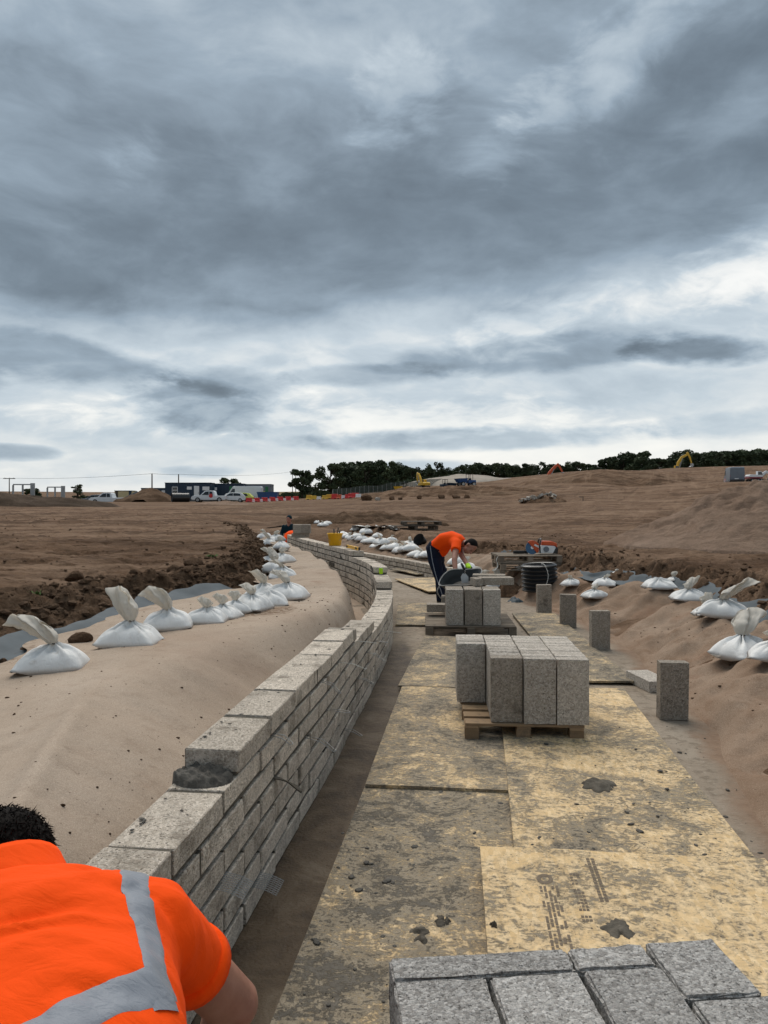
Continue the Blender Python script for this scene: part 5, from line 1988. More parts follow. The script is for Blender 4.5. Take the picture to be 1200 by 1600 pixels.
def build_saw_pallets():
    x, y, z = PD(822, 857, 13.9)
    z = surf_z(x, y)
    g = 'two stacked pallets carrying the cut-off saw'
    a = pallet((x, y, z + .0), R(2), 1.12, .9, 'lower weathered pallet under the cut-off saw', 'pallet_old', 7, g)
    b = pallet((x - .01, y, z + .146), R(1), 1.16, .9, 'upper weathered pallet with the cut-off saw on top', 'pallet_old', 7, g)
    zt = z + .146 + .145
    sx, sy_ = x + .20, y - .12
    t = thing('cutoff_saw', 'orange and white petrol cut-off saw with blue disc on the stacked pallets', 'saw', (sx, sy_, zt))
    Rx = Matrix.Rotation(R(90), 3, 'X')
    def disc(c, r, th, n=30, a0=0, a1=360, r_in=0.0):
        mb = MB()
        pts = [(c[0] + r * math.cos(R(a0 + (a1 - a0) * k / n)), c[2] + r * math.sin(R(a0 + (a1 - a0) * k / n))) for k in range(n + (0 if a1 - a0 == 360 else 1))]
        if a1 - a0 != 360:
            pts.append((c[0] + r_in, c[2]))
        mb.prism(pts, c[1] - th / 2, c[1] + th / 2)
        return mb
    obj('cutting_disc', disc((-.12, -.05, .125), .122, .008).mesh('cutting_disc'), mat('blue_disc'), t)
    obj('hub', disc((-.12, -.06, .125), .028, .02, 16).mesh('hub'), mat('white_plastic'), t)
    obj('guard', disc((-.12, -.055, .125), .135, .04, 20, -50, 128, .012).mesh('guard', bevel=.003), mat('orange_paint'), t)
    mb = MB(); mb.box((-.02, -.075, .15), (.14, .018, .035), Matrix.Rotation(R(25), 3, 'Y'))
    obj('guard_label', mb.mesh('guard_label', bevel=.002), mat('white_plastic'), t)
    mb = MB(); mb.prism([(.0, .02), (.30, .02), (.33, .12), (.28, .16), (.05, .17), (.0, .12)], -.10, .10)
    obj('engine_housing', mb.mesh('engine_housing', bevel=.012), mat('white_plastic'), t)
    mb = MB(); mb.prism([(.04, .172), (.285, .162), (.34, .125), (.33, .21), (.24, .245), (.06, .25)], -.095, .095)
    obj('top_cover', mb.mesh('top_cover', bevel=.012), mat('orange_paint'), t)
    mb = MB(); mb.prism([(.24, .015), (.345, .015), (.355, .12), (.31, .145)], -.105, .105)
    obj('rear_tank', mb.mesh('rear_tank', bevel=.012), mat('black_plastic'), t)
    obj('starter_cover', disc((.13, -.108, .10), .052, .02, 20).mesh('starter_cover', bevel=.003), mat('grey_paint'), t)
    mb = MB(); mb.tube([(.02, -.09, .03), (.01, -.1, .16), (.03, -.09, .27), (.05, 0, .29), (.03, .09, .27), (.01, .1, .16)], .014, 8)
    obj('front_handle', mb.mesh('front_handle', True), mat('black_plastic'), t)
    mb = MB(); mb.box((-.02, 0, .09), (.16, .03, .06), Matrix.Rotation(R(-12), 3, 'Y'))
    obj('arm', mb.mesh('arm', bevel=.005), mat('galvanised'), t)
    # coiled hose beside the saw
    hx_ = x - .12
    t = thing('hose', 'flat coil of black hose lying beside the cut-off saw', 'hose', (hx_, y - .08, zt))
    mb = MB()
    mb.tube([((.13 + .012 * math.sin(k * .9)) * math.cos(k * .45), .10 * math.sin(k * .45), .014 + .0022 * k * .5) for k in range(42)], .013, 6)
    obj('hose_coil', mb.mesh('hose_coil', True), mat('black_rubber'), t)
    # ratchet straps hanging from the pallet ends
    for sg, lab in ((-1, 'pale strap hanging off the wall side of the saw pallets'), (1, 'pale strap hanging off the far side of the saw pallets')):
        mb = MB()
        px_ = x + sg * .59
        pts = crom([(px_ - sg * .02, y - .3, z + .27), (px_ + sg * .02, y - .36, z + .2), (px_ + sg * .0, y - .4, z + .1), (px_ + sg * .06, y - .48, z + .03), (px_ + sg * .12, y - .5, z + .02)], 5)
        mb.tube(pts, .009, 5)
        tag(obj('strap', mb.mesh('strap', True), mat('strap_white')), lab, 'strap')
    # green rag in front
    xr, yr = P(795, 862, .62)[:2]
    n = 14
    U, V = np.meshgrid(np.linspace(-1, 1, n), np.linspace(-1, 1, n), indexing='ij')
    zr = surf_z(xr, yr)
    o = obj('plastic_sheet', grid_mesh('plastic_sheet', xr + U * .18, yr + V * .13, zr + .06 + fbm(U * 2, V * 2, 3, 4) * .10), mat('membrane'))
    tag(o, 'crumpled green-grey plastic sheet between saw pallets and pipe coil', 'plastic sheet')


build_saw_pallets()

# two old pallets out on the plain
x, y, z = PD(652, 832, 25)
z = surf_z(x, y)
pallet((x - .15, y, z), R(12), 1.5, 1.0, 'lower dark pallet lying out on the bare ground beyond the sandbag row', 'pallet_dark', 7)
pallet((x + .12, y + .02, z + .147), R(6), 1.25, 1.0, 'upper dark pallet out on the bare ground beyond the sandbag row', 'pallet_dark', 7)


def build_wall_top():
    # yellow bucket with tools
    x, y, _ = P(525, 851, .84)
    p, d = WP.at(sy(y)); nl = Vector((-d.y, d.x))
    c = p + nl * .10
    z = 7 * CO + BH + .004
    t = thing('bucket', 'yellow builder bucket of tools standing on the far wall top', 'bucket', (c.x, c.y, z))
    mb = MB(); mb.lathe([(.115, .0), (.12, .004), (.150, .225), (.162, .23), (.162, .25), (.152, .25), (.148, .23), (.112, .012), (.01, .012)], 32)
    obj('shell', mb.mesh('shell', True), mat('yellow_plastic'), t)
    mb = MB(); mb.tube([(.155 * math.cos(a), -.155 * abs(math.sin(a)) * .3 - .06, .235 - .16 * math.sin(a)) for a in [k * math.pi / 12 for k in range(13)]], .003, 5)
    obj('bail', mb.mesh('bail', True), mat('steel'), t)
    for k, (a, b, l) in enumerate(((.05, .03, .36), (-.02, .05, .33), (.08, -.02, .31))):
        mb = MB(); mb.tube([(a * .3, b * .3, .05), (a, b, l * .72), (a * 1.3, b * 1.2, l)], [.006, .010, .016], 8)
        obj('tool_handle', mb.mesh('tool_handle', True), mat('black_plastic' if k else 'pole_wood'), t)
    # spirit level
    p0 = Vector((*WP.at(sy(14.1))[0], 0)); p1 = Vector((*WP.at(sy(13.25))[0], 0)); d0 = (p1 - p0).normalized()
    n0 = Vector((d0.y, -d0.x, 0)) * -1
    n0 = Vector((-WP.at(sy(13.7))[1].y, WP.at(sy(13.7))[1].x, 0))
    c = (p0 + p1) / 2 + n0 * .05
    t = thing('spirit_level', 'yellow spirit level lying along the far wall top', 'spirit level', (c.x, c.y, z), math.atan2(d0.y, d0.x))
    mb = MB()
    L = .9
    for (cc, ss) in (((0, 0, .006), (L, .03, .010)), ((0, 0, .052), (L, .03, .010)), ((-.12, 0, .029), (.56, .010, .04)), ((.37, 0, .029), (.14, .010, .04))):
        mb.box(cc, ss)
    obj('bar', mb.mesh('bar', bevel=.002), mat('yellow_plastic'), t)
    for xx in (-.42, .22):
        mb = MB(); mb.box((xx, 0, .029), (.07, .026, .034))
        obj('vial', mb.mesh('vial', bevel=.002), mat('black_plastic'), t)
    for sg in (-1, 1):
        mb = MB(); mb.box((sg * (L / 2 + .006), 0, .029), (.012, .034, .06))
        obj('end_cap', mb.mesh('end_cap', bevel=.002), mat('black_plastic'), t)
    # lime drink can on the curved course
    q, d = WP.at(sy(10.98)); nl = Vector((-d.y, d.x))
    c = q + nl * .10 - Vector((d.x, d.y)) * .12
    t = thing('drink_can', 'lime green can standing on the stepped wall end', 'can', (c.x, c.y, 6 * CO + .0), 0)
    mb = MB(); mb.lathe([(.022, 0), (.028, .006), (.029, .075), (.024, .088), (.022, .086), (.002, .085)], 20)
    obj('can_body', mb.mesh('can_body', True), mat('lime_glove'), t)
    mb = MB(); mb.lathe([(.024, .087), (.025, .090), (.022, .091), (.002, .087)], 20)
    obj('lid', mb.mesh('lid', True), mat('steel'), t)
    # blocks piled on the far end
    p, d = WP.at(sy(18.6)); nl = Vector((-d.y, d.x))
    c = p + nl * .10
    fa = math.atan2(d.y, d.x)
    me = block_mesh('concrete_block', (.44, .213, .098), 120); me.materials.append(mat('block_damp'))
    me2 = block_mesh('concrete_block', (.213, .44, .22), 121); me2.materials.append(mat('block_damp'))
    z0 = 7 * CO + BH + .004
    cblock(me, (c.x, c.y, z0 + .049), (0, 0, R(4)), 'lower flat block piled on the far end of the wall')
    me3 = block_mesh('concrete_block', (.213, .098, .44), 122); me3.materials.append(mat('block_damp'))
    cblock(me2, (c.x - .08, c.y + .05, z0 + .098 + .112), (0, 0, R(4)), 'wide damp block piled on the far wall end, beside the crouching worker')
    cblock(me2, (c.x + .14, c.y + .05, z0 + .098 + .112), (0, 0, R(2)), 'second damp block piled on the far wall end, next to the white bags')


build_wall_top()


# dark crumpled sheeting: beside the far pallet and behind the man
def crumple(px, py, z, w, l, h, m, label, cat, seed, name):
    x, y, _ = P(px, py, z)
    z = surf_z(x, y)
    n = 26
    U, V = np.meshgrid(np.linspace(-1, 1, n), np.linspace(-1, 1, n), indexing='ij')
    rr = np.sqrt(U ** 2 + V ** 2)
    Z = np.clip(1 - rr ** 2, 0, 1) * h + fbm(U * 2.2, V * 2.2, 4, seed, .6) * h * .9 + .01
    o = obj(name, grid_mesh(name, x + U * w, y + V * l, z + np.where(rr > 1, -.03, np.maximum(Z, .004))), mat(m))
    tag(o, label, cat)


crumple(806, 935, .05, .17, .24, .09, 'membrane', 'crumpled dark plastic beside the far pallet', 'plastic sheet', 3, 'plastic_sheet')
crumple(795, 922, .1, .25, .3, .14, 'soil', 'small dark soil heap beside the far pallet', 'soil heap', 8, 'soil_heap')


def half_pipe():
    x, y, z = PD(657, 855, 20.5)
    z = surf_z(x, y)
    t = thing('rubber_bucket', 'black rubber trug lying on its side behind the bending man', 'trug', (x, y, z + .05), R(-35), None, (R(60), 0, R(-40)))
    mb = MB(); mb.lathe([(.08, -.12), (.13, -.12), (.165, .09), (.172, .105), (.16, .09), (.12, -.11), (.01, -.11)], 24)
    obj('trug_wall', mb.mesh('trug_wall', True), mat('black_rubber'), t)


half_pipe()


def ground_sheets():
    for k, (px, py, d, w, l, m, lab) in enumerate(((625, 845, 21.5, .55, .25, 'bag_cloth', 'beige plastic sheet on the ground behind the packed sandbags'), (601, 834, 24.5, .28, .35, 'bag_white', 'white bag scrap lying beside the dark pallets'),
                                                   (613, 835, 24.4, .25, .2, 'bag_white', 'white board scrap between bag scrap and dark pallets'), (575, 831, 26, .55, .35, 'galvanised', 'flat grey sheet on the bare ground past the bucket'))):
        x, y, _ = PD(px, py, d)
        z = surf_z(x, y)
        n = 14
        U, V = np.meshgrid(np.linspace(-1, 1, n), np.linspace(-1, 1, n), indexing='ij')
        Z = z + .05 + fbm(U * 1.5 + k, V * 1.5, 3, 31) * .10
        o = obj('scrap_sheet', grid_mesh('scrap_sheet', x + U * w + fbm(U, V, 2, k) * .1, y + V * l, Z), mat(m))
        tag(o, lab, 'scrap sheet')


ground_sheets()


# ------------------------------------------------------------------ heaps, stones, clods
def heap(name, label, cx, cy, rx, ry, h, m, seed, n=70, p=1.4, rough=.12, crest=None, rz=0.0):
    U, V = np.meshgrid(np.linspace(-1.15, 1.15, n), np.linspace(-1.15, 1.15, n), indexing='ij')
    X = cx + (U * rx) * math.cos(rz) - (V * ry) * math.sin(rz); Y = cy + (U * rx) * math.sin(rz) + (V * ry) * math.cos(rz)
    rr = np.sqrt(U ** 2 + V ** 2) * (1 + fbm(U * 1.2 + seed, V * 1.2, 3, seed) * .35)
    b = np.clip(1 - rr, 0, 1) ** (1 / p) if p > 1 else np.clip(1 - rr, 0, 1) ** p
    Z = G(X, Y) + b * h + np.minimum(b * 4, 1) * h * rough * (fbm(U * 4, V * 4, 4, seed + 3, .6) + .5 * np.abs(fbm(U * 9, V * 9, 3, seed + 5))) - .12 * (b <= 0.0) - .02
    o = obj(name, grid_mesh(name, X, Y, Z), mat(m))
    tag(o, label, name.replace('_', ' '))
    return o


def sand_heap():
    n = 170
    cx, cy = 9.4, 17.2
    U, V = np.meshgrid(np.linspace(-1.1, 1.1, n), np.linspace(-1.1, 1.1, n), indexing='ij')
    X = cx + U * 3.9; Y = cy + V * 3.4
    rr = np.sqrt(U ** 2 + V ** 2) * (1 + fbm(U * 1.3, V * 1.3, 3, 5) * .22)
    b = np.clip(1 - rr, 0, 1)
    Z = 1.75 * b ** 1.12
    top = sstep(.35, .6, b)
    Z = Z + top * (np.abs(fbm(U * 3.5, V * 3.5, 4, 9, .6)) * .42 - .10) + sstep(.02, .2, b) * fbm(U * 7, V * 7, 4, 12, .6) * .10
    # slipped scarps
    sc = fbm(U * 2.2 + 4, V * 2.2, 3, 15)
    Z = Z - sstep(.02, .05, sc) * .09 * sstep(.1, .3, b)
    Z = G(X, Y) + Z - np.where(b <= .0, .12, 0) - .01
    o = obj('sand_heap', grid_mesh('sand_heap', X, Y, Z), mat('sand'))
    tag(o, 'large pinkish brown sand heap at the edge of the picture', 'sand heap')


sand_heap()
heap('spoil_heap', 'long dark spoil bank far off, left of the parked pickups', -41, 66, 17, 8, 1.75, 'dark_soil', 3, 80, 1.4, .2)
heap('spoil_heap', 'brown spoil heap in front of the navy site cabins', *[PD(236, 788, 108)[k] for k in (0, 1)], 4.3, 4.0, 2.1, 'soil', 6, 60, 1.3, .12)
heap('spoil_heap', 'low scraped soil ridge beside the white pickup', *[PD(352, 792, 75)[k] for k in (0, 1)], 3, 2.5, .4, 'sand', 8, 40, 1.3, .3)
heap('stone_heap', 'pale spread stone heap on the hill behind the yellow excavator', *[PD(715, 755, 185)[k] for k in (0, 1)], 13.5, 12, 2.6, 'pale_stone', 12, 70, 1.5, .06)
heap('spoil_heap', 'rounded earth knoll on the hill below the tree line', *[PD(930, 748, 120)[k] for k in (0, 1)], 13, 9, 1.9, 'earth', 14, 70, 1.5, .15)
heap('spoil_heap', 'low earth bank on the hill below the stone heap', *[PD(690, 773, 100)[k] for k in (0, 1)], 13, 4, 1.1, 'earth', 17, 70, 1.4, .4)
heap('spoil_heap', 'broken earth edge behind the far end of the wall', -.9, 30.5, 3.2, 1.6, .42, 'soil', 19, 70, 1.4, .5)


def rock(name, label, x, y, s, m, seed, group=None, parent=None, z=None):
    r = random.Random(seed)
    bm = bmesh.new()
    bmesh.ops.create_icosphere(bm, subdivisions=2, radius=1)
    pl = [Vector((r.gauss(0, 1), r.gauss(0, 1), r.gauss(0, 1))).normalized() for _ in range(9)]
    for v in bm.verts:
        q = v.co.copy()
        for n in pl:
            dd = q.dot(n) - .62
            if dd > 0:
                q -= n * dd * .9
        v.co = Vector((q.x * s[0], q.y * s[1], q.z * s[2]))
    me = bpy.data.meshes.new(name); bm.to_mesh(me); bm.free()
    z = (surf_z(x, y) if z is None else z) + s[2] * .4
    o = obj(name, me, mat(m), parent, (x, y, z), (0, 0, r.uniform(0, 3)))
    if parent is None:
        tag(o, label, 'boulder' if 'boulder' in name else name, group)
    return o


for i, (px, py, w, lab, m) in enumerate(((572, 772, 20, 'largest dark boulder at the end of the red and white barriers', 'soil'), (590, 772, 12, 'pale pointed boulder beside the largest dark one', 'stone_rubble'), (612, 772, 14, 'brown boulder in the middle of the line', 'earth'),
                                         (625, 772, 10, 'small grey boulder in the line below the excavator', 'soil'), (655, 769, 13, 'boulder below the yellow excavator', 'earth'), (689, 769, 14, 'boulder below the small black dumper', 'soil'), (712, 768, 16, 'boulder below the blue dozer', 'earth'), (729, 767, 12, 'last boulder of the line, toward the hill', 'earth'))):
    d = 92
    x, y, _ = PD(px, py, d)
    s = w / F * d / 2
    rock('boulder', lab, x, y, (s, s * .8, s * .75), m, i, 'boulders on the lower hill')


def rubble():
    x0, y0, _ = PD(843, 790, 60)
    t = thing('rubble_pile', 'pile of broken pale concrete slabs on the hillside', 'rubble pile', (x0, y0, float(G(np.array([x0]), np.array([y0]))[0])))
    r = random.Random(5)
    for i in range(30):
        u = r.uniform(-1, 1)
        x = u * 1.75; y = r.uniform(-.7, .7)
        h = max(0, (1 - abs(u - .25) * .75)) * .75 * r.uniform(.3, 1)
        w, l, th = r.uniform(.25, .7), r.uniform(.25, .55), r.uniform(.08, .22)
        pts = [(w * .5 * math.cos(a) * r.uniform(.7, 1.2), l * .6 * math.sin(a) * r.uniform(.7, 1.2)) for a in [k * 6.283 / 6 + r.uniform(-.3, .3) for k in range(6)]]
        mb = MB()
        vs = [(a, b, -th / 2) for a, b in pts] + [(a * .92, b * .92, th / 2) for a, b in pts]
        mb.add(vs, [tuple(range(5, -1, -1)), tuple(range(6, 12))] + [(k, (k + 1) % 6, (k + 1) % 6 + 6, k + 6) for k in range(6)])
        obj('slab', mb.mesh('slab'), mat(r.choice(['stone_rubble', 'pale_stone', 'stone_rubble', 'earth'])), t, (x, y, h + .05), (r.uniform(-.6, .6), r.uniform(-.5, .5), r.uniform(0, 3)))
    heap('spoil_heap', 'earth under the broken concrete slabs on the hillside', x0 + .3, y0 + .3, 2.0, 1.3, .7, 'earth', 44, 40, 1.3, .3)


rubble()


def clods():
    r = random.Random(77)
    base = []
    for k in range(5):
        bm = bmesh.new(); bmesh.ops.create_icosphere(bm, subdivisions=1, radius=1)
        for v in bm.verts:
            v.co *= r.uniform(.65, 1.25)
        base.append(([v.co.copy() for v in bm.verts], [tuple(w.index for w in f.verts) for f in bm.faces])); bm.free()
    xs, ys, ss = [], [], []
    for i in range(7500):
        y = r.uniform(4.5, 17) if r.random() < .8 else r.uniform(17, 30)
        lip, bs = float(LIP(y)), float(BASE(y))
        x = r.gauss((lip * .45 + bs * .55), .15 + .22 * (bs - lip))
        if x > bs + .35 or x < lip - 2:
            continue
        xs.append(x); ys.append(y); ss.append(min(.05, .007 / max(r.random(), .06) ** .7))
    for i in range(1500):
        y = r.uniform(5.5, 19)
        x = float(CREST(y)) + .72 + r.gauss(0, .32)
        if x < float(CREST(y)) + .25:
            continue
        xs.append(x); ys.append(y); ss.append(min(.045, .007 / max(r.random(), .06) ** .7))
    for i in range(2600):
        y = 6 + 34 * r.random() ** 1.3; px_ = r.uniform(-60, 1260)
        x = (px_ - 600) / F * y
        if float(LIP(y)) < x < float(CREST(y)) + 1.1:
            continue
        xs.append(x); ys.append(y); ss.append(.008 + .022 * r.random() ** 3)
    zs = ground(np.array(xs), np.array(ys))
    V = []; Fc = []
    for x, y, z, s in zip(xs, ys, zs, ss):
        vs, fs = base[r.randrange(5)]
        M = Matrix.Rotation(r.uniform(0, 6.28), 3, 'Z') @ Matrix.Rotation(r.uniform(0, 3), 3, 'X')
        o = len(V)
        for q in vs:
            w = M @ q
            V.append((x + w.x * s * 1.2, y + w.y * s, z + w.z * s * .8 + s * .25))
        Fc.extend([(a + o, b + o, c + o) for a, b, c in fs])
    me = bpy.data.meshes.new('soil_clods'); me.from_pydata(V, [], Fc); me.update()
    kind(obj('soil_clods', me, mat('soil')), 'stuff', 'loose clods of dark soil along the cut earth edges')


clods()


def fabric_crumbs():
    r = random.Random(15); mb = MB()
    for i in range(1500):
        y = 1.2 + 8.5 * r.random() ** 1.2
        x0, x1 = float(BASE(y)) + .3, float(wface(max(y, 1.6))) - .25
        x = x0 + (x1 - x0) * (r.random() if r.random() < .6 else .75 + .25 * r.random())
        h = _bv[FABS[0].name].ray_cast(Vector((x, y, 3)), Vector((0, 0, -1)))
        if h[0] is None:
            continue
        s = .0016 + .008 * r.random() ** 6
        mb.ell(h[0] + Vector((0, 0, s * .2)), (s * r.uniform(.9, 1.9), s * r.uniform(.8, 1.4), s * .7), None, 5, 3)
    for i in range(600):
        y = 3 + 10 * r.random()
        x0, x1 = float(TOE(y)), float(CREST(y)) + .2
        x = x0 + (x1 - x0) * r.random()
        h = _bv[FABS[1].name].ray_cast(Vector((x, y, 3)), Vector((0, 0, -1)))
        if h[0] is None:
            continue
        s = .002 + .010 * r.random() ** 6
        mb.ell(h[0] + Vector((0, 0, s * .2)), (s * r.uniform(.9, 1.9), s * r.uniform(.8, 1.4), s * .7), None, 5, 3)
    kind(obj('soil_crumbs', mb.mesh('soil_crumbs', False), mat('soil')), 'stuff', 'crumbs of soil scattered over the fabric sheets')


fabric_crumbs()
for i, (px, py, w, lab) in enumerate(((118, 899, .16, 'dark clod bedded in the left earth edge above the first sandbag'), (272, 893, .13, 'round clod on the earth edge above the small sandbags'), (300, 889, .17, 'larger pointed clod on the earth edge above the small sandbags'))):
    x, y, _ = P(px, py, .74)
    rock('boulder', lab, x, y, (w, w * .8, w * .7), 'soil', 60 + i)
x, y, _ = P(130, 1000, .5)
rock('boulder', 'broken clods lying on the membrane between the two nearest sandbags', x, y, (.13, .08, .06), 'soil', 70)


def weeds():
    for i, (px, py, lab) in enumerate(((330, 872, 'small green weed on the bare plateau near the earth edge'), (57, 912, 'tiny green weed at the edge of the bare plateau'))):
        x, y, _ = P(px, py, .78)
        z = surf_z(x, y)
        mb = MB(); r = random.Random(i)
        for k in range(40):
            a = r.uniform(0, 6.28); l = r.uniform(.03, .09)
            p = Vector((r.gauss(0, .04), r.gauss(0, .03), 0)); t = p + Vector((math.cos(a) * l, math.sin(a) * l, r.uniform(.02, .06)))
            sd = Vector((-math.sin(a), math.cos(a), 0)) * .012
            mb.add([p, (p + t) / 2 + sd, t, (p + t) / 2 - sd], [(0, 1, 2, 3)])
        o = obj('weed', mb.mesh('weed', False, False), mat('weed'), None, (x, y, z))
        tag(o, lab, 'weed')


weeds()

# ------------------------------------------------------------------ the compound, machines and trees in the distance
def gz(x, y):
    return float(G(np.array([x]), np.array([y]))[0])


def wheel(root, c, r, w, axis='y'):
    mb = MB()
    n = 18
    f = (lambda a, rr, o: (c[0] + rr * math.cos(a), c[1] + o, c[2] + rr * math.sin(a)))
    rings = []
    for rr, o in ((r * .62, -w / 2), (r * .95, -w / 2), (r, -w * .3), (r, w * .3), (r * .95, w / 2), (r * .62, w / 2)):
        rings.append([f(k * 6.2832 / n, rr, o) for k in range(n)])
    mb.rings(rings)
    wo = obj('wheel', mb.mesh('wheel', True), mat('tyre'), root)
    mb = MB()
    mb.rings([[f(k * 6.2832 / n, r * .6, o) for k in range(n)] for o in (-w / 2 - .012, w / 2 + .012)])
    obj('rim', mb.mesh('rim'), mat('galvanised'), wo)


def car_body(prof, hw, tumble, zmid):
    """side profile (x,z) lofted across with a narrower roof"""
    mb = MB()
    n = len(prof)
    rings = []
    for y in (-hw, -hw * .96, 0, hw * .96, hw):
        ring = []
        for x, z in prof:
            k = 1 - tumble * max(0, (z - zmid))
            inset = .03 if abs(y) == hw else 0
            ring.append((x * (1 - inset * .4), y * k, z - inset * .6 * (1 if z > zmid else 0)))
        rings.append(ring)
    mb.rings(rings)
    return mb


def side_window(root, pts, hw, tumble, zmid, name='window', m='dark_glass'):
    for sg in (-1, 1):
        mb = MB()
        vs = []
        for off in (.012, -.02):
            for x, z in pts:
                k = 1 - tumble * max(0, (z - zmid))
                vs.append((x, sg * (hw * k + off), z))
        n = len(pts)
        mb.add(vs, [tuple(range(n)), tuple(range(2 * n - 1, n - 1, -1))] + [(i, (i + 1) % n, (i + 1) % n + n, i + n) for i in range(n)])
        obj(name, mb.mesh(name), mat(m), root)


def lights(root, xs, z, hw, m, name):
    for sg in (-1, 1):
        mb = MB(); mb.box((xs, sg * (hw - .16), z), (.06, .22, .14))
        obj(name, mb.mesh(name, bevel=.01), mat(m), root)


def pickup(loc, rz, label, red=True, paint='white_paint'):
    t = thing('pickup', label, 'pickup', loc, rz, 'vehicles parked at the compound')
    prof = [(-2.6, .45), (-2.62, .95), (-2.55, 1.02), (-.95, 1.02), (-.80, 1.65), (-.6, 1.78), (.45, 1.78), (.65, 1.70), (1.25, 1.12), (2.3, 1.02), (2.6, .86), (2.66, .5), (2.4, .38), (-2.4, .38)]
    mb = car_body(prof, .92, .22, 1.0)
    obj('body', mb.mesh('body', bevel=.03), mat(paint), t)
    side_window(t, [(-.62, 1.10), (-.55, 1.62), (-.10, 1.66), (-.10, 1.10)], .925, .22, 1.0)
    side_window(t, [(-.02, 1.10), (-.02, 1.66), (.48, 1.62), (1.02, 1.12)], .925, .22, 1.0)
    mb = MB(); mb.add([(.70, -.72, 1.66), (.70, .72, 1.66), (1.22, .80, 1.16), (1.22, -.80, 1.16), (.66, -.72, 1.62), (.66, .72, 1.62), (1.1, .8, 1.12), (1.1, -.8, 1.12)], [(0, 1, 2, 3), (7, 6, 5, 4), (0, 4, 5, 1), (1, 5, 6, 2), (2, 6, 7, 3), (3, 7, 4, 0)])
    obj('windscreen', mb.mesh('windscreen'), mat('dark_glass'), t)
    for x in (-1.62, 1.65):
        for y in (-.82, .82):
            wheel(t, (x, y, .39), .39, .25)
    lights(t, 2.6, .78, .9, 'white_plastic', 'headlight')
    lights(t, -2.6, .85, .9, 'red_plastic', 'tail_light')
    mb = MB(); mb.box((2.6, 0, .52), (.2, 1.6, .22))
    obj('bumper', mb.mesh('bumper', bevel=.03), mat('grey_paint'), t)
    if red:
        for sg in (-1, 1):
            mb = MB(); mb.prism([(-.35 + .30 * math.cos(a), 1.0 + .32 * math.sin(a)) for a in [k * 6.283 / 12 for k in range(12)]], sg * .925, sg * .945)
            obj('door_emblem', mb.mesh('door_emblem'), mat('red_plastic'), t)
    return t


def hatch(loc, rz, label, paint, est=False, group='vehicles parked at the compound'):
    t = thing('car', label, 'car', loc, rz, group)
    prof = [(-2.1, .4), (-2.15, .85), (-1.95, 1.05), (-1.6, 1.42), (-.9, 1.52), (.2, 1.48), (1.0, 1.0), (1.9, .85), (2.1, .65), (2.1, .36), (-2.0, .32)]
    obj('body', car_body(prof, .88, .25, .9).mesh('body', bevel=.03), mat(paint), t)
    side_window(t, [(-1.45, 1.0), (-1.3, 1.34), (-.35, 1.42), (-.35, 1.0)], .885, .25, .9)
    side_window(t, [(-.28, 1.0), (-.28, 1.42), (.2, 1.38), (.8, 1.0)], .885, .25, .9)
    for x in (-1.35, 1.3):
        for y in (-.78, .78):
            wheel(t, (x, y, .32), .32, .2)
    lights(t, 2.03, .68, .85, 'white_plastic', 'headlight')
    lights(t, -2.1, .85, .85, 'red_plastic', 'tail_light')
    return t


def van(loc, rz, label, paint, stripes=False, group=None):
    t = thing('van', label, 'van', loc, rz, group)
    prof = [(-2.9, .5), (-2.95, 2.35), (-2.8, 2.5), (1.35, 2.52), (1.6, 2.45), (2.25, 1.45), (2.8, 1.25), (2.95, 1.0), (2.98, .55), (2.7, .4), (-2.7, .4)]
    obj('body', car_body(prof, 1.0, .06, 1.2).mesh('body', bevel=.05), mat(paint), t)
    side_window(t, [(1.25, 1.45), (1.25, 2.1), (1.62, 2.1), (2.05, 1.45)], 1.005, .06, 1.2)
    mb = MB(); mb.add([(1.68, -.82, 2.35), (1.68, .82, 2.35), (2.3, .86, 1.46), (2.3, -.86, 1.46), (1.62, -.82, 2.3), (1.62, .82, 2.3), (2.2, .86, 1.4), (2.2, -.86, 1.4)], [(0, 1, 2, 3), (7, 6, 5, 4), (0, 4, 5, 1), (1, 5, 6, 2), (2, 6, 7, 3), (3, 7, 4, 0)])
    obj('windscreen', mb.mesh('windscreen'), mat('pale_glass'), t)
    for x in (-1.75, 1.85):
        for y in (-.88, .88):
            wheel(t, (x, y, .37), .37, .24)
    lights(t, 2.92, .95, .95, 'white_plastic', 'headlight')
    lights(t, -2.92, 1.2, 1.0, 'red_plastic', 'tail_light')
    # rear doors: two leaves with a recessed joint
    for sg in (-1, 1):
        mb = MB(); mb.box((-2.955, sg * .47, 1.45), (.03, .9, 1.75))
        d = obj('rear_door', mb.mesh('rear_door', bevel=.012), mat(paint), t)
    mb = MB(); mb.box((-2.98, 0, .62), (.06, 1.9, .16))
    obj('rear_bumper', mb.mesh('rear_bumper', bevel=.02), mat('black_plastic'), t)
    mb = MB(); mb.box((-2.99, .1, .82), (.02, .52, .11))
    obj('number_plate', mb.mesh('number_plate'), mat('white_plastic'), t)
    if stripes:
        for k in range(4):
            mb = MB(); mb.box((2.0 - k * .28, 1.012, .62 + .18 * k * .5), (.9 - .1 * k, .014, .10), Matrix.Rotation(R(-28), 3, 'Y'))
            obj('stripe', mb.mesh('stripe'), mat('red_plastic' if k % 2 else 'white_plastic'), t)
    return t


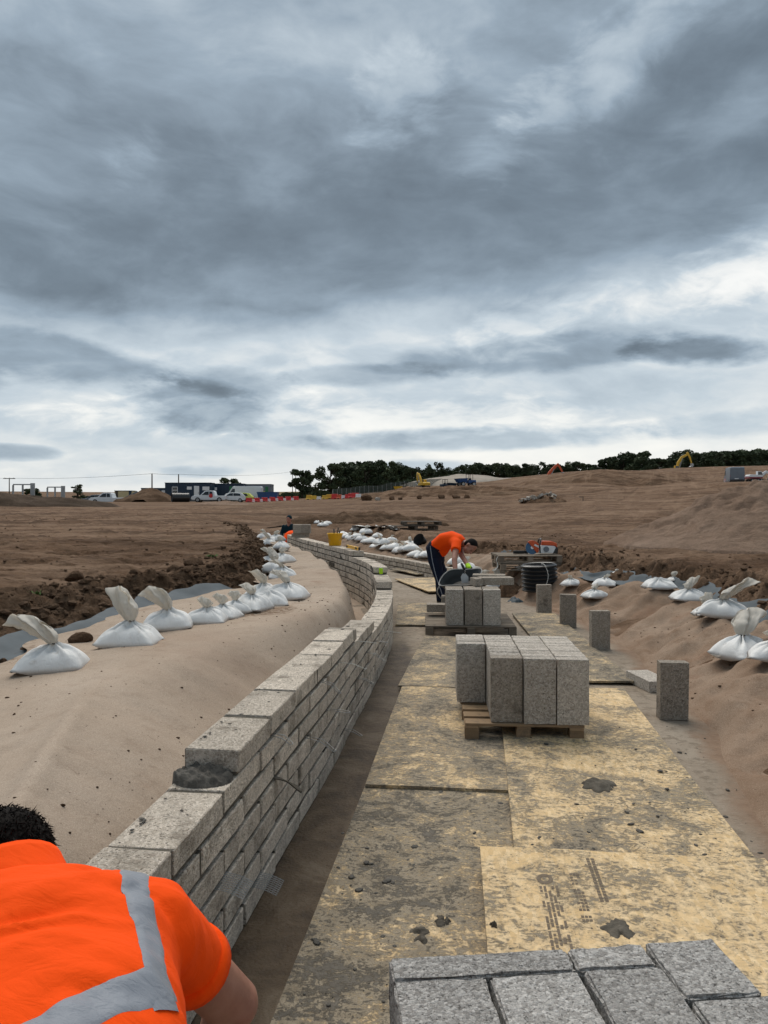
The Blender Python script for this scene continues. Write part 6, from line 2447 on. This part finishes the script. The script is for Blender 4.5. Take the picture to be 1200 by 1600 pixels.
def cabin(loc, rz, l, w, h, label, paint, feats):
    t = thing('site_cabin', label, 'site cabin', loc, rz, 'site cabins of the compound')
    mb = MB(); mb.box((0, 0, .15 + h / 2), (l, w, h))
    obj('wall', mb.mesh('wall', bevel=.03), mat(paint), t)
    mb = MB(); mb.box((0, 0, h + .21), (l + .12, w + .12, .12))
    obj('roof', mb.mesh('roof', bevel=.02), mat('navy_paint'), t)
    mb = MB(); mb.box((0, 0, .07), (l - .4, w - .3, .14))
    obj('skid', mb.mesh('skid'), mat('galvanised'), t)
    n = int(l / .55)
    for k in range(n):
        mb = MB(); mb.box((-l / 2 + .3 + k * (l - .6) / max(n - 1, 1), -w / 2 - .012, .15 + h / 2), (.05, .024, h - .2))
        obj('rib', mb.mesh('rib'), mat(paint), t)
    for (kd, x, z, ww, hh, m) in feats:
        mb = MB(); mb.box((x, -w / 2 - .035, z), (ww, .06, hh))
        o = obj('door' if kd == 'door' else 'window', mb.mesh(kd, bevel=.01), mat(m), t)
        if kd == 'door':
            mb = MB(); mb.box((x + ww * .38, -w / 2 - .09, z), (.05, .05, .14))
            obj('handle', mb.mesh('handle'), mat('black_plastic'), o)
        elif kd == 'window':
            for sg in (-1, 1):
                mb = MB(); mb.box((x, -w / 2 - .072, z + sg * hh * .23), (ww * .84, .02, hh * .38))
                obj('pane', mb.mesh('pane'), mat('dark_glass'), o)
    return t


def at(px, d):
    return ((px - 600) * d / F, d)


def place(px, d, dz=0.0):
    x, y = at(px, d)
    return (x, y, gz(x, y) + dz)


D = 124
x, y, z = place(297, D)
cabin((x, y, z), R(0), 7.6, 2.8, 2.85, 'navy site cabin with white door and barred windows, tallest of the compound', 'navy_paint',
      [('window', -2.15, 1.85, .95, 1.15, 'white_plastic'), ('board', .25, 2.2, .8, .5, 'white_plastic'), ('door', 1.45, 1.4, .85, 2.3, 'white_plastic'), ('board', 3.0, 2.15, 1.15, .6, 'white_plastic')])
x, y, z = place(355, D + 4)
cabin((x, y, z), R(0), 6.2, 2.8, 2.75, 'second navy site cabin with a green door post beyond the pickup', 'navy_paint',
      [('board', -1.9, 2.1, .9, .5, 'white_plastic'), ('door', .9, 1.4, .45, 2.3, 'green_paint')])
x, y, z = place(396, D + 8)
cabin((x, y, z), R(0), 6.6, 2.8, 2.75, 'pale panelled site cabin behind the white van', 'grey_paint',
      [('window', -2.2, 2.0, 1.1, .8, 'white_plastic'), ('window', -.4, 2.0, 1.1, .8, 'white_plastic'), ('window', 1.3, 2.0, 1.1, .8, 'white_plastic'), ('door', 2.6, 1.4, .5, 2.3, 'green_paint'), ('board', 2.0, 1.0, .6, 1.5, 'lime_paint')])
x, y, z = place(418, D + 12)
cabin((x, y, z), R(0), 1.9, 2.6, 2.7, 'narrow dark cabin at the end of the compound', 'navy_paint', [('board', .2, 2.2, .5, .4, 'maroon_paint')])
x, y, z = place(244, D + 4)
cabin((x, y, z), R(0), 4.4, 2.5, 2.05, 'low navy container with a white end door', 'navy_paint', [('door', 1.75, 1.05, .8, 1.7, 'white_plastic')])
x, y, z = place(196, D + 14)
cabin((x, y, z), R(0), 3.2, 2.4, 1.95, 'cream and brown storage box behind the left pickup', 'cream_panel', [('board', -1.2, 1.2, .5, 1.8, 'pole_wood'), ('board', 1.3, 1.2, .5, 1.8, 'navy_paint')])
pickup(place(328, 112), R(180), 'white pickup with a red round door emblem in front of the navy cabins')
pickup(place(169, 112, -.35), R(180), 'white pickup half hidden behind the spoil bank', False)
hatch(place(148, 116, -.4), R(180), 'dark low car beside the half-hidden white pickup', 'grey_paint')
hatch(place(374, 114, -.05), R(180), 'lime yellow car behind the white pickup', 'lime_paint')
hatch(place(362, 113), R(185), 'silver car between the white pickup and the lime yellow one', 'white_paint')
van(place(381, 119), R(180), 'white panel van behind the lime yellow car', 'white_paint', group='vehicles parked at the compound')


def tarp():
    x, y, z = place(203, 112)
    t = thing('tipped_trailer', 'grey tipped trailer bed beside the storage box', 'trailer', (x, y, z), R(15))
    mb = MB(); mb.box((0, 0, .75), (2.6, 1.6, .10), Matrix.Rotation(R(-28), 3, 'Y'))
    obj('bed', mb.mesh('bed', bevel=.02), mat('white_paint'), t)
    for sg in (-1, 1):
        mb = MB(); mb.box((0, sg * .8, .92), (2.6, .05, .35), Matrix.Rotation(R(-28), 3, 'Y'))
        obj('side_board', mb.mesh('side_board'), mat('grey_paint'), t)
    for y_ in (-.75, .75):
        wheel(t, (.3, y_, .32), .32, .2)


tarp()


def black_pipe():
    x, y, z = place(282, 104)
    t = thing('drain_pipe', 'large black drain pipe lying in front of the navy cabin', 'pipe', (x, y, z + .62), R(25))
    mb = MB()
    n = 24
    rings = []
    for k in range(16):
        rr = .62 if k % 2 else .66
        rings.append([(-1.2 + k * .16, rr * math.cos(a), rr * math.sin(a)) for a in [i * 6.2832 / n for i in range(n)]])
    rings += [[(1.2, .54 * math.cos(a), .54 * math.sin(a)) for a in [i * 6.2832 / n for i in range(n)]], [(-1.2, .54 * math.cos(a), .54 * math.sin(a)) for a in [i * 6.2832 / n for i in range(n)]]]
    rings.append(rings[0])
    mb.rings(rings, 0, False, False)
    obj('pipe_wall', mb.mesh('pipe_wall', True), mat('black_plastic'), t)


black_pipe()


def blue_skip():
    x, y, z = place(419, 116)
    t = thing('skip', 'blue waste skip at the end of the red and white barriers', 'skip', (x, y, z))
    mb = MB()
    mb.rings([[(-1.3, -.8, .2), (1.3, -.8, .2), (1.3, .8, .2), (-1.3, .8, .2)], [(-1.65, -.9, 1.5), (1.65, -.9, 1.5), (1.65, .9, 1.5), (-1.65, .9, 1.5)], [(-1.57, -.82, 1.5), (1.57, -.82, 1.5), (1.57, .82, 1.5), (-1.57, .82, 1.5)], [(-1.25, -.74, .28), (1.25, -.74, .28), (1.25, .74, .28), (-1.25, .74, .28)]])
    obj('hopper', mb.mesh('hopper'), mat('blue_paint'), t)
    for sg in (-1, 1):
        mb = MB(); mb.box((sg * .9, 0, .1), (.2, 1.5, .2))
        obj('runner', mb.mesh('runner'), mat('navy_paint'), t)
    mb = MB(); mb.box((0, -.93, 1.46), (3.3, .07, .1))
    obj('rim', mb.mesh('rim'), mat('blue_paint'), t)


blue_skip()


def barrier(loc, rz, m, label, group, s=1.0):
    t = thing('barrier', label, 'barrier', loc, rz, group)
    mb = MB(); mb.prism([(-.28 * s, 0), (.28 * s, 0), (.25 * s, .18 * s), (.12 * s, .35 * s), (.09 * s, .8 * s), (-.09 * s, .8 * s), (-.12 * s, .35 * s), (-.25 * s, .18 * s)], -.55 * s, .55 * s)
    obj('barrier_body', mb.mesh('barrier_body', bevel=.02), mat(m), t)
    for sg in (-1, 1):
        mb = MB(); mb.box((sg * .19 * s, 0, .1 * s), (.2 * s, .4 * s, .12 * s))
        obj('slot', mb.mesh('slot'), mat('black_plastic'), t)
    return t


g = 'red and white barriers along the compound edge'
for i in range(13):
    px = 389 + i * 6.1
    w = i % 2
    p = place(px, 103 + i * .6)
    barrier(p, R(80), 'white_plastic' if w else 'red_plastic', ('white' if w else 'red') + ' plastic barrier in the row below the cabins, number %s from the cars' % ['one', 'two', 'three', 'four', 'five', 'six', 'seven', 'eight', 'nine', 'ten', 'eleven', 'twelve', 'thirteen'][i], g, .78 if w == 0 else .5)
g = 'coloured barriers at the foot of the hill'
spec = [(483, 'yellow_paint', 'yellow'), (490, 'yellow_paint', 'yellow'), (498, 'white_plastic', 'white'), (507, 'yellow_paint', 'yellow'), (515, 'yellow_paint', 'yellow'), (523, 'red_plastic', 'red'), (530, 'orange_paint', 'orange'), (537, 'white_plastic', 'white'), (543, 'red_plastic', 'red'), (549, 'red_plastic', 'red'), (555, 'red_plastic', 'red'), (560, 'white_plastic', 'white')]
ordn = ['first', 'second', 'third', 'fourth', 'fifth', 'sixth', 'seventh', 'eighth', 'ninth', 'tenth', 'eleventh', 'twelfth']
for i, (px, m, cn) in enumerate(spec):
    barrier(place(px, 112 - i * .7), R(55 + 37 * (i % 3)), m, '%s of the barriers below the fence, counted from the lone tree, %s' % (ordn[i], cn), g, (.95, .8, .6, .75, .9)[i % 5])


def mesh_fence():
    """green mesh fence climbing beside the wood"""
    t = thing('mesh_fence', 'grey-green mesh fence climbing the hill in front of the wood', 'fence', place(520, 140))
    O = Vector(t.location)
    n = 26
    pts = []
    for k in range(n):
        q = k / (n - 1)
        px = 520 + 175 * q
        d = 135 + 45 * q
        pts.append(Vector(place(px, d)))
    panel = MB()
    for k in range(n - 1):
        a, b = pts[k] - O, pts[k + 1] - O
        mb = MB(); mb.tube([a, a + Vector((0, 0, 1.6))], .05, 6)
        obj('post', mb.mesh('post'), mat('galvanised'), t)
        mb = MB()
        for j in range(11):
            z0 = .08 + j * .148
            mb.tube([a + Vector((0, 0, z0)), b + Vector((0, 0, z0))], .020, 4)
        for j in range(16):
            c = a + (b - a) * (j + .5) / 16
            mb.tube([c + Vector((0, 0, .05)), c + Vector((0, 0, 1.56))], .018, 4)
        obj('panel', mb.mesh('panel'), mat('green_fence'), t)


plain('green_fence', (.05, .066, .055), .6, .3, 0, .2, 3)
mesh_fence()


def goal_frames():
    for (pxs, y0, y1, lab, d) in (((20.5, 35.5, 51), 758, 770, 'grey steel gate frame left of the spoil bank, wider of two', 75), ((74, 86, 98.5), 762, 774, 'grey steel gate frame nearer the pickups', 82)):
        x, y, _ = PD(pxs[0], y1, d)
        t = thing('gate_frame', lab, 'gate frame', (x, y, gz(x, y)), 0)
        zt = EYE - (y0 - HOR) * d / F - gz(x, y)
        for k, px in enumerate(pxs):
            xx = (px - pxs[0]) * d / F
            mb = MB(); mb.box((xx, 0, zt / 2 + (.1 if k == 2 else 0)), (.14 if k < 2 else .42, .14, zt + (.2 if k == 2 else 0)))
            obj('post', mb.mesh('post'), mat('galvanised'), t)
        mb = MB(); mb.box(((pxs[2] - pxs[0]) * d / F / 2, 0, zt + .06), ((pxs[2] - pxs[0]) * d / F, .12, .12))
        obj('rail', mb.mesh('rail'), mat('galvanised'), t)


goal_frames()


def power_line():
    spots = [(14.5, 747, 200, 'far left wooden power pole behind the gate frames', 1), (237.5, 740, 150, 'tall wooden power pole at the low container', 0), (279, 741, 165, 'wooden power pole behind the tallest cabin', 0), (457, 737, 300, 'twin wooden power pole left of the lone tree', 1)]
    tops = []
    for (px, yt, d, lab, arm) in spots:
        x, y = at(px, d)
        z0 = gz(x, y); zt = EYE - (yt - HOR) * d / F
        t = thing('power_pole', lab, 'power pole', (x, y, z0))
        mb = MB(); mb.tube([(0, 0, -.2), (0, 0, zt - z0)], [.17, .12], 8)
        obj('pole', mb.mesh('pole', True), mat('pole_wood'), t)
        if px > 450:
            mb = MB(); mb.tube([(1.3, 0, -.2), (1.3, 0, zt - z0)], [.17, .12], 8)
            obj('pole', mb.mesh('pole', True), mat('pole_wood'), t)
        if arm:
            mb = MB(); mb.box((.3 if px > 450 else 0, 0, zt - z0 - .15), (3.2, .14, .16))
            obj('crossarm', mb.mesh('crossarm'), mat('pole_wood'), t)
            for k in (-1, 0, 1):
                mb = MB(); mb.lathe([(.05, 0), (.08, .08), (.05, .22)], 8, (k * 1.2, 0, zt - z0 - .06))
                obj('insulator', mb.mesh('insulator'), mat('white_plastic'), t)
        tops.append(Vector((x, y, zt)))
    spans = [(Vector((-160, 220, tops[0].z + 1)), tops[0], 'edge of the picture to the first pole'), (tops[0], tops[1], 'first pole to the tall pole'), (tops[1], tops[2], 'tall pole to the pole behind the cabin'), (tops[2], tops[3], 'pole behind the cabin to the twin pole')]
    for a, b, nm in spans:
        mb = MB()
        pts = [a + (b - a) * k / 16 - Vector((0, 0, (b - a).length * .006 * (1 - (2 * k / 16 - 1) ** 2))) for k in range(17)]
        mb.tube(pts, .028, 5)
        tag(obj('overhead_wire', mb.mesh('overhead_wire', True), mat('black_rubber')), 'overhead wire from the ' + nm, 'wire')


power_line()


# --- machines
def tracks(t, l, w, g, h):
    for sg in (-1, 1):
        mb = MB()
        n = 8
        pts = [(l / 2 - h / 2 + h / 2 * math.sin(a), h / 2 - h / 2 * math.cos(a)) for a in [k * math.pi / n for k in range(n + 1)]]
        pts += [(-l / 2 + h / 2 - h / 2 * math.sin(a), h / 2 + h / 2 * math.cos(a)) for a in [k * math.pi / n for k in range(n + 1)]]
        mb.prism(pts, sg * g / 2 - w / 2, sg * g / 2 + w / 2)
        tr = obj('track', mb.mesh('track'), mat('tyre'), t)
        mb = MB()
        for k in range(5):
            mb.lathe([(h * .26, -w * .55), (h * .26, w * .55)], 10)
        m2 = MB()
        for k in range(5):
            c = -l / 2 + h / 2 + (l - h) * k / 4
            m2.rings([[(c + h * .28 * math.cos(a), sg * g / 2 + o, h / 2 + h * .28 * math.sin(a)) for a in [i * 6.2832 / 10 for i in range(10)]] for o in (-w * .53, w * .53)])
        obj('rollers', m2.mesh('rollers'), mat('galvanised'), tr)


def limb(t, name, pts, w, m, hs):
    """box-section arm through x,z points"""
    mb = MB(); rings = []
    for i, p in enumerate(pts):
        p = Vector((p[0], 0, p[1]))
        a = Vector((pts[max(i - 1, 0)][0], 0, pts[max(i - 1, 0)][1])); b = Vector((pts[min(i + 1, len(pts) - 1)][0], 0, pts[min(i + 1, len(pts) - 1)][1]))
        d = (b - a).normalized(); nz = Vector((-d.z, 0, d.x))
        h = hs[i] / 2
        rings.append([p + nz * h + Vector((0, -w / 2, 0)), p + nz * h + Vector((0, w / 2, 0)), p - nz * h + Vector((0, w / 2, 0)), p - nz * h + Vector((0, -w / 2, 0))])
    mb.rings(rings)
    return obj(name, mb.mesh(name, bevel=.02), mat(m), t)


def excavator(loc, rz, label, paint, boom, stick, s=1.0, cabm=None, house2=None):
    t = thing('excavator', label, 'excavator', loc, rz, 'excavators on the hill')
    t.scale = (s, s, s)
    tracks(t, 4.2, .6, 2.4, .95)
    mb = MB(); mb.lathe([(.7, .8), (.7, 1.1)], 16)
    obj('slew_ring', mb.mesh('slew_ring'), mat('black_rubber'), t)
    mb = MB(); mb.prism([(-2.3, 1.1), (1.2, 1.1), (1.2, 1.5), (.4, 2.05), (-2.0, 2.1), (-2.4, 1.8)], -1.25, 1.25)
    obj('house', mb.mesh('house', bevel=.06), mat(paint), t)
    if house2:
        mb = MB(); mb.box((-.6, 0, 1.25), (3.7, 2.56, .42))
        obj('lower_band', mb.mesh('lower_band', bevel=.05), mat(house2), t)
    mb = MB(); mb.prism([(-.1, 1.5), (1.35, 1.5), (1.35, 2.1), (1.0, 2.95), (-.1, 2.98)], -1.24, -.25)
    c = obj('cab', mb.mesh('cab', bevel=.05), mat(cabm or paint), t)
    mb = MB(); mb.prism([(.0, 2.0), (1.22, 2.0), (.93, 2.85), (.0, 2.86)], -1.27, -.22)
    obj('window', mb.mesh('window'), mat('dark_glass'), c)
    limb(t, 'boom', boom, .5, paint, [.5] + [.75] * (len(boom) - 2) + [.45])
    limb(t, 'stick', stick, .36, paint, [.6, .5, .32])
    e = stick[-1]
    mb = MB(); mb.prism([(e[0] - .25, e[1] + .1), (e[0] + .25, e[1] + .1), (e[0] + .45, e[1] - .5), (e[0] + .1, e[1] - 1.05), (e[0] - .7, e[1] - .95), (e[0] - .45, e[1] - .75), (e[0] - .15, e[1] - .6)], -.6, .6)
    obj('bucket', mb.mesh('bucket', bevel=.03), mat('galvanised'), t)
    b0 = Vector((boom[0][0] + .5, 0, boom[0][1] - .35)); b1 = Vector((boom[len(boom) // 2][0], 0, boom[len(boom) // 2][1] - .2))
    for sg in (-1, 1):
        mb = MB(); mb.tube([b0 + Vector((0, .32 * sg, 0)), b1 + Vector((0, .32 * sg, 0))], .09, 8)
        obj('ram', mb.mesh('ram'), mat('steel'), t)
    return t


excavator(place(661, 150), R(115), 'yellow excavator working on the pale stone heap', 'yellow_paint', [(.9, 1.8), (1.8, 3.4), (2.8, 4.6), (3.8, 4.9)], [(3.6, 5.2), (3.9, 4.0), (3.6, 2.4)], .66)
p = place(1053, 225)
excavator((p[0], p[1], p[2]), R(0), 'yellow excavator with raised bent arm in front of the hilltop trees', 'yellow_paint', [(.9, 1.8), (1.3, 3.9), (2.5, 5.6), (4.4, 6.6)], [(4.0, 7.1), (4.9, 5.4), (5.4, 3.6)], 1.0)
p = place(852, 190)
excavator((p[0], p[1], p[2] - 2.9), R(5), 'orange excavator behind the hill crest, only its folded arm showing', 'orange_paint', [(.2, 1.8), (1.2, 3.6), (2.4, 4.9), (3.4, 5.9)], [(3.3, 6.1), (4.1, 5.0), (4.8, 3.7)], .95)
p = place(1181, 100)
excavator((p[0], p[1], p[2]), R(0), 'white and maroon mini excavator beside the dark van', 'white_paint', [(.9, 1.6), (2.0, 2.3), (2.8, 2.8), (3.6, 2.6)], [(3.5, 2.8), (3.7, 2.0), (3.5, 1.1)], .5, 'white_paint', 'maroon_paint')
p = place(1147, 108)
van((p[0], p[1], p[2]), R(73), 'dark grey van with striped side parked on the hill near the sand heap', 'grey_paint', True)


def dumper(loc, rz, label, paint, s=1.0):
    t = thing('dumper', label, 'dumper', loc, rz)
    t.scale = (s, s, s)
    mb = MB(); mb.rings([[(.3, -.7, .8), (1.9, -.7, .8), (1.9, .7, .8), (.3, .7, .8)], [(.1, -.95, 1.7), (2.4, -.95, 1.6), (2.4, .95, 1.6), (.1, .95, 1.7)], [(.2, -.87, 1.7), (2.3, -.87, 1.6), (2.3, .87, 1.6), (.2, .87, 1.7)], [(.4, -.62, .9), (1.8, -.62, .9), (1.8, .62, .9), (.4, .62, .9)]])
    obj('skip', mb.mesh('skip'), mat(paint), t)
    mb = MB(); mb.box((-1.0, 0, 1.0), (1.7, 1.3, .7))
    obj('engine_cover', mb.mesh('engine_cover', bevel=.06), mat(paint), t)
    mb = MB()
    for sx in (-1.1, -.2):
        for sy_ in (-.6, .6):
            mb.tube([(sx, sy_, 1.3), (sx, sy_, 2.5)], .05, 6)
    mb.box((-.65, 0, 2.52), (1.1, 1.4, .08))
    obj('roll_bar', mb.mesh('roll_bar'), mat('black_rubber'), t)
    mb = MB(); mb.box((-.75, 0, 1.5), (.5, .5, .4))
    obj('seat', mb.mesh('seat', bevel=.05), mat('black_rubber'), t)
    for x_ in (-1.2, 1.2):
        for y_ in (-.85, .85):
            wheel(t, (x_, y_, .5), .5, .36)
    return t


dumper(place(729, 150), R(200), 'blue site dumper on the pale stone heap', 'blue_paint', 1.0)
dumper(place(699, 150, -.3), R(20), 'small dark dumper left of the blue one', 'navy_paint', .8)
dumper(place(629, 140), R(170), 'small yellow dumper below the yellow excavator', 'yellow_paint', .7)


def signpost():
    x, y, z = place(911, 64)
    t = thing('marker_post', 'thin dark marker post with a short arm on the hillside', 'post', (x, y, z))
    mb = MB(); mb.tube([(0, 0, -.05), (0, 0, .52)], .035, 6)
    obj('stake', mb.mesh('stake'), mat('pole_wood'), t)
    mb = MB(); mb.box((-.14, 0, .5), (.4, .04, .06))
    obj('arm', mb.mesh('arm'), mat('pole_wood'), t)
    x, y, z = place(1175, 80)
    t = thing('marker_post', 'dark stake standing below the mini excavator', 'post', (x, y, z))
    mb = MB(); mb.tube([(0, 0, -.05), (0, 0, .75)], .045, 6)
    obj('stake', mb.mesh('stake'), mat('pole_wood'), t)
    mb = MB(); mb.box((0, 0, .76), (.14, .14, .05))
    obj('cap', mb.mesh('cap'), mat('black_plastic'), t)


signpost()


# --- trees
def tree_protos():
    out = []
    for k in range(6):
        r = random.Random(500 + k)
        H = 1.0
        open_ = k >= 4
        mb = MB()
        tr = [(0, 0, 0), (.01, .0, .18), (.02 * r.uniform(-1, 1), .01, .4), (.03 * r.uniform(-1, 1), .02, .75)]
        mb.tube(tr, [.032, .026, .02, .008], 7)
        cl = []
        nc = 26 if not open_ else 20
        wide = (.46, .40, .52, .36, .22, .30)[k]
        for i in range(nc):
            z = r.uniform(.24, .97) if not open_ else r.uniform(.3, 1.0)
            prof = math.sin(min(1, (z - .12) / .88) * math.pi * .86) ** .6
            a = r.uniform(0, 6.283); rad = wide * prof * r.uniform(.25, 1.0)
            c = Vector((rad * math.cos(a), rad * math.sin(a), z))
            cl.append((c, r.uniform(.09, .19) * (1 if not open_ else .7)))
            b0 = Vector((0, 0, max(.15, z - .25)))
            mb.tube([b0, (b0 + c) / 2 + Vector((0, 0, .03)), c], [.012, .008, .003], 4)
        trunk = mb.mesh('trunk', True)
        trunk.materials.append(mat('bark'))
        vs = []; fs = []
        n = (5200 if k in (0, 2) else 3600) if not open_ else 1300
        for i in range(n):
            c, rr = cl[r.randrange(len(cl))]
            q = Vector((r.gauss(0, 1), r.gauss(0, 1), r.gauss(0, 1))).normalized() * rr * r.random() ** .35
            p = c + Vector((q.x, q.y, q.z * .75))
            u = Vector((r.gauss(0, 1), r.gauss(0, 1), r.gauss(0, .7))).normalized()
            w = u.cross(Vector((r.gauss(0, 1), r.gauss(0, 1), r.gauss(0, 1)))).normalized()
            s = r.uniform(.017, .036)
            o = len(vs)
            vs += [p - u * s - w * s * .6, p + u * s - w * s * .5, p + u * s * 1.1 + w * s * .6, p - u * s * .8 + w * s * .6]
            fs.append((o, o + 1, o + 2, o + 3))
        crown = bpy.data.meshes.new('crown'); crown.from_pydata([tuple(v) for v in vs], [], fs); crown.update()
        crown.materials.append(mat('leaf'))
        out.append((trunk, crown))
    return out


TP = tree_protos()


def tree(px, ytop, ybase, d, k, label, group, wide=1.0, rz=None):
    x, y = at(px, d)
    z0 = min(gz(x, y), EYE - (ybase - HOR) * d / F)
    h = EYE - (ytop - HOR) * d / F - z0
    t = thing('tree', label, 'tree', (x, y, z0), rnd.uniform(0, 6.28) if rz is None else rz, group)
    t.scale = (h * wide, h * wide, h)
    obj('trunk', TP[k][0], None, t)
    obj('crown', TP[k][1], None, t)
    return t


tree(472, 735, 776, 150, 0, 'round lone tree with a bare trunk above the barriers', 'trees of the wood', 1.0)
tree(517, 725, 772, 160, 2, 'big round tree at the edge of the wood, right of the lone tree', 'trees of the wood', .95)
wood = [(538, 728, 1), (549, 724, 3), (560, 722, 0), (571, 726, 2), (583, 722, 1), (594, 724, 0), (604, 728, 2)]
for i, (px, yt, k) in enumerate(wood):
    tree(px, yt, 770, 185 + (i % 3) * 8, k, 'dark tree packed in the dense wood above the mesh fence', 'dense wood above the fence', 1.05)
for i, (px, yt, k, w, lab) in enumerate(((614, 724, 1, .9, 'loose topped tree where the dense wood ends'), (622, 728, 3, .9, 'short dark tree just beyond the end of the dense wood'), (631, 729, 0, .9, 'bushy tree above the yellow excavator arm'), (641, 731, 2, .8, 'low bushy tree left of the thin birches'),
                                         (670, 727, 4, .8, 'thin poplar like tree standing alone above the stone heap'), (683, 725, 5, .9, 'wispy open tree beside the thin poplar like one'), (692, 733, 4, 1.0, 'small sparse tree right of the wispy one'))):
    tree(px, yt, 760, 230, k, lab, 'loose trees above the stone heap', w)
xs = []
px = 650
r7 = random.Random(31)
while px < 1270:
    if px < 930:
        yt = np.interp(px, [650, 700, 720, 740, 800, 860, 930], [735, 736, 727, 726, 726, 727, 722])
    else:
        yt = np.interp(px, [930, 985, 1010, 1040, 1075, 1120, 1165, 1270], [722, 708, 711, 720, 706, 709, 704, 706])
    xs.append((px, float(yt) + r7.uniform(-2.5, 4)))
    px += r7.uniform(7.5, 12.5) + (6 if 650 < px < 712 else 0)
for i, (px, yt) in enumerate(xs):
    if px < 712:
        lab, g = 'low hedge tree on the skyline behind the stone heap', 'low trees behind the stone heap'
    elif px < 845:
        lab, g = 'hedgerow tree on the skyline between the blue dumper and the orange arm', 'hedgerow trees left of the orange arm'
    elif px < 965:
        lab, g = 'hedgerow tree on the skyline between the orange arm and the tall dark clump', 'hedgerow trees right of the orange arm'
    elif px < 1045:
        lab, g = 'tree of the tall dark clump left of the raised yellow excavator', 'tall dark clump on the hilltop'
    elif px < 1105:
        lab, g = 'hilltop tree behind the raised yellow excavator', 'hilltop trees behind the raised excavator'
    elif px < 1162:
        lab, g = 'hilltop tree on the skyline above the dark grey van', 'hilltop trees above the van'
    else:
        lab, g = 'hilltop tree on the skyline above the mini excavator and beyond', 'hilltop trees above the mini excavator'
    tree(px, yt, np.interp(px, [650, 800, 950, 1200], [760, 752, 742, 738]), 262 + r7.uniform(-10, 12), r7.choice([0, 1, 2, 3, 3, 5]), lab, g, 1.1 + r7.uniform(-.1, .25))
tree(361, 748, 778, 240, 0, 'small round tree rising behind the site cabins', None, .95)
tree(121, 759, 776, 300, 5, 'small bare looking tree far off between the gate frame and pickup', None, 1.5)
tree(51, 763, 776, 180, 2, 'dark bush behind the wider gate frame', None, 1.3)


def hedges():
    """far field boundaries on the left, and the dark foot of the wood"""
    for (px0, px1, y0, h, d, lab) in ((120, 262, 772, 1.6, 330, 'distant hedge on the left skyline'), (430, 545, 774, 2.6, 172, 'dark hedge under the lone tree beside the wood'), (700, 1260, 748, 3.2, 268, 'dark undergrowth at the foot of the skyline trees'), (530, 700, 770, 3.0, 200, 'dark undergrowth at the foot of the dense wood')):
        g_ = np.random.default_rng(int(px0)); n = int((px1 - px0) * 26)
        px = g_.uniform(px0, px1, n); Y = d + g_.uniform(-3, 3, n); X = (px - 600) * Y / F
        Z = ground(X, Y) + g_.random(n) ** .8 * h * (.75 + .5 * vn(px * .11, px * 0 + .5, 3))
        u = g_.normal(size=(n, 3)) * (1, .5, 1); u /= np.linalg.norm(u, axis=1)[:, None]; u *= g_.uniform(.15, .4, n)[:, None]
        w = np.cross(u, g_.normal(size=(n, 3)) * (.4, 0, .4) + (0, 1, 0)); w /= np.linalg.norm(w, axis=1)[:, None]; w *= g_.uniform(.12, .3, n)[:, None]
        c = np.stack([X, Y, Z], 1)
        vs = np.stack([c - u - w, c + u - w, c + u + w, c - u + w], 1).reshape(-1, 3).tolist()
        fs = np.arange(n * 4).reshape(n, 4).tolist()
        me = bpy.data.meshes.new('hedge'); me.from_pydata(vs, [], fs); me.update()
        o = obj('hedge', me, mat('leaf'))
        kind(o, 'stuff', lab)


hedges()


def far_field():
    """dry stubble field rising behind the barriers"""
    pts = []
    n = 20
    PXs = np.linspace(425, 560, n); Ds = np.linspace(300, 560, n)
    A, B = np.meshgrid(PXs, Ds, indexing='ij')
    X = (A - 600) * B / F; Y = B
    Z = ground(X, Y) + .35
    kind(obj('field', grid_mesh('field', X, Y, Z), mat('field')), 'structure', 'dry yellowish field rising beyond the compound')


far_field()
